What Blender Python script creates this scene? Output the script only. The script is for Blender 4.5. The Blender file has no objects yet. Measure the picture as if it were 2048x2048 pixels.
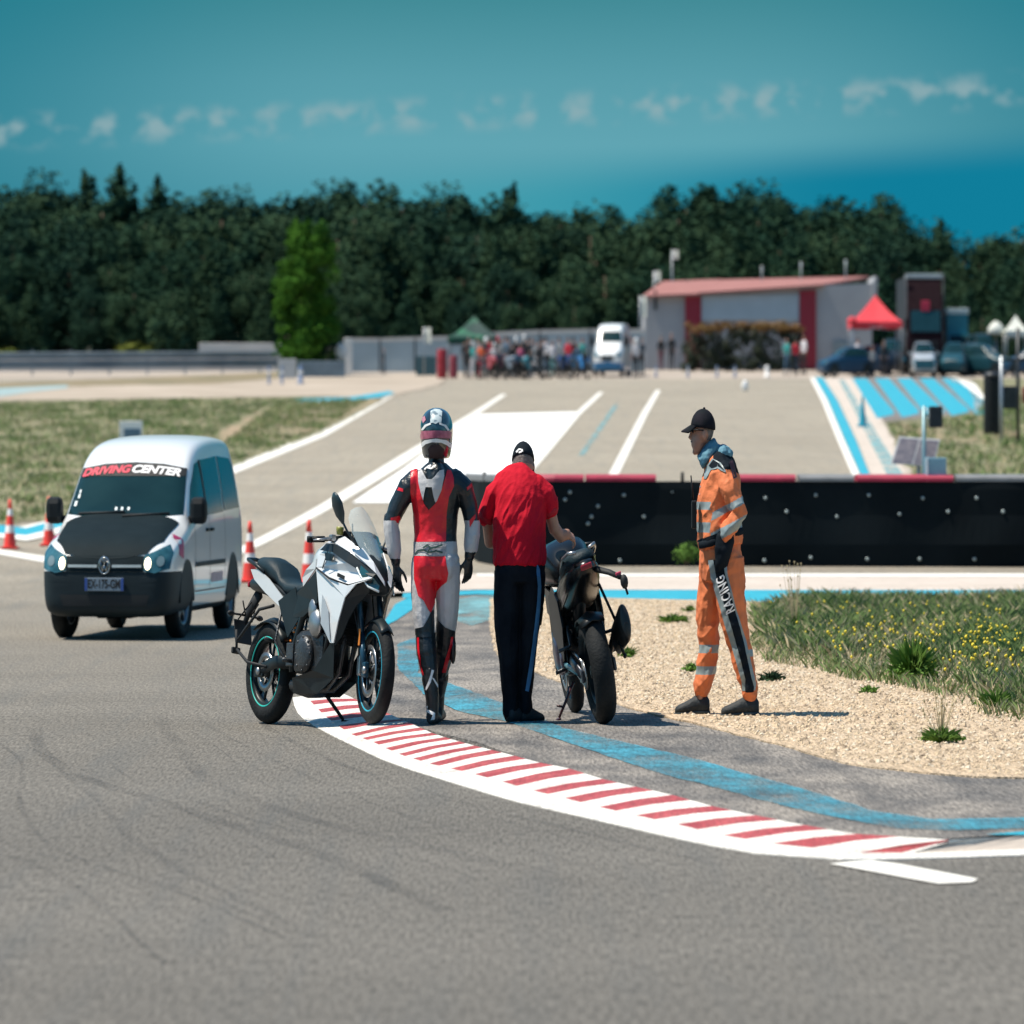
import bpy, bmesh, math, random
from mathutils import Vector, Matrix, noise
from mathutils.bvhtree import BVHTree
from mathutils.geometry import tessellate_polygon

random.seed(7)
R = math.radians
SC = bpy.context.scene
COL = SC.collection
# the photograph shows everything about a third narrower than life: things are modelled that slender
SQ = 2.0 / 3.0
FPX, CX, HY, EYE = 11000.0, 1024.0, 906.0, 1.63

# ------------------------------------------------------------------ camera, sky, sun, exposure
cam_d = bpy.data.cameras.new('camera')
cam = bpy.data.objects.new('camera', cam_d)
COL.objects.link(cam)
cam.location = (0, 0, EYE)
cam.rotation_euler = (R(90), 0, 0)
cam_d.sensor_width = 36
cam_d.lens = FPX / 2048 * 36
cam_d.shift_y = -(1024 - HY) / 2048
cam_d.clip_end = 20000
cam_d.dof.use_dof = True
cam_d.dof.focus_distance = 33.3
cam_d.dof.aperture_fstop = 4.5
SC.camera = cam

SUN_EL, SUN_AZ = R(65), R(4)   # azimuth: from -X turned towards the camera
sun_dir = Vector((-math.cos(SUN_EL) * math.cos(SUN_AZ), -math.cos(SUN_EL) * math.sin(SUN_AZ), math.sin(SUN_EL)))
sd = bpy.data.lights.new('sun', 'SUN')
sd.energy = 5.0
sd.angle = R(0.5)
sd.color = (1.0, 0.90, 0.77)
sun = bpy.data.objects.new('sun', sd)
COL.objects.link(sun)
sun.rotation_euler = sun_dir.to_track_quat('Z', 'Y').to_euler()
sun.location = (-10, 0, 40)

world = bpy.data.worlds.new('World')
SC.world = world
world.use_nodes = True
wn, wl = world.node_tree.nodes, world.node_tree.links
wn.clear()


def N(t, nodes=wn, **kw):
    n = nodes.new(t)
    for k, v in kw.items():
        setattr(n, k, v)
    return n


def wmath(op, a, b=None, c=None, clamp=False):
    n = wn.new('ShaderNodeMath')
    n.operation = op
    n.use_clamp = clamp
    for i, v in enumerate((a, b, c)):
        if v is None:
            continue
        if isinstance(v, (int, float)):
            n.inputs[i].default_value = v
        else:
            wl.new(v, n.inputs[i])
    return n.outputs[0]


def wmix(f, a, b, mode='MIX'):
    n = wn.new('ShaderNodeMix')
    n.data_type = 'RGBA'
    n.blend_type = mode
    for i, v in ((0, f), (6, a), (7, b)):
        if isinstance(v, (int, float)):
            n.inputs[i].default_value = v
        elif isinstance(v, tuple):
            n.inputs[i].default_value = (*v, 1)
        else:
            wl.new(v, n.inputs[i])
    return n.outputs[2]


sky = N('ShaderNodeTexSky', sky_type='NISHITA')
sky.sun_disc = False
sky.sun_elevation = SUN_EL
sky.sun_rotation = math.atan2(sun_dir.x, sun_dir.y)
sky.air_density = 1.2
sky.dust_density = 0.6
tinted = wmix(1.0, sky.outputs[0], (0.42, 0.78, 0.92), 'MULTIPLY')
tc = N('ShaderNodeTexCoord')
sep = N('ShaderNodeSeparateXYZ')
wl.new(tc.outputs['Generated'], sep.inputs[0])
ay = wmath('MAXIMUM', wmath('ABSOLUTE', sep.outputs[1]), 0.02)
U = wmath('DIVIDE', sep.outputs[0], ay)          # tangent of the bearing
V = wmath('DIVIDE', sep.outputs[2], ay)          # tangent of the height above the horizon
# low sky: colour by height above the horizon (haze, a far blue bank, a row of small clouds)
def wramp(f, stops):
    n = wn.new('ShaderNodeValToRGB')
    while len(n.color_ramp.elements) > 1:
        n.color_ramp.elements.remove(n.color_ramp.elements[-1])
    for i, (p, c) in enumerate(stops):
        el = n.color_ramp.elements[0] if i == 0 else n.color_ramp.elements.new(p)
        el.position = p
        el.color = (*c, 1)
    wl.new(f, n.inputs[0])
    return n.outputs[0]


def wstep(x, a, b):
    n = wn.new('ShaderNodeMapRange')
    n.interpolation_type = 'SMOOTHSTEP'
    wl.new(x, n.inputs[0])
    n.inputs[1].default_value = a
    n.inputs[2].default_value = b
    return n.outputs[0]


low = wramp(wmath('DIVIDE', V, 0.1, clamp=True), [
    (0.0, (0.06, 0.28, 0.34)), (0.45, (0.085, 0.33, 0.41)), (0.56, (0.12, 0.38, 0.455)), (0.68, (0.10, 0.34, 0.41)),
    (0.83, (0.055, 0.26, 0.31)), (1.0, (0.03, 0.20, 0.25))])
side = wmath('ABSOLUTE', wmath('SUBTRACT', U, 0.005))
low = wmix(wmath('MULTIPLY', wstep(side, 0.03, 0.12), 0.75), low, (0.006, 0.19, 0.265))
edge = wmath('MULTIPLY_ADD', U, 0.060, 0.0527)
bank = wmath('MULTIPLY', wstep(wmath('SUBTRACT', edge, V), -0.0025, 0.0075), wstep(U, -0.075, 0.06))
bankcol = wmix(wstep(U, -0.03, 0.07), (0.04, 0.37, 0.45), (0.005, 0.21, 0.33))
low = wmix(bank, low, bankcol)
comb = N('ShaderNodeCombineXYZ')
wl.new(wmath('MULTIPLY', U, 95.0), comb.inputs[0])
wl.new(wmath('MULTIPLY', V, 105.0), comb.inputs[1])
cn = N('ShaderNodeTexNoise')
cn.inputs['Scale'].default_value = 2.2
cn.inputs['Detail'].default_value = 5
wl.new(comb.outputs[0], cn.inputs['Vector'])
comb2 = N('ShaderNodeCombineXYZ')
wl.new(wmath('MULTIPLY_ADD', U, 90.0, 3.0), comb2.inputs[0])
cn2 = N('ShaderNodeTexNoise')
cn2.inputs['Scale'].default_value = 1.3
cn2.inputs['Detail'].default_value = 1
wl.new(comb2.outputs[0], cn2.inputs['Vector'])
mid = wmath('MULTIPLY_ADD', U, 0.042, 0.0622)
off = wmath('ABSOLUTE', wmath('SUBTRACT', V, mid))
bandm = wmath('SUBTRACT', 1.0, wstep(off, 0.0004, 0.0044))
cl = wmath('MULTIPLY', wstep(wmath('ADD', wmath('MULTIPLY', cn.outputs[0], 0.62), wmath('MULTIPLY', cn2.outputs[0], 0.38)), 0.47, 0.60), bandm)
low = wmix(wmath('MULTIPLY', cl, 0.75), low, (0.30, 0.44, 0.47))
lowx = wmix(1.0, low, (7.4, 7.4, 7.4), 'MULTIPLY')
fin = wmix(wstep(V, 0.10, 0.30), lowx, tinted)
bg = N('ShaderNodeBackground')
bg.inputs[1].default_value = 0.1
wl.new(fin, bg.inputs[0])
wo = N('ShaderNodeOutputWorld')
wl.new(bg.outputs[0], wo.inputs[0])

SC.view_settings.view_transform = 'Standard'
SC.view_settings.look = 'None'
SC.view_settings.exposure = 0.42
SC.view_settings.gamma = 1.0
SC.cycles.max_bounces = 5
SC.cycles.use_denoising = True


# ------------------------------------------------------------------ materials
MATS = {}


def mat(name, col, rough=0.6, metal=0.0, var=0.12, scale=6.0, bump=0.0, bscale=60.0, coat=0.0, stretch=(1, 1, 1),
        col2=None, spec=0.5, alpha=1.0, trans=0.0, emit=0.0, fine=0.0, finescale=300.0, thr=None, rot=0.0, finey=0.22, holes=None):
    """procedural principled material: colour varied by noise, optional second colour, bump"""
    if name in MATS:
        return MATS[name]
    m = bpy.data.materials.new(name)
    m.use_nodes = True
    MATS[name] = m
    nt = m.node_tree
    b = nt.nodes['Principled BSDF']
    tcn = nt.nodes.new('ShaderNodeTexCoord')
    mp = nt.nodes.new('ShaderNodeMapping')
    mp.inputs['Scale'].default_value = stretch
    mp.inputs['Rotation'].default_value = (0, 0, rot)
    nt.links.new(tcn.outputs['Object'], mp.inputs[0])
    nz = nt.nodes.new('ShaderNodeTexNoise')
    nz.inputs['Scale'].default_value = scale
    nz.inputs['Detail'].default_value = 6
    nt.links.new(mp.outputs[0], nz.inputs['Vector'])
    mx = nt.nodes.new('ShaderNodeMix')
    mx.data_type = 'RGBA'
    c2 = col2 if col2 else tuple(min(1, c * (1 + var) + var * 0.02) for c in col)
    c1 = col if col2 else tuple(c * (1 - var) for c in col)
    mx.inputs[6].default_value = (*c1, 1)
    mx.inputs[7].default_value = (*c2, 1)
    rg = nt.nodes.new('ShaderNodeMapRange')
    lo, hi = thr if thr else (0.3, 0.7)
    rg.inputs[1].default_value = lo
    rg.inputs[2].default_value = hi
    nt.links.new(nz.outputs[0], rg.inputs[0])
    nt.links.new(rg.outputs[0], mx.inputs[0])
    out = mx.outputs[2]
    if fine:
        nf = nt.nodes.new('ShaderNodeTexNoise')
        nf.inputs['Scale'].default_value = finescale
        nf.inputs['Detail'].default_value = 3
        nf.inputs['Roughness'].default_value = 0.7
        mp2 = nt.nodes.new('ShaderNodeMapping')
        mp2.inputs['Scale'].default_value = (1, finey, 1)
        nt.links.new(tcn.outputs['Object'], mp2.inputs[0])
        nt.links.new(mp2.outputs[0], nf.inputs['Vector'])
        r2 = nt.nodes.new('ShaderNodeMapRange')
        r2.inputs[1].default_value = 0.3
        r2.inputs[2].default_value = 0.7
        r2.inputs[3].default_value = 1 - fine
        r2.inputs[4].default_value = 1 + fine
        nt.links.new(nf.outputs[0], r2.inputs[0])
        m2 = nt.nodes.new('ShaderNodeMix')
        m2.data_type = 'RGBA'
        m2.blend_type = 'MULTIPLY'
        m2.inputs[0].default_value = 1
        nt.links.new(out, m2.inputs[6])
        nt.links.new(r2.outputs[0], m2.inputs[7])
        out = m2.outputs[2]
    nt.links.new(out, b.inputs['Base Color'])
    b.inputs['Roughness'].default_value = rough
    b.inputs['Metallic'].default_value = metal
    b.inputs['Coat Weight'].default_value = coat
    b.inputs['Specular IOR Level'].default_value = spec
    b.inputs['Alpha'].default_value = alpha
    if holes:
        nh = nt.nodes.new('ShaderNodeTexNoise')
        nh.inputs['Scale'].default_value = holes[0]
        nh.inputs['Detail'].default_value = 8
        nh.inputs['Roughness'].default_value = 0.7
        mh = nt.nodes.new('ShaderNodeMapping')
        mh.inputs['Scale'].default_value = (1, holes[3], 1)
        nt.links.new(tcn.outputs['Object'], mh.inputs[0])
        nt.links.new(mh.outputs[0], nh.inputs['Vector'])
        rh = nt.nodes.new('ShaderNodeMapRange')
        rh.inputs[1].default_value = holes[1]
        rh.inputs[2].default_value = holes[2]
        nt.links.new(nh.outputs[0], rh.inputs[0])
        nt.links.new(rh.outputs[0], b.inputs['Alpha'])
    b.inputs['Transmission Weight'].default_value = trans
    if emit:
        b.inputs['Emission Color'].default_value = (*col, 1)
        b.inputs['Emission Strength'].default_value = emit
    if bump:
        nb = nt.nodes.new('ShaderNodeTexNoise')
        nb.inputs['Scale'].default_value = bscale
        nb.inputs['Detail'].default_value = 4
        nt.links.new(mp.outputs[0], nb.inputs['Vector'])
        bp = nt.nodes.new('ShaderNodeBump')
        bp.inputs['Strength'].default_value = min(1, bump)
        bp.inputs['Distance'].default_value = 0.02 * max(1, bump)
        nt.links.new(nb.outputs[0], bp.inputs['Height'])
        nt.links.new(bp.outputs[0], b.inputs['Normal'])
    return m


# ------------------------------------------------------------------ mesh builder
class MB:
    def __init__(s):
        s.v, s.f, s.m, s.s = [], [], [], []

    def add(s, vs, fs, m=0, smooth=True):
        o = len(s.v)
        s.v += [Vector(p) for p in vs]
        for f in fs:
            s.f.append([i + o for i in f])
            s.m.append(m)
            s.s.append(smooth)
        return s

    def box(s, c, d, m=0, bev=0.0, rot=None):
        bm = bmesh.new()
        bmesh.ops.create_cube(bm, size=1)
        for v in bm.verts:
            v.co = Vector((v.co.x * d[0], v.co.y * d[1], v.co.z * d[2]))
        if bev:
            bmesh.ops.bevel(bm, geom=bm.edges[:], offset=bev, segments=2, affect='EDGES', profile=0.5)
        mtx = Matrix.Translation(Vector(c)) @ (rot.to_4x4() if rot is not None else Matrix())
        bm.transform(mtx)
        bm.verts.index_update()
        s.add([v.co.copy() for v in bm.verts], [[v.index for v in f.verts] for f in bm.faces], m, False)
        bm.free()
        return s

    def loft(s, rings, m=0, cap=True, smooth=True, closed=True):
        n = len(rings[0])
        vs, fs = [], []
        for r in rings:
            vs += list(r)
        for i in range(len(rings) - 1):
            for j in range(n if closed else n - 1):
                k = (j + 1) % n
                fs.append([i * n + j, i * n + k, (i + 1) * n + k, (i + 1) * n + j])
        if cap:
            fs.append(list(range(n))[::-1])
            fs.append([(len(rings) - 1) * n + j for j in range(n)])
        return s.add(vs, fs, m, smooth)

    def tube(s, pts, rad, m=0, n=10, cap=True, smooth=True, up=None):
        """round or elliptical tube along points; rad: number, list, or list of (a, b)"""
        pts = [Vector(p) for p in pts]
        if not isinstance(rad, (list,)):
            rad = [rad] * len(pts)
        rings = []
        ref = Vector(up) if up else None
        for i, p in enumerate(pts):
            if i == 0:
                d = pts[1] - p
            elif i == len(pts) - 1:
                d = p - pts[-2]
            else:
                d = (pts[i + 1] - p).normalized() + (p - pts[i - 1]).normalized()
            d.normalize()
            if ref is None:
                ref = Vector((0, 0, 1)) if abs(d.z) < 0.9 else Vector((0, 1, 0))
            a = d.cross(ref)
            if a.length < 1e-4:
                a = d.cross(Vector((1, 0.1, 0)))
            a.normalize()
            b = a.cross(d).normalized()
            if not up:
                ref = b
            ra, rb = rad[i] if isinstance(rad[i], tuple) else (rad[i], rad[i])
            rings.append([p + a * math.cos(t) * ra + b * math.sin(t) * rb for t in [2 * math.pi * k / n for k in range(n)]])
        return s.loft(rings, m, cap, smooth)

    def ball(s, c, r, m=0, n=12, rot=None):
        if not isinstance(r, (tuple, list)):
            r = (r, r, r)
        vs, fs = [], []
        h = n // 2
        for i in range(1, h):
            for j in range(n):
                p, t = math.pi * i / h, 2 * math.pi * j / n
                vs.append(Vector((math.sin(p) * math.cos(t), math.sin(p) * math.sin(t), math.cos(p))))
        vs += [Vector((0, 0, 1)), Vector((0, 0, -1))]
        for i in range(h - 2):
            for j in range(n):
                k = (j + 1) % n
                fs.append([i * n + j, (i + 1) * n + j, (i + 1) * n + k, i * n + k])
        T, B = len(vs) - 2, len(vs) - 1
        for j in range(n):
            k = (j + 1) % n
            fs.append([T, j, k])
            fs.append([B, (h - 2) * n + k, (h - 2) * n + j])
        out = []
        for v in vs:
            q = Vector((v.x * r[0], v.y * r[1], v.z * r[2]))
            if rot is not None:
                q = rot @ q
            out.append(q + Vector(c))
        return s.add(out, fs, m, True)

    def limb(s, pts, rad, m=0, n=14, up=None):
        """tube with ball joints at every point (for bodies that are remeshed into one skin)"""
        s.tube(pts, rad, m, n, True, True, up)
        for p, r in ((pts[0], rad[0] if isinstance(rad, list) else rad), (pts[-1], rad[-1] if isinstance(rad, list) else rad)):
            q = min(r) if isinstance(r, tuple) else r
            s.ball(p, q, m, 10)
        return s

    def prism(s, poly, t, m=0, axis='y', smooth=False):
        """polygon (2-D) given thickness; axis y: poly in x,z between t[0] and t[1]"""
        n = len(poly)
        def P(p, q):
            return {'y': (p[0], q, p[1]), 'x': (q, p[0], p[1]), 'z': (p[0], p[1], q)}[axis]
        vs = [P(p, t[0]) for p in poly] + [P(p, t[1]) for p in poly]
        fs = [[i, (i + 1) % n, (i + 1) % n + n, i + n] for i in range(n)]
        tr = tessellate_polygon([[Vector((p[0], p[1], 0)) for p in poly]])
        fs += [list(x) for x in tr] + [[i + n for i in x][::-1] for x in tr]
        return s.add(vs, fs, m, smooth)

    def panel(s, pts, th, m=0):
        """curved panel: outline of 3-D points, given thickness along th"""
        n = len(pts)
        pts = [Vector(p) for p in pts]
        th = Vector(th)
        tr = tessellate_polygon([pts])
        fs = [list(x) for x in tr] + [[i + n for i in x][::-1] for x in tr]
        fs += [[i, (i + 1) % n, (i + 1) % n + n, i + n] for i in range(n)]
        return s.add(pts + [p + th for p in pts], fs, m, False)

    def torus(s, c, R_, r, m=0, n=40, k=12, axis='y', sx=1.0, ring=None):
        """ring around axis y; r radial half size, sx scale of the cross-section along the axis"""
        rings = []
        prof = ring or [(math.cos(2 * math.pi * j / k) * r, math.sin(2 * math.pi * j / k) * r * sx) for j in range(k)]
        for i in range(n):
            t = 2 * math.pi * i / n
            rings.append([Vector(c) + (Vector((math.cos(t) * (R_ + a), b, math.sin(t) * (R_ + a))) if axis == 'y' else
                                      Vector((math.cos(t) * (R_ + a), math.sin(t) * (R_ + a), b)) if axis == 'z' else
                                      Vector((b, math.cos(t) * (R_ + a), math.sin(t) * (R_ + a)))) for a, b in prof])
        kk = len(prof)
        vs = [p for r_ in rings for p in r_]
        fs = [[i * kk + j, i * kk + (j + 1) % kk, ((i + 1) % n) * kk + (j + 1) % kk, ((i + 1) % n) * kk + j] for i in range(n) for j in range(kk)]
        return s.add(vs, fs, m, True)

    def lathe(s, c, prof, m=0, n=24, axis='z', cap=True):
        rings = []
        for r, h in prof:
            ring = []
            for i in range(n):
                t = 2 * math.pi * i / n
                a, b = math.cos(t) * r, math.sin(t) * r
                ring.append(Vector(c) + Vector({'z': (a, b, h), 'y': (a, h, b), 'x': (h, a, b)}[axis]))
            rings.append(ring)
        return s.loft(rings, m, cap)

    def text(s, txt, m=0, size=1.0, shear=0.0, bold=0.0, fn=None, spacing=1.0):
        cu = bpy.data.curves.new('letters', 'FONT')
        cu.body = txt
        cu.size = size
        cu.shear = shear
        cu.offset = bold
        cu.space_character = spacing
        cu.align_x = 'CENTER'
        cu.align_y = 'CENTER'
        ob = bpy.data.objects.new('letters', cu)
        COL.objects.link(ob)
        dg = bpy.context.evaluated_depsgraph_get()
        dg.update()
        me = bpy.data.meshes.new_from_object(ob.evaluated_get(dg))
        vs = [v.co.copy() for v in me.vertices]
        fs = [list(p.vertices) for p in me.polygons]
        bpy.data.objects.remove(ob)
        bpy.data.curves.remove(cu)
        bpy.data.meshes.remove(me)
        if fn:
            vs = [fn(v) for v in vs]
        return s.add(vs, fs, m, False)

    def mesh(s, name, mats, xf=None):
        me = bpy.data.meshes.new(name)
        vs = s.v if xf is None else [xf @ v for v in s.v]
        me.from_pydata([tuple(v) for v in vs], [], s.f)
        for m in (mats if isinstance(mats, (list, tuple)) else [mats]):
            me.materials.append(m)
        me.polygons.foreach_set('material_index', s.m)
        me.polygons.foreach_set('use_smooth', s.s)
        me.update()
        return me


def evaluated(mb, mods):
    """apply modifiers to a builder's mesh and hand back a new builder"""
    me = mb.mesh('tmp', [])
    ob = bpy.data.objects.new('tmp', me)
    COL.objects.link(ob)
    extra = []
    for t, kw in mods:
        md = ob.modifiers.new('m', t)
        for k, v in kw.items():
            if isinstance(v, MB):
                o2 = bpy.data.objects.new('tmp2', v.mesh('tmp2', []))
                COL.objects.link(o2)
                extra.append(o2)
                v = o2
            setattr(md, k, v)
    dg = bpy.context.evaluated_depsgraph_get()
    dg.update()
    m2 = bpy.data.meshes.new_from_object(ob.evaluated_get(dg))
    out = MB()
    out.v = [v.co.copy() for v in m2.vertices]
    out.f = [list(p.vertices) for p in m2.polygons]
    out.m = [0] * len(out.f)
    out.s = [True] * len(out.f)
    for o in [ob] + extra:
        d = o.data
        bpy.data.objects.remove(o)
        bpy.data.meshes.remove(d)
    bpy.data.meshes.remove(m2)
    return out


def skin(mb, vox=0.007, smooth=3, wrinkle=None):
    out = evaluated(mb, [('REMESH', dict(mode='VOXEL', voxel_size=vox)), ('SMOOTH', dict(factor=0.5, iterations=smooth))])
    if wrinkle:
        me = out.mesh('t', [])
        nr = [v.normal.copy() for v in me.vertices]
        bpy.data.meshes.remove(me)
        for i, v in enumerate(out.v):
            out.v[i] = v + nr[i] * wrinkle(v)
    return out


def decal(target, poly, frm, m=0, res=0.02, off=0.003, plane='xz', tri=None, thick=None, bvh=None):
    """poly: outline in the plane's 2-D coordinates; frm: where rays start along the third axis (they run to the other side)"""
    bvh = bvh or BVHTree.FromPolygons(target.v, target.f)
    bm = bmesh.new()
    if tri is None:
        vs = [bm.verts.new((p[0], p[1], 0)) for p in poly]
        for t in tessellate_polygon([[Vector((p[0], p[1], 0)) for p in poly]]):
            try:
                bm.faces.new([vs[i] for i in t])
            except ValueError:
                pass
    else:
        tv, tf = tri
        vs = [bm.verts.new((p[0], p[1], 0)) for p in tv]
        for f in tf:
            try:
                bm.faces.new([vs[i] for i in f])
            except ValueError:
                pass
        poly = [(p[0], p[1]) for p in tv]
    xs, ys = [p[0] for p in poly], [p[1] for p in poly]
    for lo, hi, no in ((min(xs), max(xs), (1, 0, 0)), (min(ys), max(ys), (0, 1, 0))):
        k = max(1, int((hi - lo) / res))
        for i in range(1, k):
            c = lo + (hi - lo) * i / k
            bmesh.ops.bisect_plane(bm, geom=bm.verts[:] + bm.edges[:] + bm.faces[:], plane_co=(c, 0, 0) if no[0] else (0, c, 0), plane_no=no, dist=1e-6)
    bm.verts.index_update()
    hit = {}
    sgn = -1 if frm > 0 else 1
    for v in bm.verts:
        a, b = v.co.x, v.co.y
        if plane == 'xz':
            o, d = Vector((a, frm, b)), Vector((0, sgn, 0))
        elif plane == 'yz':
            o, d = Vector((frm, a, b)), Vector((sgn, 0, 0))
        else:
            o, d = Vector((a, b, frm)), Vector((0, 0, sgn))
        loc, nor, idx, dist = bvh.ray_cast(o, d)
        if loc is not None:
            if nor.dot(d) > 0:
                nor = -nor
            hit[v.index] = loc + nor * off - d * off * 0.3
    out = MB()
    idx, vs2 = {}, []
    for k, p in hit.items():
        idx[k] = len(vs2)
        vs2.append(p)
    fs = []
    for f in bm.faces:
        ids = [v.index for v in f.verts]
        if all(i in hit for i in ids):
            ps = [hit[i] for i in ids]
            if max((ps[i] - ps[i - 1]).length for i in range(len(ps))) < res * 6:
                fs.append([idx[i] for i in ids])
    bm.free()
    out.add(vs2, fs, m, True)
    return out


def tag(o, label=None, cat=None, group=None, kind=None):
    if label:
        o['label'] = label
    if cat:
        o['category'] = cat
    if group:
        o['group'] = group
    if kind:
        o['kind'] = kind
    return o


def put(name, mb, mats, parent=None, loc=(0, 0, 0), xf=None, label=None):
    o = bpy.data.objects.new(name, mb.mesh(name, mats, xf))
    COL.objects.link(o)
    o.location = loc
    if parent:
        o.parent = parent
        o.location = (0, 0, 0)
    if label:
        o['label'] = label
    return o


class Thing:
    """an Empty at the thing's base; parts are modelled at life size and set down turned, leaned and slender"""
    def __init__(s, name, label, cat, loc, yaw=0.0, roll=0.0, group=None, scale=1.0, pitch=0.0):
        s.o = bpy.data.objects.new(name, None)
        s.o.empty_display_size = 0.3
        COL.objects.link(s.o)
        s.o.location = loc
        tag(s.o, label, cat, group)
        s.xf = Matrix.Diagonal((SQ, 1, 1, 1)) @ Matrix.Rotation(yaw, 4, 'Z') @ Matrix.Rotation(pitch, 4, 'Y') @ Matrix.Rotation(roll, 4, 'X') @ Matrix.Scale(scale, 4)

    def part(s, name, mb, mats, parent=None, label=None, xf=None):
        return put(name, mb, mats, parent or s.o, xf=s.xf @ xf if xf is not None else s.xf, label=label)


def copy_tree(o, parent=None):
    c = o.copy()
    COL.objects.link(c)
    c.parent = parent
    for ch in list(o.children):
        copy_tree(ch, c)
    return c


# ------------------------------------------------------------------ the ground's shape
STEP = 4.0


def prof_raw(Y):
    x = (Y - 76.0) / 5.0
    sp = 5.0 * (math.log1p(math.exp(x)) if x < 30 else x)
    return 0.0286 * sp if Y > 60 else 0.0


def prof(Y):
    i = math.floor(Y / STEP)
    a, b = prof_raw(i * STEP), prof_raw((i + 1) * STEP)
    return a + (b - a) * (Y / STEP - i)


def G(px, py, z0=0.0):
    """the point of the ground that the photograph shows at px, py"""
    lo, hi = 5.0, 460.0
    for _ in range(50):
        Y = (lo + hi) / 2
        if HY - FPX * (prof(Y) + z0 - EYE) / Y > py:
            lo = Y
        else:
            hi = Y
    return Vector(((px - CX) * lo / FPX, lo, prof(lo) + z0))


def at(px, Y, z=None, z0=0.0):
    return Vector(((px - CX) * Y / FPX, Y, prof(Y) + z0 if z is None else z))


def zat(py, Y):
    return EYE - (py - HY) * Y / FPX


def sheet(name, pts, z0, m, px=True, thick=0.0, label=None, kind='structure', rough_edge=0.0, k=1.0):
    """ground sheet: outline in photo pixels (times k) or metres, draped over the ground's shape"""
    P = [G(p[0] * k, p[1] * k, z0) for p in pts] if px else [Vector((p[0], p[1], 0)) for p in pts]
    if rough_edge:
        Q = []
        for i, p in enumerate(P):
            q = P[(i + 1) % len(P)]
            n = max(1, int((q - p).length / max(0.12, rough_edge)))
            n = min(n, 90)
            for j in range(n):
                t = p.lerp(q, j / n)
                t.x += noise.noise(t * 3.1) * rough_edge
                t.y += noise.noise(t * 2.3 + Vector((9, 0, 0))) * rough_edge * 3
                Q.append(t)
        P = Q
    bm = bmesh.new()
    vs = [bm.verts.new((p.x, p.y, 0)) for p in P]
    for t in tessellate_polygon([[Vector((p.x, p.y, 0)) for p in P]]):
        try:
            f = bm.faces.new([vs[i] for i in t])
        except ValueError:
            continue
    y0, y1 = min(p.y for p in P), max(p.y for p in P)
    c = math.ceil(max(y0, 60) / STEP) * STEP
    while c < y1:
        bmesh.ops.bisect_plane(bm, geom=bm.verts[:] + bm.edges[:] + bm.faces[:], plane_co=(0, c, 0), plane_no=(0, 1, 0), dist=1e-5)
        c += STEP
    for v in bm.verts:
        v.co.z = prof(v.co.y) + z0
    bmesh.ops.recalc_face_normals(bm, faces=bm.faces[:])
    for f in bm.faces:
        if f.normal.z < 0:
            f.normal_flip()
    if thick:
        ed = [e_ for e_ in bm.edges if e_.is_boundary]
        r = bmesh.ops.extrude_edge_only(bm, edges=ed)
        for v in [g for g in r['geom'] if isinstance(g, bmesh.types.BMVert)]:
            v.co.z -= thick
    me = bpy.data.meshes.new(name)
    bm.to_mesh(me)
    bm.free()
    me.materials.append(m)
    o = bpy.data.objects.new(name, me)
    COL.objects.link(o)
    return tag(o, label, None, None, kind)


K = 2048 / 1932   # outlines read off the photograph at 1932 px
# ------------------------------------------------------------------ ground, track, paint
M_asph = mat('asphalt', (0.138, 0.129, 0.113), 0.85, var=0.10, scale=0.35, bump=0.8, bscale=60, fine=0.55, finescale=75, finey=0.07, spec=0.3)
# streaks of rubber and patches on the near track
def grazing_glare(m, y0, y1, k):  # lightens a ground colour along Y to paint in glare
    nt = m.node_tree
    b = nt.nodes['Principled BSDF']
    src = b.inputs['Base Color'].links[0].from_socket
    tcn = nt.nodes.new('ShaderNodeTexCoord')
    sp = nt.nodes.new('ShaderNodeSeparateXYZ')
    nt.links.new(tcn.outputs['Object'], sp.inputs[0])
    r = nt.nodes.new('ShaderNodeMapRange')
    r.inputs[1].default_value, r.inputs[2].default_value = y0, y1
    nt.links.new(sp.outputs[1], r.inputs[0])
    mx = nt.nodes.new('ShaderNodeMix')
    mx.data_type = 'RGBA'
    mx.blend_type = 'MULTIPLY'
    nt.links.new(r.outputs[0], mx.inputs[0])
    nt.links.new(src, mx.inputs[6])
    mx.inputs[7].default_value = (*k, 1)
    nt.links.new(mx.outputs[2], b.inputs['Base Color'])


def asphalt_extra(m, streak=0.22, rot=0.5, dark=(0.09, 0.095, 0.095)):
    nt = m.node_tree
    b = nt.nodes['Principled BSDF']
    src = b.inputs['Base Color'].links[0].from_socket
    tcn = nt.nodes.new('ShaderNodeTexCoord')
    mp = nt.nodes.new('ShaderNodeMapping')
    mp.inputs['Rotation'].default_value = (0, 0, rot)
    mp.inputs['Scale'].default_value = (3.0, 0.12, 1)
    nt.links.new(tcn.outputs['Object'], mp.inputs[0])
    nz = nt.nodes.new('ShaderNodeTexNoise')
    nz.inputs['Scale'].default_value = 1.6
    nz.inputs['Detail'].default_value = 7
    nt.links.new(mp.outputs[0], nz.inputs['Vector'])
    r = nt.nodes.new('ShaderNodeMapRange')
    r.inputs[1].default_value = 0.5
    r.inputs[2].default_value = 0.75
    r.inputs[4].default_value = streak * 2
    nt.links.new(nz.outputs[0], r.inputs[0])
    mx = nt.nodes.new('ShaderNodeMix')
    mx.data_type = 'RGBA'
    nt.links.new(r.outputs[0], mx.inputs[0])
    nt.links.new(src, mx.inputs[6])
    mx.inputs[7].default_value = (*dark, 1)
    nt.links.new(mx.outputs[2], b.inputs['Base Color'])


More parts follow.
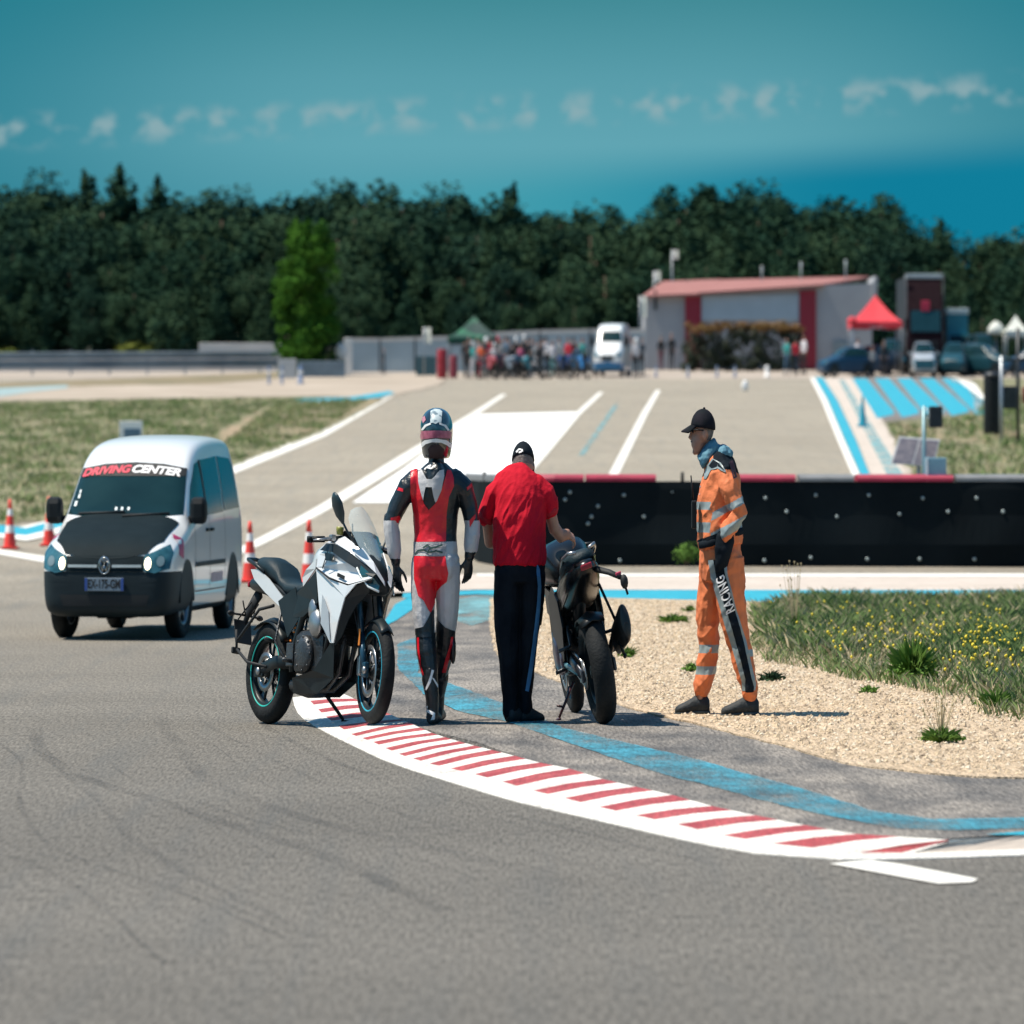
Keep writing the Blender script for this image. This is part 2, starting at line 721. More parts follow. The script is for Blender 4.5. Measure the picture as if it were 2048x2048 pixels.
asphalt_extra(M_asph, 0.20, 0.55)
grazing_glare(M_asph, 24, 85, (2.15, 2.05, 1.86))   # grazing sun glare painted into the asphalt colour, stronger with distance
M_runoff = mat('worn_asphalt', (0.085, 0.082, 0.080), 0.9, scale=2.4, stretch=(1, 0.35, 1), col2=(0.25, 0.225, 0.195), bump=1.0, bscale=45, fine=0.55, finescale=60, finey=0.07, thr=(0.30, 0.66))
M_gravel = mat('gravel', (0.46, 0.345, 0.225), 0.95, scale=1.2, col2=(0.56, 0.44, 0.31), bump=1.5, bscale=45, fine=0.5, finescale=60, finey=0.07)
M_sand = mat('sandy_ground', (0.30, 0.25, 0.17), 0.95, scale=0.5, col2=(0.42, 0.35, 0.26), fine=0.15, finescale=5)
M_grassg = mat('grass_ground', (0.14, 0.15, 0.07), 0.95, scale=0.55, col2=(0.25, 0.22, 0.13), bump=1.0, bscale=8, fine=0.35, finescale=4, thr=(0.35, 0.65))
M_dry = mat('dry_grass', (0.34, 0.25, 0.16), 0.95, scale=0.6, col2=(0.16, 0.16, 0.08), fine=0.25, finescale=4, thr=(0.40, 0.60))
M_white = mat('white_paint', (0.74, 0.72, 0.66), 0.7, var=0.05, scale=3, fine=0.08, finescale=20)
M_whiteb = mat('fresh_white_paint', (0.88, 0.88, 0.86), 0.6, var=0.02, scale=3)
M_red = mat('red_kerb_paint', (0.27, 0.030, 0.038), 0.75, scale=5, col2=(0.38, 0.075, 0.078), fine=0.3, finescale=60, finey=0.1)
M_blue = mat('blue_paint', (0.006, 0.27, 0.38), 0.7, scale=3, col2=(0.03, 0.35, 0.46), fine=0.12, finescale=20)


def worn_paint(name, col, under, thr, scale=2.2, fine=0.3):
    return mat(name, under, 0.85, scale=scale, col2=col, thr=thr, fine=fine, finescale=30, bump=0.6, bscale=40)


M_bluew = mat('worn_blue_paint', (0.035, 0.20, 0.28), 0.8, scale=4, col2=(0.05, 0.30, 0.40), fine=0.4, finescale=50, finey=0.08, holes=(2.2, 0.32, 0.66, 0.3))
M_bluef = mat('faded_blue_paint', (0.12, 0.33, 0.38), 0.8, scale=4, col2=(0.20, 0.40, 0.42), fine=0.2, finescale=50, finey=0.08, holes=(2.0, 0.36, 0.64, 0.25))
M_bluefar = mat('faded_blue_strip', (0.20, 0.34, 0.36), 0.8, scale=0.5, col2=(0.33, 0.37, 0.36))
M_beige = mat('pale_concrete', (0.46, 0.40, 0.34), 0.85, scale=0.8, col2=(0.54, 0.47, 0.41), fine=0.08, finescale=8)

sheet('ground', [(-420, -30), (420, -30), (420, 900), (-420, 900)], -0.02, M_sand, px=False, label='pale sandy ground')
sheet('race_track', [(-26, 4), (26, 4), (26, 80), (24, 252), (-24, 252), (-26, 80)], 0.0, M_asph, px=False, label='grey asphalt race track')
M_plateau = mat('plateau_dust', (0.40, 0.34, 0.28), 0.95, scale=0.3, col2=(0.30, 0.26, 0.22))
sheet('paddock_ground', [(-30, 251), (30, 251), (34, 290), (-34, 290)], 0.004, M_plateau, px=False)

sheet('forest_floor', [(-60, 288), (60, 288), (90, 420), (-90, 420)], 0.01, mat('forest_floor_litter', (0.035, 0.04, 0.02), 0.95, scale=0.5, col2=(0.06, 0.05, 0.03)), px=False)
asphalt_extra(M_runoff, 0.35, 1.0, (0.04, 0.042, 0.045))
# left field
sheet('grass_verge', [(-900, 815), (0, 802), (350, 797), (600, 793), (770, 796), (700, 835), (640, 866), (461, 933), (300, 984), (100, 1040), (0, 1050), (-900, 1085)],
      0.012, M_grassg, rough_edge=0.25, label='green grass field left of the track')
sheet('dry_grass_patch', [(770, 797), (690, 796), (600, 806), (520, 822), (440, 862), (430, 900), (470, 912), (560, 880), (640, 858), (700, 828)], 0.016, M_dry, rough_edge=0.4)
sheet('sandy_verge', [(-900, 818), (-900, 775), (0, 770), (300, 760), (560, 748), (900, 752), (880, 770), (770, 795), (600, 792), (350, 796), (0, 801)],
      0.018, mat('verge_sand', (0.30, 0.25, 0.19), 0.95, scale=0.3, col2=(0.44, 0.37, 0.30)), rough_edge=0.4)
sheet('verge_grass', [(-900, 768), (0, 766), (250, 756), (420, 750), (560, 744), (560, 756), (420, 768), (250, 770), (0, 776), (-900, 790)], 0.022,
      mat('dull_grass', (0.14, 0.13, 0.07), 0.95, scale=0.5, col2=(0.26, 0.20, 0.12)), rough_edge=0.5)
sheet('far_track_strip', [(-900, 790), (0, 776), (135, 770), (135, 776), (60, 784), (0, 793), (-900, 812)], 0.026, M_bluefar)
sheet('blue_edge_line', [(585, 797), (700, 794), (778, 782), (790, 786), (760, 794), (690, 802), (590, 803)], 0.03, M_blue)

# white edge of the climbing track on the left, centre lines and the blown-out white block
def strip(name, L, Rr, z0, m, k=1.0, label=None):
    return sheet(name, list(L) + list(Rr)[::-1], z0, m, k=k, label=label)


strip('white_edge_line', [(735, 744), (600, 815), (435, 880), (200, 955), (0, 1003), (-200, 1030)], [(742, 747), (615, 822), (445, 892), (220, 966), (0, 1010), (-200, 1040)], 0.008, M_white, K, 'white edge line of the climbing track')
strip('white_lane_line', [(946, 744), (905, 770), (730, 875), (600, 955), (462, 1028), (380, 1062)], [(956, 744), (915, 772), (760, 877), (640, 950), (488, 1030), (400, 1066)], 0.008, M_white, K)
strip('white_lane_line', [(1130, 740), (1085, 780), (1010, 860), (900, 980)], [(1139, 740), (1096, 780), (1030, 860), (925, 980)], 0.012, M_white, K)
strip('white_lane_line', [(1238, 736), (1210, 780), (1143, 905), (1120, 945)], [(1246, 736), (1222, 780), (1162, 905), (1142, 945)], 0.008, M_white, K)
sheet('white_paint_block', [(895, 782), (1090, 777), (1000, 880), (930, 948), (665, 948), (760, 885)], 0.008, M_whiteb, k=K, label='large white painted block on the track')
strip('blue_lane_smudge', [(1160, 762), (1090, 860)], [(1168, 762), (1102, 860)], 0.008, M_bluef, K)
strip('white_edge_line', [(1528, 712), (1550, 755), (1580, 830), (1612, 905)], [(1536, 712), (1560, 755), (1592, 830), (1626, 905)], 0.008, M_white, K)
strip('blue_edge_line', [(1537, 712), (1562, 755), (1594, 830), (1628, 905)], [(1552, 712), (1580, 755), (1615, 830), (1645, 905)], 0.008, M_blue, K)
strip('pale_verge', [(1553, 712), (1582, 755), (1617, 830), (1647, 905)], [(1606, 712), (1640, 755), (1690, 830), (1745, 915)], 0.006, M_beige, K)
strip('faded_blue_line', [(1582, 716), (1605, 760), (1640, 830), (1680, 908)], [(1592, 716), (1620, 760), (1662, 830), (1712, 908)], 0.011, M_bluef, K)
M_darkpave = mat('dark_paving', (0.13, 0.12, 0.11), 0.9, scale=0.6, col2=(0.20, 0.18, 0.17))
sheet('striped_pavement', [(1606, 712), (1800, 712), (1850, 742), (1855, 775), (1800, 782), (1667, 795)], 0.014, M_darkpave, k=K)
for i in range(5):
    a, b = 1608 + i * 42, 1645 + i * 47
    sheet('blue_stripe', [(a, 714), (a + 27, 714), (b + 42, 776 - i * 1.5), (b + 45 - 4, 782 - i * 1.5), (b + 10, 789 - i * 1.5)], 0.02, M_blue, k=K)
o = strip('curved_kerb_edge', [(1790, 716), (1822, 728), (1838, 752), (1838, 775)], [(1800, 712), (1840, 724), (1858, 750), (1856, 776)], 0.02, M_white, K)
sheet('grass_verge', [(1830, 960), (1770, 846), (1830, 838), (1945, 826), (1968, 800), (1945, 757), (2900, 757), (2900, 962)], 0.016, M_grassg, rough_edge=0.3, label='green grass bank right of the track')
sheet('dry_grass_patch', [(1790, 850), (1900, 842), (1990, 850), (2040, 870), (1960, 884), (1850, 880), (1800, 868)], 0.02, M_dry, rough_edge=0.4)

# left entry kerb beyond the van
strip('blue_kerb_strip', [(-200, 990), (0, 990), (50, 996), (90, 985), (130, 975)], [(-200, 1006), (0, 1006), (50, 1010), (90, 1000), (130, 990)], 0.02, M_blue, K)
strip('white_kerb_strip', [(-200, 1006), (0, 1006), (50, 1010), (90, 1000), (130, 990)], [(-200, 1014), (0, 1014), (50, 1020), (90, 1012), (130, 1000)], 0.02, M_white, K)
strip('white_edge_line', [(-200, 1030), (0, 1036), (90, 1050)], [(-200, 1040), (0, 1046), (90, 1062)], 0.008, M_white, K)
# dark stain of rubber where cars run past the van
# raised inside of the bend: run-off, gravel, grass, lines in front of the barrier
ZR = 0.05
sheet('run_off_area', [(735, 1150), (770, 1125), (930, 1112), (1500, 1100), (3300, 1100), (3300, 1560), (1932, 1573), (1790, 1582), (1700, 1580), (1600, 1571), (1450, 1550), (1300, 1515), (1150, 1475), (1000, 1435),
                       (900, 1400), (800, 1375), (740, 1353), (700, 1335), (672, 1322), (680, 1270), (700, 1200)], ZR, M_runoff, k=K, thick=0.07, label='worn grey run-off area inside the kerb')
sheet('gravel_bed', [(925, 1128), (1500, 1122), (3300, 1122), (3300, 1480), (1932, 1467), (1850, 1465), (1750, 1458), (1600, 1440), (1500, 1412), (1400, 1386), (1300, 1362), (1230, 1345), (1175, 1330), (1090, 1300), (1020, 1270), (940, 1240), (925, 1190)],
      ZR + 0.009, M_gravel, k=K, thick=0.012, rough_edge=0.03, label='beige gravel bed')
sheet('grass_verge', [(1428, 1150), (1500, 1130), (3200, 1128), (3200, 1420), (1990, 1350), (1932, 1345), (1860, 1330), (1790, 1290), (1700, 1275), (1600, 1262), (1540, 1245), (1460, 1235), (1425, 1200)], ZR + 0.012,
      mat('verge_soil', (0.13, 0.12, 0.065), 0.95, scale=2.0, col2=(0.34, 0.27, 0.18), fine=0.4, finescale=14, thr=(0.42, 0.64)), k=K, rough_edge=0.12, label='thin grass verge with yellow flowers')
sheet('pale_strip', [(640, 1092), (900, 1082), (3300, 1082), (3300, 1116), (900, 1112), (700, 1120)], ZR + 0.006, M_beige, k=K, label='pale concrete strip in front of the barrier')
sheet('white_edge_line', [(900, 1082), (3300, 1082), (3300, 1089), (900, 1087)], ZR + 0.010, M_white, k=K)
sheet('blue_edge_line', [(760, 1119), (900, 1113), (3300, 1113), (3300, 1137), (1500, 1136), (1000, 1124), (900, 1121), (760, 1128)], ZR + 0.010, M_blue, k=K, label='blue line in front of the barrier')
# blue swooshes on the run-off
sheet('blue_paint_swoosh', [(727, 1170), (745, 1140), (780, 1122), (780, 1148), (748, 1170), (728, 1180)], ZR + 0.006, M_blue, k=K)
sheet('blue_paint_swoosh', [(858, 1132), (905, 1122), (960, 1121), (960, 1150), (930, 1168), (890, 1180), (865, 1172), (850, 1150)], ZR + 0.006, M_bluef, k=K)
sheet('blue_paint_band', [(750, 1215), (790, 1200), (790, 1270), (880, 1300), (960, 1330), (1060, 1372), (1170, 1398), (1300, 1428), (1420, 1462), (1540, 1495), (1640, 1527), (1760, 1545), (1932, 1542), (2400, 1530),
                          (2400, 1552), (1932, 1562), (1800, 1566), (1690, 1562), (1560, 1538), (1480, 1520), (1330, 1480), (1230, 1455), (1130, 1420), (1040, 1390), (960, 1362), (860, 1340), (800, 1310), (750, 1260)], ZR + 0.005, M_bluew, k=K, rough_edge=0.015, label='worn blue painted band on the run-off')
sheet('blue_edge_line', [(1860, 1574), (1932, 1568), (2400, 1548), (2400, 1556), (1932, 1575)], ZR + 0.006, M_blue, k=K)
sheet('white_dash', [(1565, 1629), (1640, 1622), (1700, 1630), (1845, 1658), (1835, 1664), (1770, 1667)], 0.006, M_white, k=K, label='white dash on the track')

# the red and white kerb
kAc = [(552, 1316), (555, 1330), (562, 1345), (575, 1358), (598, 1372), (628, 1388), (680, 1413), (720, 1432), (775, 1452), (835, 1470), (890, 1488), (975, 1512), (1050, 1530), (1120, 1545), (1190, 1562), (1270, 1580), (1350, 1597), (1440, 1612), (1600, 1622), (1720, 1620), (1932, 1613), (2300, 1600)]
kBc = [(635, 1368), (662, 1385), (705, 1400), (745, 1420), (800, 1438), (860, 1452), (915, 1465), (1000, 1490), (1075, 1508), (1140, 1525), (1210, 1540), (1290, 1558), (1370, 1577), (1460, 1592), (1625, 1609), (1720, 1609), (1932, 1602), (2300, 1588)]
kCc = [(745, 1352), (780, 1367), (820, 1385), (860, 1397), (900, 1408), (950, 1420), (1010, 1437), (1075, 1450), (1130, 1468), (1190, 1482), (1270, 1500), (1340, 1520), (1420, 1537), (1510, 1555), (1600, 1572), (1700, 1581), (1790, 1584), (1880, 1580), (2000, 1572), (2400, 1552)]


def ylook(cv, x):
    for (a, b), (c, d) in zip(cv, cv[1:]):
        if a <= x <= c:
            return b + (d - b) * (x - a) / (c - a)
    return cv[-1][1]


kA = [(552, 1316), (555, 1330), (562, 1345), (575, 1358), (598, 1372)]
kB = [(580, 1312), (585, 1322), (600, 1338), (615, 1352), (638, 1369)]
kC = [(640, 1305), (668, 1318), (694, 1328), (722, 1341), (757, 1357)]
for x in (662, 683, 704, 727, 752, 779, 810, 850, 895, 948, 1006, 1065, 1130, 1200, 1277, 1364, 1456, 1620):
    kB.append((x, ylook(kBc, x)))
    xa = x - 32
    kA.append((xa, ylook(kAc, xa)))
    xc = x + 108 + (x - 662) * 0.065
    kC.append((xc, ylook(kCc, xc)))
NR = len(kA)
for xa, xb, xc in ((1690, 1720, 1835), (1790, 1820, 1930), (1932, 1950, 2030), (2290, 2295, 2380)):
    kA.append((xa, ylook(kAc, xa)))
    kB.append((xb, ylook(kBc, xb)))
    kC.append((xc, ylook(kCc, xc)))
kb = MB()
rows = []
for i in range(len(kA)):
    rows.append((G(kA[i][0] * K, kA[i][1] * K, 0.004), G(kB[i][0] * K, kB[i][1] * K, 0.02), G(kC[i][0] * K, kC[i][1] * K, ZR + 0.016)))
Q = []
for i in range(len(rows) - 1):
    split = 0.47 if i < NR - 1 else 0.5
    Q.append((rows[i], i))
    Q.append((tuple(a.lerp(b, split if i != NR - 1 else 0.8) for a, b in zip(rows[i], rows[i + 1])), i))
Q.append((rows[-1], 99))
for j in range(len(Q) - 1):
    (a0, b0, c0), i = Q[j]
    (a1, b1, c1), _ = Q[j + 1]
    down = Vector((0, 0, -0.06))
    kb.add([a0, a1, b1, b0], [[0, 1, 2, 3]], 0, False)
    red = (j % 2 == 0) and 1 <= i < NR
    q_ = 0.006 if i < NR else 0.0
    mids0, mids1 = b0.lerp(c0, 0.5) + Vector((0, 0, q_)), b1.lerp(c1, 0.5) + Vector((0, 0, q_))
    kb.add([b0, b1, mids1, mids0, c0, c1], [[0, 1, 2, 3], [3, 2, 5, 4]], 1 if red else (2 if i >= NR else 0), False)
    kb.add([c0, c1, c1 + down, c0 + down], [[0, 1, 2, 3]], 0, False)
    kb.add([a0, a1, a1 + down, a0 + down], [[3, 2, 1, 0]], 0, False)
M_kwhite = mat('kerb_white_paint', (0.66, 0.64, 0.59), 0.7, scale=4, col2=(0.46, 0.43, 0.39), fine=0.25, finescale=60, finey=0.1, thr=(0.5, 0.8))
o = put('kerb', kb, [M_kwhite, M_red, M_beige])
tag(o, 'red and white striped kerb along the bend', kind='structure')


# ------------------------------------------------------------------ foliage helpers
def leafmat(name, c1, c2):
    m = mat(name, c1, 0.9, scale=1.3, col2=c2, spec=0.0, thr=(0.3, 0.7))
    m.node_tree.nodes['Principled BSDF'].inputs['Subsurface Weight'].default_value = 0.0
    return m


ML_pine = leafmat('pine_foliage', (0.016, 0.045, 0.032), (0.034, 0.068, 0.038))
ML_oak = leafmat('oak_foliage', (0.022, 0.053, 0.033), (0.048, 0.082, 0.042))
ML_dark = leafmat('dark_foliage', (0.016, 0.044, 0.034), (0.032, 0.064, 0.038))
ML_poplar = leafmat('poplar_foliage', (0.025, 0.080, 0.014), (0.060, 0.145, 0.020))
M_bark = mat('bark', (0.10, 0.07, 0.045), 0.9, var=0.3, bump=1, bscale=8)


def leaves(mb, c, r, n, size, rnd, squash=1.0, m=0, wild=0.0):
    for _ in range(n):
        d = Vector((rnd.gauss(0, 1), rnd.gauss(0, 1), rnd.gauss(0, 1))).normalized()
        q = rnd.random() ** 0.45
        p = Vector(c) + Vector((d.x * r[0], d.y * r[1], d.z * r[2])) * q
        nrm = (d * (1 - wild) + Vector((rnd.uniform(-.9, .9), rnd.uniform(-.9, .9), rnd.uniform(-.3, 1.0)))).normalized()
        a = nrm.cross(Vector((rnd.uniform(-1, 1), rnd.uniform(-1, 1), rnd.uniform(-1, 1)))).normalized()
        b = nrm.cross(a)
        s_ = size * rnd.uniform(0.6, 1.4)
        mb.add([p - a * s_ * 0.6 - b * s_ * 0.35, p + a * s_ * 0.6 - b * s_ * 0.2, p + a * s_ * 0.2 + b * s_ * 0.6, p - a * s_ * 0.4 + b * s_ * 0.4], [[0, 1, 2, 3]], m, False)


def make_tree(rnd, h, kind):
    cr, tr = MB(), MB()
    bend = rnd.uniform(-.3, .3)
    tr.tube([(0, 0, -0.4), (bend * 0.3, 0, h * 0.35), (bend, 0, h * 0.85)], [0.22, 0.15, 0.04], 0, 7)
    if kind == 'pine':
        k = 16
        for i in range(k):
            t = i / (k - 1)
            z = h * (0.10 + 0.88 * t)
            w = (1 - t) ** 0.75 * h * 0.30 + 0.32
            for j in range(4 if t < 0.85 else 1):
                a = rnd.uniform(0, 6.28)
                c = (bend * t + math.cos(a) * w * 0.55 * SQ, math.sin(a) * w * 0.55, z + rnd.uniform(-.3, .3))
                leaves(cr, c, (w * 0.85 * SQ, w * 0.85, h * 0.09), 120, 0.22, rnd, wild=0.75)
                tr.tube([(bend * t, 0, z - 0.3), c], [0.05, 0.02], 0, 5)
    else:
        k = 44
        for i in range(k):
            u = rnd.uniform(-1, 1)
            a = rnd.uniform(0, 6.28)
            q = rnd.uniform(0.45, 1)
            w = h * 0.38
            zc = h * 0.54
            c = Vector((math.cos(a) * math.sqrt(1 - u * u) * w * q * SQ + bend * 0.6, math.sin(a) * math.sqrt(1 - u * u) * w * q, zc + u * h * 0.41 * q))
            r = rnd.uniform(0.7, 1.3) * h * 0.15
            leaves(cr, c, (r * SQ * 1.1, r * 1.1, r * 0.85), 190, 0.21, rnd, wild=0.75)
            if i % 3 == 0:
                tr.tube([(bend * 0.4, 0, h * 0.35), (c.x * 0.5, c.y * 0.5, (c.z + h * 0.35) / 2), tuple(c)], [0.1, 0.06, 0.02], 0, 5)
    return cr, tr


protos = []
rt = random.Random(11)
for kind, mt in (('pine', ML_pine), ('oak', ML_oak), ('oak', ML_pine), ('pine', ML_oak), ('oak', ML_dark), ('oak', ML_oak)):
    cr, tr = make_tree(rt, 10.0, kind)
    protos.append((kind, cr.mesh('crown', mt), tr.mesh('trunk', M_bark)))

# skyline of the wood, read off the photograph (px, py of the tops)
SKY = [(0, 352), (60, 350), (110, 357), (180, 340), (220, 345), (270, 312), (300, 350), (345, 350), (400, 365), (450, 372), (520, 385), (590, 368), (660, 372), (740, 340), (790, 352), (830, 385), (880, 370), (950, 382),
       (1000, 385), (1060, 372), (1120, 378), (1180, 395), (1230, 385), (1300, 415), (1330, 358), (1400, 340), (1460, 368), (1540, 362), (1600, 405), (1640, 420), (1700, 390), (1760, 385), (1800, 410), (1860, 430), (1930, 455), (1990, 455), (2048, 432)]


def skyline(px):
    px = max(0, min(2047, px))
    for (a, b), (c, d) in zip(SKY, SKY[1:]):
        if a <= px <= c:
            return b + (d - b) * (px - a) / (c - a)
    return 430


LOOK = ['dark conical pine', 'rounded oak', 'broad bushy pine', 'slim greenish pine', 'blackish round tree', 'green bushy oak']
WH = {0: 'foremost row', 1: 'second row', 2: 'third row', 3: 'fourth row', 4: 'topmost row'}
SPAN = [(-500, 'well beyond the left edge of the photo'), (-230, 'just beyond the left edge of the photo'), (-40, 'at the left edge of the photo'), (130, 'above the van mirror'), (250, 'above the small field sign'), (370, 'left of the poplar'), (540, 'behind the bright poplar'), (650, 'just right of the poplar'), (770, 'above the lone dark figure'), (900, 'above the green gazebo'), (1020, 'above the crowd'), (1150, 'behind the white panel van'), (1290, 'above the left end of the red roof'), (1430, 'above the middle of the red roof'), (1580, 'above the right end of the red roof'), (1700, 'above the red gazebo'), (1800, 'behind the dark lorry'), (1900, 'right of the dark lorry'), (1980, 'above the white gazebo'), (2070, 'just beyond the right edge of the photo'), (2280, 'well beyond the right edge of the photo')]
rt = random.Random(5)
used = set()
for row, (Y, f, step) in enumerate(((298, 0.42, 104), (311, 0.60, 98), (326, 0.76, 92), (342, 0.89, 88), (360, 1.0, 76))):
    px = -430 + rt.uniform(0, 60)
    n = 0
    while px < 2480:
        ptop = skyline(px)
        base = prof(Y)
        ztop = zat(ptop, Y)
        full = ztop - base
        h = full * f * rt.uniform(0.9, 1.06) if row < 4 else full * rt.uniform(0.93, 1.01)
        w = rt.uniform(0.95, 1.35)
        i = rt.randrange(6)
        if row >= 3 and i in (0, 3) and rt.random() < 0.7:
            i = rt.choice((1, 2, 5))
        if row == 4 and abs(px - 270) < 50:
            i = 0
        reg = [s_ for a, s_ in SPAN if px >= a] or [SPAN[0][1]]
        for i2 in [i] + [1, 2, 5, 4, 0, 3]:
            if (i2, row, reg[-1]) not in used:
                i = i2
                break
        used.add((i, row, reg[-1]))
        kind, cm, tm = protos[i]
        n += 1
        lab = f'{LOOK[i]}, {WH[row]} of the wood, {reg[-1]}'
        r0 = bpy.data.objects.new('pine_tree' if kind == 'pine' else 'oak_tree', None)
        COL.objects.link(r0)
        r0.location = at(px, Y + rt.uniform(-4, 4))
        s_ = h / 10.0
        r0.scale = (s_ * w * rt.uniform(0.9, 1.2), s_ * w * 1.1, s_)
        r0.rotation_euler = (0, 0, rt.choice([0, math.pi]))
        tag(r0, lab, 'tree', 'trees of the wood behind the track')
        for nm, me in (('crown', cm), ('trunk', tm)):
            c = bpy.data.objects.new(nm, me)
            COL.objects.link(c)
            c.parent = r0
        px += step * rt.uniform(0.75, 1.15)

# bright poplar (column shaped)
def poplar():
    rnd = random.Random(3)
    Y = 262
    c0 = at(617, Y, z0=-0.1)
    hh = zat(446, Y) - c0.z
    cr, tr = MB(), MB()
    tr.tube([(0, 0, 0), (0, 0, hh * 0.9)], [0.16, 0.04], 0, 8)
    for i in range(130):
        t = (i + 0.5) / 130
        z = hh * (0.02 + 0.96 * t)
        w = 1.55 * (1 - max(0, t - 0.72) ** 1.3 * 2.6) * (0.92 if t < 0.1 else 1)
        a = rnd.uniform(0, 6.28)
        q = rnd.uniform(0.2, 0.92)
        leaves(cr, (math.cos(a) * w * q, math.sin(a) * w * q * 1.3, z), (w * 0.32, w * 0.45, 0.5), 90, 0.14, rnd, wild=0.5)
        if i % 6 == 0:
            tr.tube([(0, 0, z * 0.8), (math.cos(a) * w * q, math.sin(a) * w * q, z)], [0.04, 0.01], 0, 5)
    r0 = bpy.data.objects.new('poplar_tree', None)
    COL.objects.link(r0)
    r0.location = c0
    tag(r0, 'bright green column-shaped poplar beside the low concrete wall', 'tree')
    put('crown', cr, ML_poplar, r0)
    put('trunk', tr, M_bark, r0)


poplar()

# small bushes at the wood's foot
def bush(name, px, Y, w, h, m, label, n=420, size=0.14, group=None, cat='bush', z0=0.0, seed=1):
    rnd = random.Random(seed + int(px))
    mb, st = MB(), MB()
    for i in range(9):
        a, q = rnd.uniform(0, 6.28), rnd.uniform(0, 0.6)
        leaves(mb, (math.cos(a) * w * q * 0.5, math.sin(a) * w * q * 0.5, h * rnd.uniform(0.3, 0.65)), (w * 0.28, w * 0.35, h * 0.34), n // 9, size, rnd)
        st.tube([(0, 0, 0), (math.cos(a) * w * q * 0.5, math.sin(a) * w * q * 0.5, h * 0.5)], [0.02, 0.008], 0, 5)
    r0 = bpy.data.objects.new(name, None)
    COL.objects.link(r0)
    r0.location = at(px, Y, z0=z0)
    tag(r0, label, cat, group)
    put('foliage', mb, m, r0)
    put('stem', st, M_bark, r0)
    return r0


ML_yel = leafmat('yellowish_foliage', (0.07, 0.09, 0.02), (0.12, 0.13, 0.03))
bush('bush', 335, 288, 2.2, 3.1, ML_oak, 'green bush at the wood edge behind the guard rail', n=900, size=0.25)
bush('bush', 268, 284, 2.6, 1.5, ML_yel, 'yellowish low bush behind the guard rail', n=700, size=0.2)
bush('bush', 25, 284, 2.2, 1.2, ML_yel, 'low yellow green bush at the far left behind the guard rail', n=600, size=0.2)
ML_weed = leafmat('weed_foliage', (0.08, 0.17, 0.035), (0.16, 0.27, 0.06))
bush('weed_clump', 1374, 74, 0.42, 0.34, ML_weed, 'bright green weed clump growing at the foot of the black barrier', n=700, size=0.025, cat='weed', z0=ZR)

# ------------------------------------------------------------------ grasses
def blades(name, regions, n, h, wd, mats, seed, label=None, spread=0.75):
    """regions: list of (outline in photo px, z0) sampled evenly over the ground"""
    rnd = random.Random(seed)
    mb = MB()
    vs, fs, ms = [], [], []
    for pts, z0, share in regions:
        P = [G(p[0], p[1], z0) for p in pts]
        tri = tessellate_polygon([[Vector((p.x, p.y, 0)) for p in P]])
        ar = [abs((P[t[1]].x - P[t[0]].x) * (P[t[2]].y - P[t[0]].y) - (P[t[2]].x - P[t[0]].x) * (P[t[1]].y - P[t[0]].y)) for t in tri]
        tris = rnd.choices(list(tri), ar, k=int(n * share))
        for t in tris:
            a, b = rnd.random(), rnd.random()
            if a + b > 1:
                a, b = 1 - a, 1 - b
            x = P[t[0]].x + a * (P[t[1]].x - P[t[0]].x) + b * (P[t[2]].x - P[t[0]].x)
            y = P[t[0]].y + a * (P[t[1]].y - P[t[0]].y) + b * (P[t[2]].y - P[t[0]].y)
            dn = noise.noise(Vector((x * 0.9, y * 0.25, seed))) + 0.5 * noise.noise(Vector((x * 3, y * 0.8, seed + 5)))
            if dn < rnd.uniform(-0.6, 0.25):
                continue
            hh = h * rnd.uniform(0.35, 1.1) * (1 + 0.5 * dn)
            ang = rnd.uniform(0, 6.28)
            c, s_ = math.cos(ang), math.sin(ang)
            lx, ly = rnd.gauss(0, spread) * hh * 0.6, rnd.gauss(0, spread) * hh
            z = prof(y) + z0
            o = len(vs)
            w2 = wd * rnd.uniform(0.6, 1.3)
            vs += [(x - c * w2, y - s_ * w2, z), (x + c * w2, y + s_ * w2, z), (x + lx * 0.4 + c * w2 * 0.7, y + ly * 0.4 + s_ * w2 * 0.7, z + hh * 0.6), (x + lx, y + ly, z + hh)]
            fs += [[o, o + 1, o + 2], [o, o + 2, o + 3]]
            k = 0 if rnd.random() < 0.62 + dn * 0.5 else 1 + rnd.randrange(len(mats) - 1)
            ms += [k, k]
    mb.v = [Vector(v) for v in vs]
    mb.f, mb.m, mb.s = fs, ms, [False] * len(fs)
    o = put(name, mb, mats)
    return tag(o, label, None, None, 'stuff')


M_g1 = mat('grass_blades_green', (0.11, 0.175, 0.06), 0.8, scale=2, col2=(0.18, 0.25, 0.09), spec=0.1)
M_g2 = mat('grass_blades_straw', (0.46, 0.38, 0.23), 0.8, var=0.2, scale=3)
M_g3 = mat('grass_blades_dull', (0.20, 0.21, 0.12), 0.8, var=0.2, scale=3)
kk = lambda L: [(a * K, b * K) for a, b in L]
blades('grass', [(kk([(1428, 1155), (1500, 1134), (2250, 1132), (2250, 1370), (1990, 1345), (1932, 1340), (1860, 1322), (1790, 1288), (1700, 1268), (1600, 1255), (1540, 1240), (1460, 1225), (1425, 1190)]), ZR + 0.012, 1.0)],
       70000, 0.15, 0.0055, [M_g1, M_g2, M_g3], 4, 'thin green and straw-coloured grass on the verge')
blades('grass', [([(-150, 812), (350, 800), (560, 800), (440, 862), (420, 930), (250, 996), (90, 1040), (0, 1046), (-150, 1052)], 0.012, 0.8),
                 ([(560, 800), (740, 800), (640, 862), (461, 928), (430, 900)], 0.016, 0.2)],
       60000, 0.12, 0.013, [M_g1, M_g2, M_g3], 9, 'green grass of the left field')
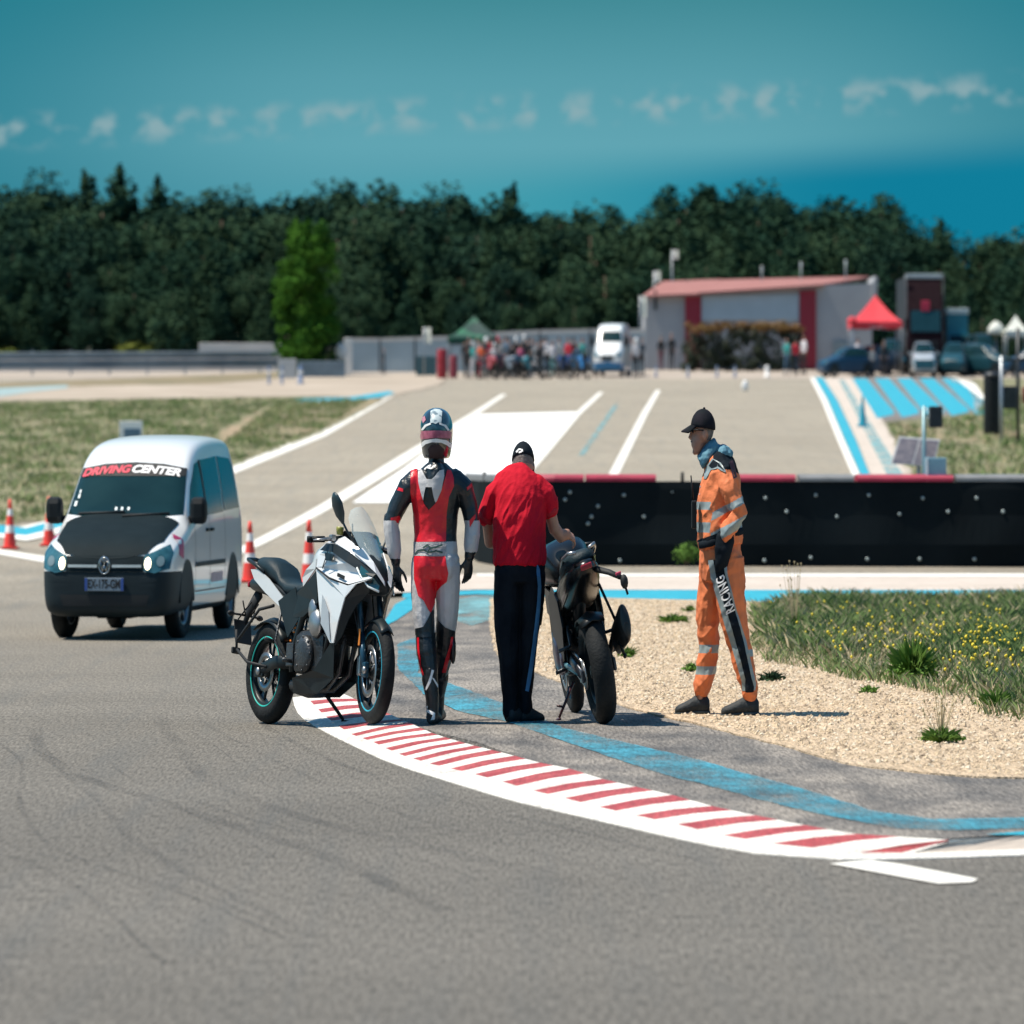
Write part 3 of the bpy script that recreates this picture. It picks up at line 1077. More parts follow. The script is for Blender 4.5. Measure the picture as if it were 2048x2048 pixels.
blades('grass', [([(1835, 960), (1775, 850), (1945, 835), (1975, 800), (2200, 780), (2200, 960)], 0.016, 1.0)], 16000, 0.15, 0.02, [M_g1, M_g3, M_g2], 13, 'green grass of the right bank')

blades('grass', [(kk([(1425, 1200), (1460, 1225), (1540, 1240), (1600, 1255), (1700, 1268), (1790, 1288), (1860, 1322), (1990, 1345), (2200, 1372), (2200, 1400), (1990, 1378), (1860, 1352), (1780, 1318), (1690, 1294), (1600, 1282), (1540, 1264), (1440, 1248), (1405, 1210)]), ZR + 0.010, 1.0)],
       5200, 0.09, 0.0045, [M_g1, M_g2, M_g3], 17, 'sparse short grass thinning out over the gravel')

# yellow flowers standing in the verge
fl = MB()
rf = random.Random(21)
M_yel = mat('yellow_petals', (0.75, 0.58, 0.03), 0.6, var=0.2)
for i in range(300):
    if rf.random() < 0.6:
        a = rf.gauss(0, 1)
        px, py = (1690 + 75 * a, 1225 + 22 * rf.gauss(0, 1)) if rf.random() < 0.35 else (1850 + 75 * a, 1255 + 26 * rf.gauss(0, 1))
    else:
        px, py = rf.uniform(1450, 2100), rf.uniform(1170, 1290)
    if py < 1165 or py > 1300 or (px < 1560 and py > 1225):
        continue
    p = G(px * 1.0 if px > 1932 else px * K * 0.998, (py) * K, ZR)
    h = rf.uniform(0.10, 0.24)
    top = p + Vector((rf.uniform(-.03, .03), rf.uniform(-.03, .03), h))
    fl.tube([p, top], 0.0018, 1, 3, False)
    r = rf.uniform(0.012, 0.020)
    fl.ball(top, (r * 0.62, r * 0.8, r * 0.75), 0, 6)
o = put('wildflowers', fl, [M_yel, M_g1])
tag(o, 'small yellow wildflowers scattered through the verge grass', kind='stuff')


def weed(px, py, w, h, label, n=90, m=None, name='weed', tall=False):
    rnd = random.Random(int(px * 3 + py))
    p0 = G(px * K, py * K, ZR + 0.006)
    mb, st = MB(), MB()
    for i in range(n):
        a = rnd.uniform(0, 6.28)
        r = rnd.uniform(0.1, 1) * w * 0.5
        hh = h * rnd.uniform(0.3, 1) * (1.25 - r / w)
        tip = Vector((math.cos(a) * r * SQ, math.sin(a) * r, hh))
        tip += Vector((rnd.uniform(-.02, .02), rnd.uniform(-.02, .02), 0))
        sd = Vector((-math.sin(a), math.cos(a), 0)) * rnd.uniform(0.0015, 0.004)
        md = Vector((tip.x * 0.55, tip.y * 0.55, hh * 0.75))
        mb.add([sd * 0.4, -sd * 0.4, md - sd, tip, md + sd], [[0, 1, 2, 3, 4]], 0, False)
    for i in range(n // 8):
        a = rnd.uniform(0, 6.28)
        q = rnd.random() ** 0.6
        leaves(mb, (math.cos(a) * q * w * 0.42 * SQ, math.sin(a) * q * w * 0.42, h * (0.15 + 0.5 * (1 - q))), (0.03, 0.03, h * 0.2), 9, 0.018, rnd, wild=0.6)
    if tall:
        for i in range(22):
            a = rnd.uniform(0, 6.28)
            r = rnd.uniform(0.1, 1) * w * 0.6
            t = Vector((math.cos(a) * r * SQ, math.sin(a) * r, h * rnd.uniform(1.5, 3.2)))
            st.tube([(0, 0, 0), t * 0.6, t], [0.002, 0.002, 0.001], 0, 4, False)
            st.ball(t, (0.006, 0.006, 0.012), 0, 6)
    st.tube([(0, 0, -0.01), (0, 0, h * 0.35)], [0.006, 0.003], 0, 5)
    r0 = bpy.data.objects.new(name, None)
    COL.objects.link(r0)
    r0.location = p0
    tag(r0, label, 'weed')
    put('leaves', mb, m or ML_weed, r0)
    put('stem', st, M_g2, r0)


weed(1722, 1288, 0.60, 0.30, 'lush bright green weed at the edge of the flowering grass', n=700)
weed(1775, 1402, 0.42, 0.10, 'low green weed alone on the gravel with dry stalks above it', n=160, tall=True)
weed(1880, 1335, 0.50, 0.12, 'green weed on gravel at the right edge of the photo', n=160)
weed(1570, 1236, 0.30, 0.10, 'green weed at the left end of the flowering grass', n=160)
weed(1640, 1308, 0.22, 0.06, 'small grey green weed on gravel left of the lush weed', n=70)
weed(1455, 1285, 0.35, 0.08, 'dark low weed behind the heel of the man in orange', n=110, m=ML_oak)
weed(1305, 1268, 0.20, 0.08, 'small weed in front of the shin of the man in orange', n=80)
weed(1270, 1175, 0.55, 0.09, 'long patch of green weed behind the orange trousers', n=200)
weed(1185, 1240, 0.25, 0.09, 'green weed on gravel right of the black motorcycle', n=110)
weed(1300, 1155, 0.30, 0.08, 'tiny weed near the blue line in front of the barrier', n=60)
weed(1500, 1200, 0.35, 0.20, 'tall green weed behind the calf of the man in orange', n=160, tall=True)

# loose stones on the gravel bed
def pebbles():
    rnd = random.Random(31)
    P = [G(a * K, b * K, ZR) for a, b in [(925, 1190), (925, 1130), (1500, 1138), (2100, 1330), (2250, 1400), (2250, 1475), (1932, 1465), (1850, 1462), (1750, 1455), (1600, 1437), (1500, 1409), (1400, 1383), (1300, 1359), (1230, 1342), (1175, 1327), (1090, 1297), (1020, 1267), (940, 1237)]]
    tri = tessellate_polygon([[Vector((p.x, p.y, 0)) for p in P]])
    ar = [abs((P[t[1]].x - P[t[0]].x) * (P[t[2]].y - P[t[0]].y) - (P[t[2]].x - P[t[0]].x) * (P[t[1]].y - P[t[0]].y)) for t in tri]
    mb = MB()
    vs, fs, ms = [], [], []
    for t in rnd.choices(list(tri), ar, k=34000):
        a, b = rnd.random(), rnd.random()
        if a + b > 1:
            a, b = 1 - a, 1 - b
        x = P[t[0]].x + a * (P[t[1]].x - P[t[0]].x) + b * (P[t[2]].x - P[t[0]].x)
        y = P[t[0]].y + a * (P[t[1]].y - P[t[0]].y) + b * (P[t[2]].y - P[t[0]].y)
        r = 0.006 + 0.012 * rnd.random() ** 2.5
        z = ZR + 0.009 + r * 0.2
        o = len(vs)
        an = rnd.uniform(0, 6.28)
        c, s_ = math.cos(an), math.sin(an)
        e_ = rnd.uniform(0.7, 1.3)
        vs += [(x + r * c * e_, y + r * s_ * e_, z), (x - r * s_, y + r * c, z + r * 0.2), (x - r * c * e_, y - r * s_ * e_, z), (x + r * s_, y - r * c, z - r * 0.1), (x + r * 0.2, y, z + r * rnd.uniform(0.6, 1.1)), (x, y, z - r)]
        for q in ((0, 1, 4), (1, 2, 4), (2, 3, 4), (3, 0, 4)):
            fs.append([o + k for k in q])
            ms.append(0)
        k = rnd.choice((0, 0, 1, 2))
        ms[-4:] = [k] * 4
    mb.v = [Vector(v) for v in vs]
    mb.f, mb.m, mb.s = fs, ms, [False] * len(fs)
    o = put('pebbles', mb, [mat('pebble_beige', (0.54, 0.42, 0.28), 0.9, var=0.15, scale=9), mat('pebble_brown', (0.30, 0.23, 0.16), 0.9, var=0.2, scale=9), mat('pebble_pale', (0.64, 0.55, 0.42), 0.9, var=0.1, scale=9)])
    tag(o, 'loose beige and brown stones on the gravel bed', kind='stuff')


pebbles()

# rubber laid down round the outside of the bend
def tyre_marks():
    base = [G(a * K, b * K, 0) for a, b in kA[:23]]
    ext = [G(a * K, b * K, 0) for a, b in ((330, 1120), (400, 1170), (470, 1230), (520, 1280))]
    rnd = random.Random(77)
    m = mat('rubber_mark', (0.035, 0.037, 0.04), 0.8, var=0.2, holes=(1.3, 0.36, 1.7, 0.5))
    m2 = mat('faint_rubber_mark', (0.05, 0.052, 0.055), 0.8, var=0.2, holes=(1.1, 0.36, 2.1, 0.5))
    for k in range(26):
        d = 0.25 + k * 0.26 + rnd.uniform(-.10, .10)
        w = rnd.choice((0.015, 0.03, 0.05, 0.10))
        i0 = rnd.randrange(0, 9)
        mb = MB()
        L, Rr = [], []
        for i in range(i0, len(base) - 1):
            t = (base[min(i + 1, len(base) - 1)] - base[max(i - 1, 0)])
            n = Vector((-t.y / 2.2, t.x, 0))
            n = Vector((t.y, -t.x, 0)).normalized()
            if n.y > 0 or n.x > 0.2:
                n = -n
            n = Vector((n.x * 0.75, n.y * 2.4 - 0.25, 0))
            p = base[i] + n * d * (1 + 0.10 * math.sin(i * 0.3 + k))
            if p.y < 8:
                break
            L.append(p + Vector((0, 0, 0.0025 + 0.0001 * k)))
            Rr.append(p + n * w + Vector((0, 0, 0.0025 + 0.0001 * k)))
        vs = []
        for a, b in zip(L, Rr):
            vs += [a, b]
        mb.add(vs, [[2 * j, 2 * j + 1, 2 * j + 3, 2 * j + 2] for j in range(len(L) - 1)], 0, False)
        o = put('tyre_mark', mb, m if k % 3 == 0 else m2)
        tag(o, kind='structure')


tyre_marks()
# ------------------------------------------------------------------ common materials
M_blackrub = mat('black_rubber_belt', (0.004, 0.007, 0.009), 0.8, scale=0.8, col2=(0.009, 0.014, 0.017), spec=0.08)
M_dkred = mat('dark_red_plastic', (0.35, 0.012, 0.05), 0.6, var=0.15)
M_grey = mat('grey_plastic', (0.17, 0.18, 0.19), 0.6, var=0.15)
M_steel = mat('galvanised_steel', (0.30, 0.33, 0.36), 0.4, metal=0.6, var=0.1)
M_conc = mat('pale_concrete_wall', (0.52, 0.50, 0.48), 0.85, var=0.08, scale=1.0, bump=0.3, bscale=10)
M_hoard = mat('grey_blue_hoarding', (0.30, 0.37, 0.41), 0.6, var=0.1, scale=0.6)
M_wall = mat('rendered_wall', (0.34, 0.35, 0.37), 0.85, var=0.08, scale=0.5)
M_rrood = mat('red_roof_sheet', (0.27, 0.10, 0.085), 0.7, scale=1.2, col2=(0.34, 0.16, 0.14), stretch=(1, 8, 1))
M_pillar = mat('dark_red_cladding', (0.26, 0.012, 0.03), 0.6, var=0.2, scale=3, stretch=(12, 1, 0.4))
M_black = mat('black_plastic', (0.007, 0.010, 0.012), 0.55, var=0.2, spec=0.2)
M_dark = mat('dark_metal', (0.025, 0.03, 0.035), 0.45, metal=0.3, var=0.2)
M_whitep = mat('white_plastic', (0.75, 0.75, 0.74), 0.5, var=0.04)
M_teal = mat('dark_teal_paint', (0.02, 0.10, 0.13), 0.4, var=0.2)
M_glass = mat('dark_glass', (0.004, 0.018, 0.022), 0.12, scale=1.6, col2=(0.010, 0.034, 0.038), spec=0.22)
M_redf = mat('red_canvas', (0.62, 0.035, 0.05), 0.75, var=0.1, bump=0.4, bscale=3)
M_greenf = mat('green_canvas', (0.006, 0.035, 0.03), 0.7, scale=0.9, col2=(0.02, 0.16, 0.08), thr=(0.5, 0.7))
M_whitef = mat('white_canvas', (0.62, 0.64, 0.58), 0.75, var=0.05)
M_bwhite = mat('bolt_heads', (0.35, 0.42, 0.43), 0.4, metal=0.4)

# ------------------------------------------------------------------ black belt barrier
YB = 75.0
def barrier():
    T = Thing('tyre_barrier', 'long black rubber-faced barrier with rows of bolts and red and grey caps', 'barrier', at(1100, YB, z0=0))
    x0 = lambda px: (px - 1100) * YB / FPX
    zt = zat(976, YB)
    path = [(935, 3.6), (955, 1.6), (985, 0.5), (1060, 0.0), (1300, 0.0), (1700, -0.25), (2100, -0.5), (3000, -1.0)]
    P = [Vector((x0(a), b, 0)) for a, b in path]
    f = MB()
    n = 0
    dense = []
    for a, b in zip(P, P[1:]):
        k = max(1, int((b - a).length / 0.12))
        for i in range(k):
            dense.append(a.lerp(b, i / k))
    dense.append(P[-1])
    fr, tp = [], []
    for i, p in enumerate(dense):
        wob = noise.noise(Vector((p.x * 0.9, 3, 0))) * 0.05
        fr.append([p + Vector((0, wob + b, h)) for h, b in ((0.0, 0.03), (0.3, -0.02 + wob), (0.7, 0), (1.05, -0.01), (zt, 0), (zt, 0.75), (0, 0.75))])
    f.loft(fr, 0, True, False)
    inv = Matrix.Diagonal((1, 1, 1, 1))
    T.xf = inv
    T.part('belt', f, M_blackrub)
    # bolts
    pts = []
    for px in (1140, 1248, 1345, 1530, 1630, 1735, 1842, 1948, 2050, 2160, 2260, 2380, 2500):
        pts += [(px, 997 + ((px // 7) % 3) * 6)]
    for px in (1072, 1183, 1288, 1395, 1572, 1672, 1796, 1892, 2000, 2110, 2220):
        pts += [(px, 1036 + ((px // 9) % 3) * 5)]
    for px in (1240, 1528, 1620, 1732, 1836, 1944, 2060, 2170):
        pts += [(px, 1128 + ((px // 5) % 3) * 3)]
    pts += [(1130, 1012), (1196, 1025), (1176, 1060)]
    bo = MB()
    for px, py in pts:
        x = x0(px)
        # the face's own depth there
        d = min(dense, key=lambda q: abs(q.x - x))
        bo.lathe((x, d.y + noise.noise(Vector((d.x * 0.9, 3, 0))) * 0.05 + 0.004, zat(py, YB + d.y)), [(0.001, -0.02), (0.022, -0.016), (0.026, 0.0), (0.02, 0.05)], 0, 8, 'y')
    T.part('bolt_row', bo, M_bwhite)
    segs = [(925, 998, M_grey), (1050, 1168, M_dkred), (1172, 1312, M_dkred), (1475, 1590, M_dkred), (1597, 1706, M_grey), (1712, 1902, M_dkred), (1908, 2046, M_grey), (2054, 2200, M_dkred), (2208, 2380, M_grey)]
    for a, b, m in segs:
        c = MB()
        xa, xb = x0(a), x0(b)
        ya = 0.0 if a > 1000 else 2.4
        sect = lambda x, y: [Vector((x, y + q, zt + h)) for q, h in ((-0.03, 0.004), (-0.03, 0.05), (0.0, 0.085), (0.3, 0.10), (0.6, 0.085), (0.7, 0.004))]
        yo = lambda x: min(dense, key=lambda q: abs(q.x - x)).y
        c.loft([sect(xa, yo(xa)), sect(xa + 0.01, yo(xa)), sect((xa + xb) / 2, yo((xa + xb) / 2)), sect(xb - 0.01, yo(xb)), sect(xb, yo(xb))], 0, True, False)
        T.part('cap', c, m)
    for px in (1458, 1365, 968):
        c = MB()
        c.tube([(x0(px), yl(px, dense, x0), zt - 0.05), (x0(px), yl(px, dense, x0), zt + 0.13)], 0.022, 0, 8)
        T.part('peg', c, M_black)


def yl(px, dense, x0):
    return min(dense, key=lambda q: abs(q.x - x0(px))).y + 0.1


barrier()

# stacked tyre row seen behind the left end of the barrier is part of the barrier's own caps

# ------------------------------------------------------------------ things around the far paddock
def block(name, label, cat, px0, px1, pyb, pyt, Y, m, depth=0.4, group=None, bev=0.02, cap=None):
    c = at((px0 + px1) / 2, Y)
    w = (px1 - px0) * Y / FPX
    zt = zat(pyt, Y) - c.z
    T = Thing(name, label, cat, c, group=group)
    T.xf = Matrix()
    mb = MB()
    mb.box((0, depth / 2, zt / 2 - 0.2), (w, depth, zt + 0.4), 0, bev)
    T.part('wall', mb, m)
    if cap:
        mb = MB()
        mb.box((0, depth / 2, zt + 0.05), (w + 0.06, depth + 0.1, 0.1), 0, 0.01)
        T.part('coping', mb, cap)
    return T


# guard rail on the left
def guard_rail():
    T = Thing('guard_rail', 'long double galvanised guard rail at the edge of the left field', 'guard rail', at(0, 262))
    T.xf = Matrix()
    c0 = at(0, 262)
    a, b = at(-700, 252) - c0, at(556, 268) - c0
    for nm, h0, h1 in (('rail', 0.35, 0.72), ('rail', 0.78, 1.12)):
        mb = MB()
        sec = lambda p: [p + Vector((0, y, h0 + (h1 - h0) * t)) for t, y in ((0, 0), (0.2, -0.06), (0.4, 0), (0.6, 0), (0.8, -0.06), (1, 0), (1, 0.02), (0, 0.02))]
        mb.loft([sec(a), sec(a.lerp(b, .33)), sec(a.lerp(b, .66)), sec(b)], 0, True, False)
        T.part(nm, mb, M_rail)
    for i in range(16):
        p = a.lerp(b, (i + 0.5) / 16)
        mb = MB()
        mb.box((p.x, p.y + 0.08, 0.45), (0.08, 0.1, 1.5), 0, 0.01)
        T.part('post', mb, M_steel)


M_rail = mat('weathered_rail', (0.13, 0.17, 0.20), 0.45, metal=0.3, scale=1.0, col2=(0.22, 0.27, 0.30))
guard_rail()
block('low_wall', 'pale low wall behind the guard rail left of the poplar', 'wall', -500, 405, 748, 706, 276, M_conc, 0.5)
block('low_wall', 'taller whitish wall piece directly left of the bright poplar', 'wall', 398, 562, 740, 686, 278, M_conc, 0.5)
block('concrete_block', 'white upright concrete block at the foot of the poplar', 'block', 557, 592, 768, 718, 252, mat('concrete_grey', (0.45, 0.46, 0.47), 0.8, var=0.1), 0.6)
block('low_wall', 'blue-grey low wall right of the white concrete block', 'wall', 596, 690, 762, 722, 256, mat('blue_grey_wall', (0.14, 0.19, 0.23), 0.7, var=0.2, scale=1.5), 0.4)

# hoarding with standing panels
def hoarding():
    Y = 274
    c0 = at(690, Y)
    T = Thing('hoarding', 'long grey-blue hoarding of tall panels behind the crowd', 'fence', c0)
    T.xf = Matrix()
    x = lambda px: (px - 690) * Y / FPX
    tops = [(702, 678), (760, 678), (830, 676), (900, 674), (990, 666), (1080, 662), (1180, 660), (1290, 660)]
    for (a, ta), (b, tb) in zip(tops, tops[1:]):
        mb = MB()
        za, zb = zat(ta, Y) - c0.z, zat(tb, Y) - c0.z
        mb.prism([(x(a) + 0.02, -0.3), (x(b) - 0.02, -0.3), (x(b) - 0.02, zb), (x(a) + 0.02, za)], (0, 0.06))
        mb.prism([(x(a) + 0.02, za - 0.12), (x(b) - 0.02, zb - 0.12), (x(b) - 0.02, zb + 0.05), (x(a) + 0.02, za + 0.05)], (-0.03, 0.09), 1)
        T.part('hoarding_panel', mb, [M_hoard, M_conc])
        mb = MB()
        mb.box((x(a), 0.03, za / 2), (0.08, 0.12, za + 0.2), 0, 0.01)
        T.part('post', mb, M_dark)


hoarding()
block('gate_pillar', 'white pillar at the left end of the hoarding', 'pillar', 688, 704, 752, 676, 266, M_whitep, 0.5)

def disc_sign(name, label, px, pyc, pyb, Y, r, m, post=M_steel):
    c0 = at(px, Y)
    T = Thing(name, label, 'sign', c0)
    T.xf = Matrix()
    zc = zat(pyc, Y) - c0.z
    mb = MB()
    mb.tube([(0, 0.06, -0.1), (0, 0.06, zc)], 0.035, 0, 8)
    T.part('post', mb, post)
    mb = MB()
    mb.lathe((0, 0, zc), [(0.001, -0.03), (r * SQ, -0.03), (r * SQ, 0.02), (0.001, 0.02)], 0, 20, 'y')
    for i in range(len(mb.v)):
        mb.v[i].z = zc + (mb.v[i].z - zc) / SQ
    T.part('disc', mb, m)
    return T


disc_sign('round_sign', 'round white sign beside the white pillar', 682, 703, 752, 262, 0.42, M_whitep)

# building with red roof
def building():
    Y = 282
    c0 = at(1290, Y)
    T = Thing('pit_building', 'long low grey building with red roof and dark red pillars', 'building', c0)
    T.xf = Matrix()
    x = lambda px: (px - 1290) * Y / FPX
    z = lambda py: zat(py, Y) - c0.z
    D = 7.0
    def part(nm, poly, y, m, th=0.15):
        mb = MB()
        mb.prism([(x(a), z(b)) for a, b in poly], (y, y + th))
        return T.part(nm, mb, m)
    w = part('wall', [(1290, 755), (1700, 755), (1744, 755), (1744, 566), (1630, 572), (1400, 582), (1400, 590), (1290, 592)], 0, M_wall, D)
    part('pillar', [(1370, 755), (1402, 755), (1402, 592), (1370, 592)], -0.14, M_pillar, 0.137)
    part('pillar', [(1599, 755), (1632, 755), (1632, 580), (1599, 582)], -0.14, M_pillar, 0.137)
    for a, b in ((1403, 1598),):
        part('fascia', [(a, 640), (b, 640), (b, 588), (a, 592)], -0.06, mat('pale_blue_panel', (0.36, 0.44, 0.50), 0.6, var=0.06, scale=1), 0.057)
    # roof: two mono-pitch sheets
    for poly in ([(1285, 596), (1395, 592), (1450, 562), (1330, 566)], [(1396, 590), (1640, 574), (1750, 556), (1740, 552), (1450, 563)]):
        mb = MB()
        pts = [(x(poly[0][0]), -0.5, z(poly[0][1])), (x(poly[1][0]), -0.5, z(poly[1][1]))]
        back = [(x(p[0]), 4.5, z(p[1]) + 0.12) for p in poly[2:]]
        mb.panel(pts + back, (0, 0, 0.12))
        mb2 = MB()
        mb2.box(((pts[0][0] + pts[1][0]) / 2, -0.56, (pts[0][2] + pts[1][2]) / 2), (abs(pts[1][0] - pts[0][0]), 0.09, 0.16), 0)
        r = T.part('roof', mb, M_rrood)
    mb = MB()
    mb.prism([(x(1744), z(566)), (x(1750), z(552)), (x(1755), z(556)), (x(1752), z(600)), (x(1744), z(610))], (-0.4, 5))
    T.part('roof_edge', mb, M_wall)
    mb = MB()
    mb.box((x(1685), -0.05, z(705)), (x(1705) - x(1668), 0.08, 1.2), 0, 0.01)
    T.part('window', mb, mat('window_dull', (0.22, 0.27, 0.29), 0.3))
    mb = MB()
    mb.box((x(1311), -0.03, z(600)), (0.15, 0.06, 1.0), 0, 0.01)
    T.part('wall_light', mb, M_dark)
    for px, py in ((1528, 528), (1607, 520), (1697, 516)):
        mb = MB()
        b = 560 if px < 1650 else 552
        mb.tube([(x(px), 2.5, z(b) - 0.3), (x(px), 2.5, z(py))], 0.03, 0, 6)
        mb.box((x(px), 2.5, z(py + 6)), (0.12, 0.05, 0.25), 0, 0.01)
        T.part('antenna', mb, mat('pale_metal', (0.45, 0.52, 0.52), 0.5, var=0.05))


building()

def hedge():
    Y = 276
    c0 = at(1485, Y)
    r0 = bpy.data.objects.new('hedge', None)
    COL.objects.link(r0)
    r0.location = c0
    tag(r0, 'square clipped dark hedge with rusty top in front of the building', 'hedge')
    rnd = random.Random(8)
    w = (1602 - 1372) * Y / FPX / 2
    h = zat(640, Y) - c0.z
    mb, st, tp = MB(), MB(), MB()
    for i in range(150):
        xx, zz = rnd.uniform(-w, w), rnd.uniform(0.1, h - 0.55)
        leaves(mb, (xx, rnd.uniform(0, 1.0), zz), (0.35, 0.3, 0.35), 45, 0.11, rnd)
    for i in range(60):
        xx = rnd.uniform(-w, w)
        leaves(tp, (xx, rnd.uniform(0, 1.0), h - 0.35 + rnd.uniform(-.15, .12)), (0.33, 0.35, 0.25), 45, 0.10, rnd)
    for i in range(9):
        xx = -w + 2 * w * (i + 0.5) / 9
        st.tube([(xx, 0.5, -0.1), (xx, 0.5, h * 0.8)], [0.05, 0.02], 0, 5)
    put('foliage', mb, mat('hedge_foliage', (0.012, 0.022, 0.012), 0.8, scale=1, col2=(0.03, 0.045, 0.02)), r0)
    put('top_growth', tp, mat('rusty_foliage', (0.13, 0.055, 0.015), 0.8, scale=1, col2=(0.20, 0.12, 0.03)), r0)
    put('stem', st, M_bark, r0)


hedge()

# marquees
def tent(name, label, px, pyapex, pyeave, Y, halfw, m, legpy=None, rot=0.0, side=None):
    c0 = at(px, Y)
    T = Thing(name, label, 'tent', c0)
    T.xf = Matrix()
    ze, za = zat(pyeave, Y) - c0.z, zat(pyapex, Y) - c0.z
    w, d = halfw * Y / FPX, halfw * Y / FPX / SQ
    mb = MB()
    rings = []
    for t in (0, 0.12, 0.3, 0.55, 0.8, 0.94, 1.0):
        s_ = (1 - t)
        zz = ze + (za - ze) * (t ** 1.35)
        q = max(0.015, s_)
        sag = 0.94
        pts = []
        for k, (a, b) in enumerate(((-1, -1), (0, -sag), (1, -1), (sag, 0), (1, 1), (0, sag), (-1, 1), (-sag, 0))):
            pts.append(Vector((a * w * q, b * d * q, zz)))
        rings.append(pts)
    mb.loft(rings, 0, True, False)
    mb.loft([[p + Vector((0, 0, -0.28)) for p in rings[0]], rings[0]], 0, False, False)
    T.part('canopy', mb, m)
    for a, b in ((-1, -1), (1, -1), (1, 1), (-1, 1)):
        l = MB()
        l.tube([(a * w * 0.95, b * d * 0.95, -0.1), (a * w * 0.95, b * d * 0.95, ze)], 0.03, 0, 6)
        T.part('leg', l, M_steel)
    for a, b in (((-1, -1), (1, -1)), ((1, -1), (1, 1)), ((-1, -1), (-1, 1))):
        l = MB()
        for zz in (ze - 0.1, ze - 0.5):
            l.tube([(a[0] * w * 0.95, a[1] * d * 0.95, zz if zz == ze - 0.1 else ze - 0.5), (b[0] * w * 0.95, b[1] * d * 0.95, ze - 0.1 if zz == ze - 0.5 else ze - 0.5)], 0.018, 0, 5)
        T.part('truss', l, M_steel)
    return T


tent('gazebo', 'dark green pointed gazebo over the crowd of riders', 948, 632, 676, 264, 52, M_greenf)
tent('gazebo', 'bright red pointed gazebo beside the dark truck', 1750, 590, 645, 262, 50, M_redf)
tent('gazebo', 'pointed white gazebo at the right edge of the photo', 2031, 630, 662, 266, 22, M_whitef)
def parasol(name, label, px, py, Y, m, rx, rz, cat='parasol'):
    c0 = at(px, Y)
    T = Thing(name, label, cat, c0)
    T.xf = Matrix()
    zc = zat(py, Y) - c0.z
    mb = MB()
    rings = []
    mb.lathe((0, 0, zc), [(0.01, rz), (rx * 0.45, rz * 0.75), (rx * 0.85, rz * 0.2), (rx, -rz * 0.5), (rx * 0.95, -rz * 0.52), (rx * 0.8, 0.0), (0.01, rz * 0.5)], 0, 14, cap=False)
    T.part('canopy', mb, m)
    mb = MB()
    mb.tube([(0, 0, -0.1), (0, 0, zc)], 0.03, 0, 8)
    T.part('pole', mb, M_steel)


parasol('parasol', 'small red parasol at the left corner of the red gazebo', 1704, 641, 260, M_redf, 0.26, 0.2)
parasol('parasol', 'rounded white parasol left of the white gazebo', 1992, 659, 266, M_whitef, 0.44, 0.42)

def flag(px, pyt, pyb, Y, label):
    c0 = at(px, Y)
    T = Thing('flag', label, 'flag', c0)
    T.xf = Matrix()
    z1, z0 = zat(pyt, Y) - c0.z, zat(pyb, Y) - c0.z
    mb = MB()
    mb.tube([(0, 0, -0.1), (0, 0, z1)], 0.03, 0, 6)
    T.part('pole', mb, M_steel)
    mb = MB()
    rows_ = []
    for i in range(6):
        t = i / 5
        yy = math.sin(t * 5) * 0.08
        rows_.append([Vector((0.03 + 0.3 * t, yy, z0 + (z1 - z0) * 0.1)), Vector((0.03 + 0.3 * t, yy, z1)), Vector((0.03 + 0.3 * t, yy + 0.015, z1)), Vector((0.03 + 0.3 * t, yy + 0.015, z0 + (z1 - z0) * 0.1))])
    mb.loft(rows_, 0, True, False)
    T.part('cloth', mb, M_whitef)


flag(1344, 500, 520, 286, 'small white flag high above the left end of the building roof')
flag(1308, 542, 566, 286, 'small white flag above the left corner of the building')
flag(1280, 592, 640, 280, 'white flag hanging against the left corner of the building')
flag(848, 655, 690, 258, 'thin white flag left of the green gazebo')

# boxes, drums, boards round the crowd
def drum(label, px, pyb, pyt, Y, m, w=None, cat='drum', name='drum'):
    c0 = at(px, Y)
    T = Thing(name, label, cat, c0)
    T.xf = Matrix()
    h = zat(pyt, Y) - c0.z
    r = w * Y / FPX / 2
    mb = MB()
    mb.lathe((0, 0, 0), [(r * .98, 0), (r, 0.05), (r, h * .33), (r * 1.03, h * .35), (r, h * .37), (r, h * .66), (r * 1.03, h * .68), (r, h * .7), (r, h - 0.04), (r * .96, h)], 0, 20)
    T.part('shell', mb, m)
    mb = MB()
    mb.lathe((0, 0, h), [(r * .9, 0.003), (r * .9, 0.04), (0.01, 0.05)], 0, 20)
    T.part('lid', mb, m)


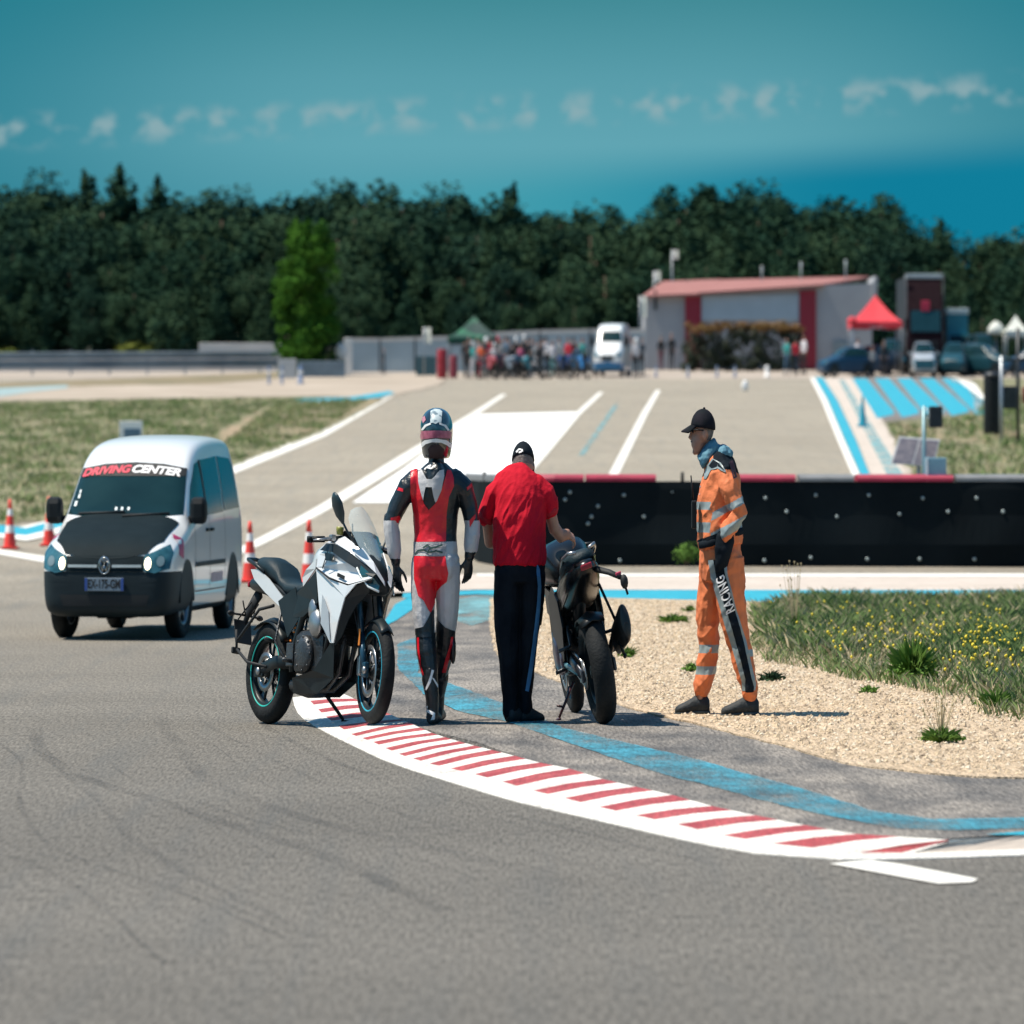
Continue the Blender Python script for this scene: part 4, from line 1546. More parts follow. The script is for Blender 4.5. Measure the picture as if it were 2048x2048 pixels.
M_redp = mat('red_plastic', (0.28, 0.010, 0.02), 0.5, var=0.2)
drum('bright red drum at the left end of the crowd', 884, 770, 700, 252, M_redp, 20)
drum('dull dark red drum right of the bright red drum', 907, 768, 712, 254, mat('dull_red_plastic', (0.22, 0.03, 0.05), 0.6), 16)
block('storage_crate', 'dark blue-green crate left of the red drums', 'crate', 832, 872, 748, 712, 262, mat('blue_green_crate', (0.04, 0.10, 0.12), 0.6), 1.0)
for px, w in ((1312, 0), (1376, 0), (1434, 0), (1470, 0), (1534, 1), (538, 0), (564, 0), (601, 1)):
    Y = 256 if px > 700 else 236
    c0 = at(px, Y)
    T = Thing('marker_post', {1312: 'small marker post in front of the left building corner', 1376: 'small marker post in front of the first red pillar', 1434: 'small marker post before the left half of the hedge', 1470: 'small marker post before the middle of the hedge',
                              1534: 'pale marker post before the right half of the hedge', 538: 'leftmost small blue marker post near the white concrete block', 564: 'middle small blue marker post below the white concrete block', 601: 'thicker blue marker post right of the white concrete block'}[px],
              'post', c0, group='small marker posts of the paddock')
    T.xf = Matrix()
    mb = MB()
    h = 0.55 if px > 700 else 0.8
    r = 0.05 + 0.05 * w
    mb.lathe((0, 0, 0), [(r * 1.8, 0), (r * 1.8, 0.05), (r, 0.08), (r, h - 0.05), (r * 0.6, h)], 0, 10)
    T.part('post', mb, mat('post_blue', (0.10, 0.16, 0.28), 0.5) if px < 1500 else M_whitep)
    mb = MB()
    mb.lathe((0, 0, 0), [(r * 1.06, h * 0.55), (r * 1.06, h * 0.75)], 0, 10, cap=False)
    T.part('band', mb, M_whitep)


def drop(px, py, label):
    p = G(px, py)
    T = Thing('marker_ball', label, 'marker', p)
    T.xf = Matrix()
    mb = MB()
    mb.lathe((0, 0, 0), [(0.10, 0), (0.13, 0.12), (0.12, 0.3), (0.05, 0.42), (0.005, 0.45)], 0, 12)
    T.part('shell', mb, M_whitep)


drop(1490, 782, 'small white upright marker standing alone at the top of the track')

# ------------------------------------------------------------------ cones
M_corange = mat('cone_red_orange', (0.70, 0.045, 0.03), 0.5, var=0.08, scale=5)
M_cwhite = mat('cone_white_band', (0.78, 0.76, 0.74), 0.45, var=0.04)
def cone(px, py, h, label, z0=0.0, blue=False):
    p = G(px, py, z0)
    T = Thing('traffic_cone', label, 'cone', p, group='traffic cones')
    k = h / 0.75
    r = lambda t: (0.145 * (1 - t) + 0.03 * t) * k
    mb = MB()
    prf = [(r(t), (0.03 + 0.97 * t) * h) for t in (0, 0.26)]
    for a, b, m in ((0, .30, 0), (.30, .46, 1), (.46, .66, 0), (.66, .80, 1), (.80, 1.0, 0)):
        mb.lathe((0, 0, 0), [(r(a), (0.035 + 0.965 * a) * h), (r(b), (0.035 + 0.965 * b) * h)], m, 20, cap=(b == 1.0))
    T.part('body', mb, [M_corange, M_cwhite] if not blue else [M_blue, M_blue])
    mb = MB()
    mb.box((0, 0, 0.018 * k), (0.38 * k, 0.38 * k, 0.036 * k), 0, 0.008)
    T.part('foot', mb, M_corange if not blue else M_blue)


cone(20, 1098, 0.74, 'leftmost traffic cone, standing at the left edge of the photo')
cone(98, 1092, 0.74, 'traffic cone half hidden behind the left mirror of the white van')
cone(500, 1165, 0.76, 'traffic cone right beside the rear wheel of the white van')
cone(618, 1170, 0.80, 'traffic cone directly behind the silver motorcycle')
cone(1725, 853, 0.9, 'small dark blue cone on the pale strip right of the track', 0.01, True)

# boards and boxes at the right behind the barrier
def right_gear():
    Y = 82
    def place(px, pyb, Yd):
        return at(px, Yd)
    c0 = at(1848, Y)
    c0.z = prof(Y)
    T = Thing('camera_mast', 'thin steel mast with a dark box behind the right part of the barrier', 'mast', c0)
    T.xf = Matrix()
    z = lambda py: zat(py, Y) - c0.z
    x = lambda px: (px - 1848) * Y / FPX
    mb = MB()
    mb.tube([(0, 0, -0.05), (0, 0, z(812))], 0.03, 0, 10)
    T.part('pole', mb, mat('blue_grey_steel', (0.16, 0.28, 0.32), 0.4, metal=0.4))
    mb = MB()
    mb.box((x(1871), 0, z(834)), (x(1884) - x(1857), 0.2, z(813) - z(856)), 0, 0.02)
    mb.tube([(0, 0, z(830)), (x(1862), 0, z(830))], 0.015, 0, 6)
    T.part('camera_box', mb, M_dark)
    mb = MB()
    mb.tube([(x(1852), -0.03, z(815)), (x(1858), -0.04, z(830)), (x(1852), -0.05, z(845)), (x(1860), -0.04, z(856))], 0.006, 0, 6)
    T.part('cable', mb, M_whitep)
    T2 = Thing('solar_panel', 'tilted dark solar panel with pale frame left of the thin mast', 'panel', c0 + Vector((0, 0.12, 0)))
    T2.xf = Matrix()
    P = [(x(1783), 0, z(927)), (x(1868), 0, z(934)), (x(1884), 0.25, z(880)), (x(1802), 0.25, z(874))]
    mb = MB()
    mb.panel(P, (0, 0.04, 0.01))
    T2.part('frame', mb, mat('pale_frame', (0.50, 0.50, 0.50), 0.4, metal=0.3))
    c = sum((Vector(p) for p in P), Vector()) / 4
    Q_ = [c + (Vector(p) - c) * 0.93 + Vector((0, -0.008, 0)) for p in P]
    for a, b in ((0, 0.48), (0.52, 1)):
        mb = MB()
        mb.panel([Q_[0].lerp(Q_[1], a), Q_[0].lerp(Q_[1], b), Q_[3].lerp(Q_[2], b), Q_[3].lerp(Q_[2], a)], (0, 0.004, 0))
        T2.part('solar_cells', mb, mat('solar_cells', (0.10, 0.10, 0.13), 0.3, scale=12, col2=(0.22, 0.20, 0.22)))
    mb = MB()
    mb.tube([(x(1840), 0.15, -0.1), (x(1840), 0.15, z(905))], 0.025, 0, 8)
    T2.part('leg', mb, M_steel)
    T3 = Thing('control_cabinet', 'pale blue-grey cabinet standing against the barrier top under the mast', 'cabinet', at(1864, YB + 0.5, z=0.0))
    T3.xf = Matrix()
    zz = lambda py: zat(py, YB + 0.5)
    w = 40 * YB / FPX
    mb = MB()
    mb.box((0, 0.35, (zz(918) - 0.0) / 2 + 0.02), (w, 0.35, zz(918)), 0, 0.012)
    T3.o.location.y -= 0.97
    T3.part('casing', mb, mat('cabinet_blue', (0.17, 0.32, 0.40), 0.5, var=0.06))
    mb = MB()
    mb.box((-w / 2 + 0.012, 0.17, (zz(918) + zz(972)) / 2), (0.02, 0.012, zz(918) - zz(972)), 0)
    T3.part('door_edge', mb, M_whitep)


right_gear()

# frame and dark bin at the right edge
def right_edge():
    Y = 150
    c0 = at(1984, Y)
    T = Thing('waste_bin', 'tall dark cylindrical bin on the right grass bank', 'bin', c0)
    T.xf = Matrix()
    r = 17 * Y / FPX
    h = zat(755, Y) - c0.z
    mb = MB()
    mb.lathe((0, 0, 0), [(r * .9, -0.1), (r, 0.1), (r, h - 0.1), (r * .97, h)], 0, 20)
    T.part('shell', mb, M_black)
    mb = MB()
    mb.lathe((0, 0, h), [(r * 1.05, 0.003), (r * 1.05, 0.08), (r * .5, 0.16), (0.01, 0.16)], 0, 20)
    T.part('lid', mb, M_dark)
    c0 = at(2022, 140)
    T = Thing('post_frame', 'open dark post frame with a box at the right edge of the photo', 'frame', c0)
    T.xf = Matrix()
    z = lambda py: zat(py, 140) - c0.z
    x = lambda px: (px - 2022) * 140 / FPX
    for px, m, a in ((2003, M_steel, 712), (2036, M_dark, 655), (2078, M_dark, 700)):
        mb = MB()
        mb.tube([(x(px), 0, -0.2), (x(px), 0, z(a))], 0.05, 0, 8)
        T.part('post', mb, m)
    mb = MB()
    mb.box((x(2022), 0.1, z(795)), (x(2038) - x(2006), 0.25, z(772) - z(818)), 0, 0.03)
    T.part('box', mb, M_dark)
    mb = MB()
    mb.box((x(2040), 0, z(720)), (x(2076) - x(2004), 0.06, 0.08), 0, 0.01)
    T.part('crossbar', mb, M_dark)
    mb = MB()
    mb.box((x(2060), 0.2, z(790)), (x(2074) - x(2046), 0.1, 0.4), 0, 0.02)
    T.part('red_board', mb, M_redp)


right_edge()

# white sign behind the van
def van_sign():
    Y = 120
    c0 = at(262, Y)
    T = Thing('field_sign', 'small white-framed blue-grey sign in the field behind the van roof', 'sign', c0)
    T.xf = Matrix()
    z = lambda py: zat(py, Y) - c0.z
    w = 46 * Y / FPX
    mb = MB()
    mb.box((0, 0, z(862)), (w, 0.04, z(844) - z(884)), 0, 0.01)
    T.part('board', mb, M_whitep)
    mb = MB()
    mb.box((w * 0.06, -0.03, z(868)), (w * 0.72, 0.014, (z(844) - z(884)) * 0.55), 0, 0.004)
    T.part('sign_face', mb, mat('sign_blue_grey', (0.10, 0.17, 0.24), 0.5))
    for s_ in (-1, 1):
        mb = MB()
        mb.tube([(s_ * w * 0.42, 0.03, -0.1), (s_ * w * 0.42, 0.03, z(850))], 0.03, 0, 6)
        T.part('leg', mb, M_steel)


van_sign()
# ------------------------------------------------------------------ vehicles
M_vwhite = mat('white_car_paint', (0.72, 0.74, 0.74), 0.28, var=0.02, scale=1.0, coat=0.6)
M_vblack = mat('matt_black_paint', (0.006, 0.014, 0.018), 0.7, var=0.1, spec=0.08)
M_bump = mat('dark_bumper_plastic', (0.008, 0.017, 0.022), 0.6, var=0.15, scale=3, spec=0.25)
M_tyre = mat('tyre_rubber', (0.008, 0.010, 0.011), 0.8, var=0.3, scale=8, bump=0.3, bscale=60, spec=0.25)
M_rim = mat('grey_rim', (0.20, 0.21, 0.22), 0.35, metal=0.8, var=0.1)
M_chrome = mat('chrome', (0.55, 0.58, 0.60), 0.15, metal=1.0, var=0.02)
M_lens = mat('lamp_lens', (0.010, 0.055, 0.075), 0.2, scale=11, col2=(0.05, 0.16, 0.21), spec=0.3)
M_lamp = mat('lit_lamp', (1.0, 0.82, 0.55), 0.3, emit=3.5)
M_txtw = mat('white_letters', (0.80, 0.80, 0.80), 0.5, var=0.0)
M_txtr = mat('red_letters', (0.62, 0.02, 0.06), 0.5, var=0.0)
M_seam = mat('seam_black', (0.006, 0.008, 0.010), 0.7)
M_dot = mat('bright_reflex', (0.75, 0.8, 0.8), 0.3)


def slice_mb(mb, planes):
    bm = bmesh.new()
    vs = [bm.verts.new(v) for v in mb.v]
    for f in mb.f:
        try:
            bm.faces.new([vs[i] for i in f])
        except ValueError:
            pass
    for co, no in planes:
        bmesh.ops.bisect_plane(bm, geom=bm.verts[:] + bm.edges[:] + bm.faces[:], plane_co=co, plane_no=no, dist=1e-5)
    bm.verts.index_update()
    out = MB()
    out.v = [v.co.copy() for v in bm.verts]
    out.f = [[v.index for v in f.verts] for f in bm.faces]
    out.m, out.s = [0] * len(out.f), [True] * len(out.f)
    bm.free()
    return out


def in_arch(H, f, axes, r=0.375):
    for ax in axes:
        ok = True
        for k in f:
            v = H.v[k]
            dz = (v.z - 0.32) / (1.6 if v.z < 0.32 else 1.0)
            if math.hypot(v.x - ax, dz) > r * 1.004:
                ok = False
                break
        if ok:
            return True
    return False


def hull(stations, L, arches, sub=2, crown=0.02, arch_r=0.375, cuts=()):
    rings = []
    for s_, zb, zt, W, Wr, zbelt in stations:
        zm = min(zbelt, zt - 0.10)
        half = [(0, zb), (W * 0.45, zb), (W - 0.13, zb), (W - 0.02, zb + 0.06), (W, zb + 0.22), (W + 0.005, (zb + 0.22 + zm) / 2), (W, zm), ((W + Wr) / 2, (zm + zt - 0.05) / 2), (Wr, zt - 0.055), (Wr - 0.10, zt - 0.004), (Wr * 0.5, zt + crown * .8), (0, zt + crown)]
        ring = [Vector((L - s_, y, z)) for y, z in half] + [Vector((L - s_, -y, z)) for y, z in half[-2:0:-1]]
        rings.append(ring)
    mb = MB()
    mb.loft(rings, 0, True)
    mods = [('SUBSURF', dict(levels=sub, render_levels=sub))]
    out = evaluated(mb, mods)
    if cuts:
        out = slice_mb(out, cuts)
    if arches:
        cut = MB()
        for ax, yy in arches:
            for s_ in (-1, 1):
                a, b = sorted((s_ * yy, s_ * 1.4))
                cut.lathe((ax, 0, 0.32), [(arch_r, a), (arch_r, b)], 0, 40, 'y')
        for v in cut.v:
            if v.z < 0.32:
                v.z = 0.32 + (v.z - 0.32) * 1.6
        out = evaluated(out, [('BOOLEAN', dict(operation='DIFFERENCE', object=cut, solver='EXACT'))])
    return out


def wheel(T, x, y, side, r=0.32, w=0.2, spokes=6, rimm=None, steer=0.0, name='wheel', zc=None):
    zc = r if zc is None else zc
    prof_t = [(-r * 0.34, -w * 0.42), (-r * 0.08, -w * 0.5), (0, -w * 0.36), (r * 0.02, 0), (0, w * 0.36), (-r * 0.08, w * 0.5), (-r * 0.34, w * 0.42), (-r * 0.36, 0)]
    m = Matrix.Translation((x, y, zc)) @ Matrix.Rotation(steer, 4, 'Z')
    mb = MB()
    mb.torus((0, 0, 0), r, 0, 0, 44, 8, 'y', ring=prof_t)
    t = T.part(name, mb, M_tyre, xf=m)
    rm = MB()
    R_ = r * 0.66
    rm.torus((0, 0, 0), R_, 0, 0, 40, 8, 'y', ring=[(-0.02, -w * .4), (0.008, -w * .42), (0.004, 0), (0.008, w * .42), (-0.02, w * .4), (-0.03, 0)])
    yo = side * w * 0.25
    for i in range(spokes):
        a = 2 * math.pi * i / spokes
        d, n_ = Vector((math.cos(a), 0, math.sin(a))), Vector((-math.sin(a), 0, math.cos(a)))
        p, q = d * 0.04 + Vector((0, yo, 0)), d * (R_ - 0.01) + Vector((0, yo, 0))
        rm.tube([p, q], [(0.03, 0.012), (0.022, 0.012)], 0, 8, up=(0, 1, 0))
    rm.lathe((0, yo, 0), [(0.06, -0.02), (0.06, 0.02)], 0, 16, 'y')
    T.part('rim', rm, rimm or M_rim, parent=t, xf=m)
    return t


def lay(T, hullmb, bvh, name, poly, frm, m, plane='yz', res=0.05, off=0.004, parent=None, tri=None, label=None):
    d = decal(hullmb, poly, frm, 0, res, off, plane, tri=tri, bvh=bvh)
    return T.part(name, d, m, parent=parent, label=label)


def city_van():
    # local x forward: front bumper at x = 0.88 ahead of the front axle, axles at 0 and -2.68
    L = 0.88
    st = [(0.0, 0.30, 0.60, 0.64, 0.55, 0.58), (0.03, 0.24, 0.70, 0.76, 0.66, 0.62), (0.12, 0.20, 0.80, 0.85, 0.76, 0.70), (0.30, 0.20, 0.885, 0.885, 0.80, 0.78), (0.60, 0.20, 0.965, 0.895, 0.80, 0.85), (0.92, 0.20, 1.03, 0.895, 0.79, 0.92),
          (1.05, 0.20, 1.10, 0.90, 0.80, 0.96), (1.30, 0.20, 1.30, 0.90, 0.78, 0.99), (1.55, 0.20, 1.49, 0.90, 0.76, 1.0), (1.70, 0.20, 1.585, 0.90, 0.755, 1.02), (1.88, 0.20, 1.66, 0.90, 0.75, 1.03), (2.2, 0.20, 1.735, 0.90, 0.745, 1.04), (2.8, 0.20, 1.775, 0.90, 0.74, 1.05), (3.5, 0.20, 1.785, 0.895, 0.735, 1.05),
          (4.15, 0.22, 1.765, 0.885, 0.72, 1.05), (4.34, 0.26, 1.71, 0.86, 0.68, 1.05), (4.40, 0.32, 1.5, 0.80, 0.58, 1.02)]
    Y = 48.6
    T = Thing('van', 'white city van with black bonnet and red and white lettering across the windscreen', 'van', at(243, Y), yaw=-math.pi / 2 - R(8.5))
    H = hull(st, L, [(0, 0.60), (-2.68, 0.60)], sub=3, cuts=[((0.30, 0, 0), (1, 0, 0)), ((0, 0, 0.60), (0, 0, 1)), ((0, 0, 0.27), (0, 0, 1))])
    for i, f in enumerate(H.f):
        c = sum((H.v[k] for k in f), Vector()) / len(f)
        H.m[i] = 1 if c.z < 0.27 or (c.x > 0.30 and c.z < 0.60) or in_arch(H, f, (0, -2.68)) else 0
    T.part('body', H, [M_vwhite, M_bump])
    bvh = BVHTree.FromPolygons(H.v, H.f)
    # bonnet
    lay(T, H, bvh, 'bonnet', [(0.80, -0.55), (0.84, -0.3), (0.85, 0), (0.84, 0.3), (0.80, 0.55), (0.58, 0.72), (-0.06, 0.765), (-0.10, 0.5), (-0.12, 0), (-0.10, -0.5), (-0.06, -0.765), (0.58, -0.72)], 3, M_vblack, 'xy', 0.05, 0.006)
    # front: black grille field and lamps, laid on from the front (y, z)
    f1 = lay(T, H, bvh, 'grille', [(-0.52, 0.60), (0.52, 0.60), (0.52, 0.735), (-0.52, 0.735)], 3, M_vblack, 'yz', 0.05, 0.005)
    lay(T, H, bvh, 'lower_intake', [(-0.55, 0.30), (0.55, 0.30), (0.60, 0.40), (-0.60, 0.40)], 3, M_seam, 'yz', 0.05, 0.006)
    for zz in (0.635, ):
        for a, b in ((-0.49, -0.10), (0.10, 0.49)):
            lay(T, H, bvh, 'chrome_strip', [(a, zz), (b, zz), (b, zz + 0.022), (a, zz + 0.022)], 3, mat('satin_strip', (0.30, 0.36, 0.38), 0.4), 'yz', 0.06, 0.012, parent=f1)
    for s_ in (-1, 1):
        poly = [(s_ * 0.52, 0.605), (s_ * 0.66, 0.585), (s_ * 0.84, 0.625), (s_ * 0.86, 0.76), (s_ * 0.80, 0.83), (s_ * 0.66, 0.775), (s_ * 0.52, 0.735)]
        hl = lay(T, H, bvh, 'headlight', poly, 3, M_lens, 'yz', 0.04, 0.008)
        c = []
        for k in range(14):
            a = 2 * math.pi * k / 14
            c.append((s_ * 0.572 + 0.042 * math.cos(a), 0.665 + 0.052 * math.sin(a)))
        lay(T, H, bvh, 'lamp', c, 3, M_lamp, 'yz', 0.03, 0.014, parent=hl)
        c = [(s_ * 0.73 + 0.05 * math.cos(2 * math.pi * k / 14), 0.685 + 0.045 * math.sin(2 * math.pi * k / 14)) for k in range(14)]
        lay(T, H, bvh, 'reflector', c, 3, mat('reflector_grey', (0.10, 0.17, 0.20), 0.4), 'yz', 0.03, 0.012, parent=hl)
    # badge: ring with V over W
    fx = bvh.ray_cast(Vector((3, 0, 0.655)), Vector((-1, 0, 0)))[0].x
    bd = MB()
    bd.torus((fx + 0.02, 0, 0.655), 0.072, 0.008, 0, 28, 6, 'x')
    bd.lathe((fx + 0.008, 0, 0.655), [(0.07, 0), (0.001, 0.006)], 1, 24, 'x')
    def stroke(a, b):
        bd.tube([(fx + 0.02, a[0], 0.655 + a[1]), (fx + 0.02, b[0], 0.655 + b[1])], 0.006, 0, 6)
    for s_ in (-1, 1):
        stroke((s_ * 0.028, 0.062), (0, 0.012))
        stroke((s_ * 0.055, 0.040), (s_ * 0.026, -0.055))
        stroke((s_ * 0.026, -0.055), (0, -0.002))
    T.part('badge', bd, [M_chrome, M_bump])
    # number plate
    px_ = bvh.ray_cast(Vector((3, 0, 0.50)), Vector((-1, 0, 0)))[0].x + 0.015
    pl = MB()
    pl.box((px_, 0.0, 0.49), (0.016, 0.52, 0.115), 0, 0.004)
    plo = T.part('number_plate', pl, mat('plate_face', (0.15, 0.20, 0.25), 0.6, var=0.03))  # white plate, its shade put into the colour
    pt = MB()
    pt.text('EX-175-GM', 0, 0.105, bold=0.003, fn=lambda v: Vector((px_ + 0.010, v.x * 0.86, 0.49 + v.y)))
    T.part('plate_text', pt, M_seam, parent=plo)
    pt = MB()
    for s_ in (-1, 1):
        pt.box((px_ + 0.0085, s_ * 0.242, 0.49), (0.003, 0.035, 0.11), 0)
    T.part('plate_band', pt, mat('plate_blue', (0.02, 0.06, 0.25), 0.5), parent=plo)
    # windscreen, laid from the front
    ws = lay(T, H, bvh, 'windscreen', [(-0.785, 1.085), (-0.4, 1.06), (0, 1.05), (0.4, 1.06), (0.785, 1.085), (0.715, 1.49), (0.4, 1.53), (0, 1.545), (-0.4, 1.53), (-0.715, 1.49)], 3, M_glass, 'yz', 0.05, 0.005)
    lay(T, H, bvh, 'top_band', [(-0.728, 1.42), (0.728, 1.42), (0.713, 1.488), (0.4, 1.527), (0, 1.541), (-0.4, 1.527), (-0.713, 1.488)], 3, M_seam, 'yz', 0.05, 0.008, parent=ws)
    # lettering
    def letters(txt, cx, m):
        t = MB()
        t.text(txt, 0, 0.150, shear=0.25, bold=0.006, spacing=1.0)
        xs = [v.x for v in t.v]
        w = max(xs) - min(xs)
        k = 0.665 / w
        tv = [((v.x - min(xs)) * k + cx, 1.476 + v.y * 0.60 - 0.085 * (abs((v.x - min(xs)) * k + cx) / 0.6) ** 2 * 0.35) for v in t.v]
        lay(T, H, bvh, 'windscreen_lettering', None, 3, m, 'yz', 0.08, 0.013, parent=ws, tri=(tv, t.f))
    letters('DRIVING', -0.69, M_txtr)
    letters('CENTER', -0.01, M_txtw)
    for a, b, c in ((-0.685, 1.22, 0.018), (-0.715, 1.15, 0.022), (-0.68, 1.265, 0.015)):
        lay(T, H, bvh, 'windscreen_sticker', [(a, b), (a + c * 1.6, b), (a + c * 1.8, b + c * 2), (a + 0.006, b + c * 2)], 3, M_dot, 'yz', 0.03, 0.011, parent=ws)
    for a in (-0.13, -0.05, 0.04):
        lay(T, H, bvh, 'dashboard_item', [(a, 1.115), (a + 0.03, 1.115), (a + 0.03, 1.14), (a, 1.145)], 3, M_dot, 'yz', 0.03, 0.011, parent=ws)
    # wipers
    for a, b in (((-0.62, 1.085), (0.02, 1.10)), ((0.0, 1.065), (0.62, 1.09))):
        w_ = MB()
        pa = bvh.ray_cast(Vector((3, a[0], a[1])), Vector((-1, 0, 0)))[0]
        pb = bvh.ray_cast(Vector((3, b[0], b[1])), Vector((-1, 0, 0)))[0]
        w_.tube([pa + Vector((0.02, 0, 0.01)), pb + Vector((0.02, 0, 0.01))], 0.010, 0, 6)
        T.part('wiper', w_, M_seam)
    # side glass and trim on both sides
    for s_ in (-1, 1):
        S = s_ * 3
        lay(T, H, bvh, 'side_window', [(-0.30, 1.05), (-1.12, 1.07), (-1.12, 1.55), (-0.95, 1.53), (-0.62, 1.33)], S, mat('side_glass', (0.008, 0.035, 0.048), 0.15, spec=0.35), 'xz', 0.06, 0.005)
        lay(T, H, bvh, 'side_window', [(-1.20, 1.07), (-2.15, 1.09), (-2.15, 1.60), (-1.20, 1.565)], S, MATS['side_glass'], 'xz', 0.06, 0.005)
        lay(T, H, bvh, 'side_window', [(-2.22, 1.10), (-3.25, 1.12), (-3.15, 1.52), (-3.0, 1.58), (-2.22, 1.60)], S, MATS['side_glass'], 'xz', 0.06, 0.005)
        for poly in ([(-0.95, 1.08), (-0.97, 1.08), (-0.97, 1.6), (-0.95, 1.6)],):
            lay(T, H, bvh, 'door_pillar', [(-1.12, 1.07), (-1.20, 1.07), (-1.20, 1.57), (-1.12, 1.56)], S, M_seam, 'xz', 0.06, 0.008)
        # door seams and the rub strip
        for xx in (-0.42, -1.26, -2.18):
            lay(T, H, bvh, 'door_seam', [(xx, 0.40), (xx - 0.012, 0.40), (xx - 0.012, 1.07), (xx, 1.07)], S, M_seam, 'xz', 0.08, 0.003)
        lay(T, H, bvh, 'sill_seam', [(-0.42, 0.395), (-2.19, 0.395), (-2.19, 0.405), (-0.42, 0.405)], S, M_seam, 'xz', 0.08, 0.003)
        lay(T, H, bvh, 'rub_strip', [(-0.44, 0.62), (-2.15, 0.62), (-2.15, 0.66), (-0.44, 0.66)], S, M_bump, 'xz', 0.08, 0.012)
        lay(T, H, bvh, 'side_stripe', [(0.44, 0.74), (0.22, 0.70), (0.18, 0.86), (0.34, 0.94)], S, mat('side_red', (0.40, 0.03, 0.12), 0.5), 'xz', 0.05, 0.004)
        lay(T, H, bvh, 'side_lettering', [(-1.35, 0.46), (-2.05, 0.46), (-2.05, 0.55), (-1.35, 0.55)], S, mat('side_pale_red', (0.55, 0.38, 0.40), 0.5), 'xz', 0.08, 0.004)
        for xx in (-1.12, -1.38):
            h = MB()
            p = bvh.ray_cast(Vector((xx, S, 0.94)), Vector((0, -s_, 0)))[0]
            h.box((xx, p.y + s_ * 0.015, 0.94), (0.14, 0.03, 0.03), 0, 0.008)
            T.part('door_handle', h, M_bump)
        # wheel arch lips
        for ax in (0, -2.68):
            a_ = MB()
            pts = []
            for k in range(17):
                an = math.pi * k / 16
                pts.append((ax + math.cos(an) * 0.385, s_ * 0.888, 0.32 + math.sin(an) * 0.385))
            a_.tube(pts, 0.012, 0, 6)
            T.part('arch_lip', a_, M_bump)
        # mirrors
        mr = MB()
        mr.box((-0.30, s_ * 0.90, 1.04), (0.08, 0.12, 0.07), 0, 0.02)
        mr.box((-0.27, s_ * 0.985, 1.12), (0.14, 0.23, 0.24), 0, 0.06)
        T.part('mirror', mr, M_black)
        for ax in (0, -2.68):
            wheel(T, ax, s_ * 0.765, s_, 0.325, 0.20, steer=R(-6) if ax == 0 else 0)
    un = MB()
    un.box((-1.3, 0, 0.24), (3.4, 0.5, 0.12), 0, 0.03)
    un.tube([(-2.68, -0.7, 0.3), (-2.68, 0.7, 0.3)], 0.05, 0, 8)
    un.tube([(0, -0.7, 0.3), (0, 0.7, 0.3)], 0.05, 0, 8)
    T.part('underbody', un, M_black)
    return T


city_van()


def far_van():
    Y = 257
    st = [(0.0, 0.40, 0.95, 0.72, 0.55, 0.8), (0.06, 0.30, 1.05, 0.85, 0.70, 0.9), (0.35, 0.26, 1.20, 0.96, 0.80, 1.0), (0.75, 0.26, 1.35, 0.99, 0.84, 1.1), (0.95, 0.26, 1.50, 1.0, 0.84, 1.2), (1.35, 0.26, 2.02, 1.0, 0.82, 1.25), (1.55, 0.26, 2.22, 1.0, 0.80, 1.3), (1.9, 0.26, 2.36, 1.0, 0.82, 1.3),
          (3.5, 0.28, 2.42, 1.0, 0.83, 1.3), (5.3, 0.30, 2.42, 1.0, 0.82, 1.3), (5.45, 0.34, 2.36, 0.97, 0.78, 1.3)]
    T = Thing('van', 'tall white panel van with blue bumper parked beside the crowd', 'van', at(1218, Y), yaw=-math.pi / 2 - R(9), scale=1.06)
    H = hull(st, 0.9, [(0, 0.72), (-3.2, 0.72)])
    for i, f in enumerate(H.f):
        c = sum((H.v[k] for k in f), Vector()) / len(f)
        H.m[i] = 1 if (c.x > 0.45 and c.z < 0.62) or c.z < 0.36 or in_arch(H, f, (0, -3.2)) else 0
    T.part('body', H, [M_vwhite, mat('blue_bumper', (0.02, 0.14, 0.30), 0.5)])
    bvh = BVHTree.FromPolygons(H.v, H.f)
    lay(T, H, bvh, 'windscreen', [(-0.80, 1.56), (0.80, 1.56), (0.72, 2.02), (-0.72, 2.02)], 3, M_glass, 'yz', 0.1, 0.01)
    lay(T, H, bvh, 'grille', [(-0.45, 0.72), (0.45, 0.72), (0.40, 0.92), (-0.40, 0.92)], 3, M_vblack, 'yz', 0.1, 0.01)
    for s_ in (-1, 1):
        lay(T, H, bvh, 'headlight', [(s_ * 0.55, 0.85), (s_ * 0.84, 0.90), (s_ * 0.86, 1.12), (s_ * 0.62, 1.04)], 3, M_lens, 'yz', 0.06, 0.01)
        m = MB()
        m.box((-0.45, s_ * 1.15, 1.6), (0.16, 0.2, 0.4), 0, 0.04)
        m.box((-0.45, s_ * 1.04, 1.5), (0.05, 0.12, 0.05), 0, 0.01)
        T.part('mirror', m, M_black)
        lay(T, H, bvh, 'side_window', [(-0.35, 1.35), (-1.1, 1.35), (-1.1, 1.95), (-0.65, 1.95)], s_ * 3, MATS['side_glass'], 'xz', 0.1, 0.01)
        for ax in (0, -3.2):
            wheel(T, ax, s_ * 0.86, s_, 0.34, 0.22)


far_van()


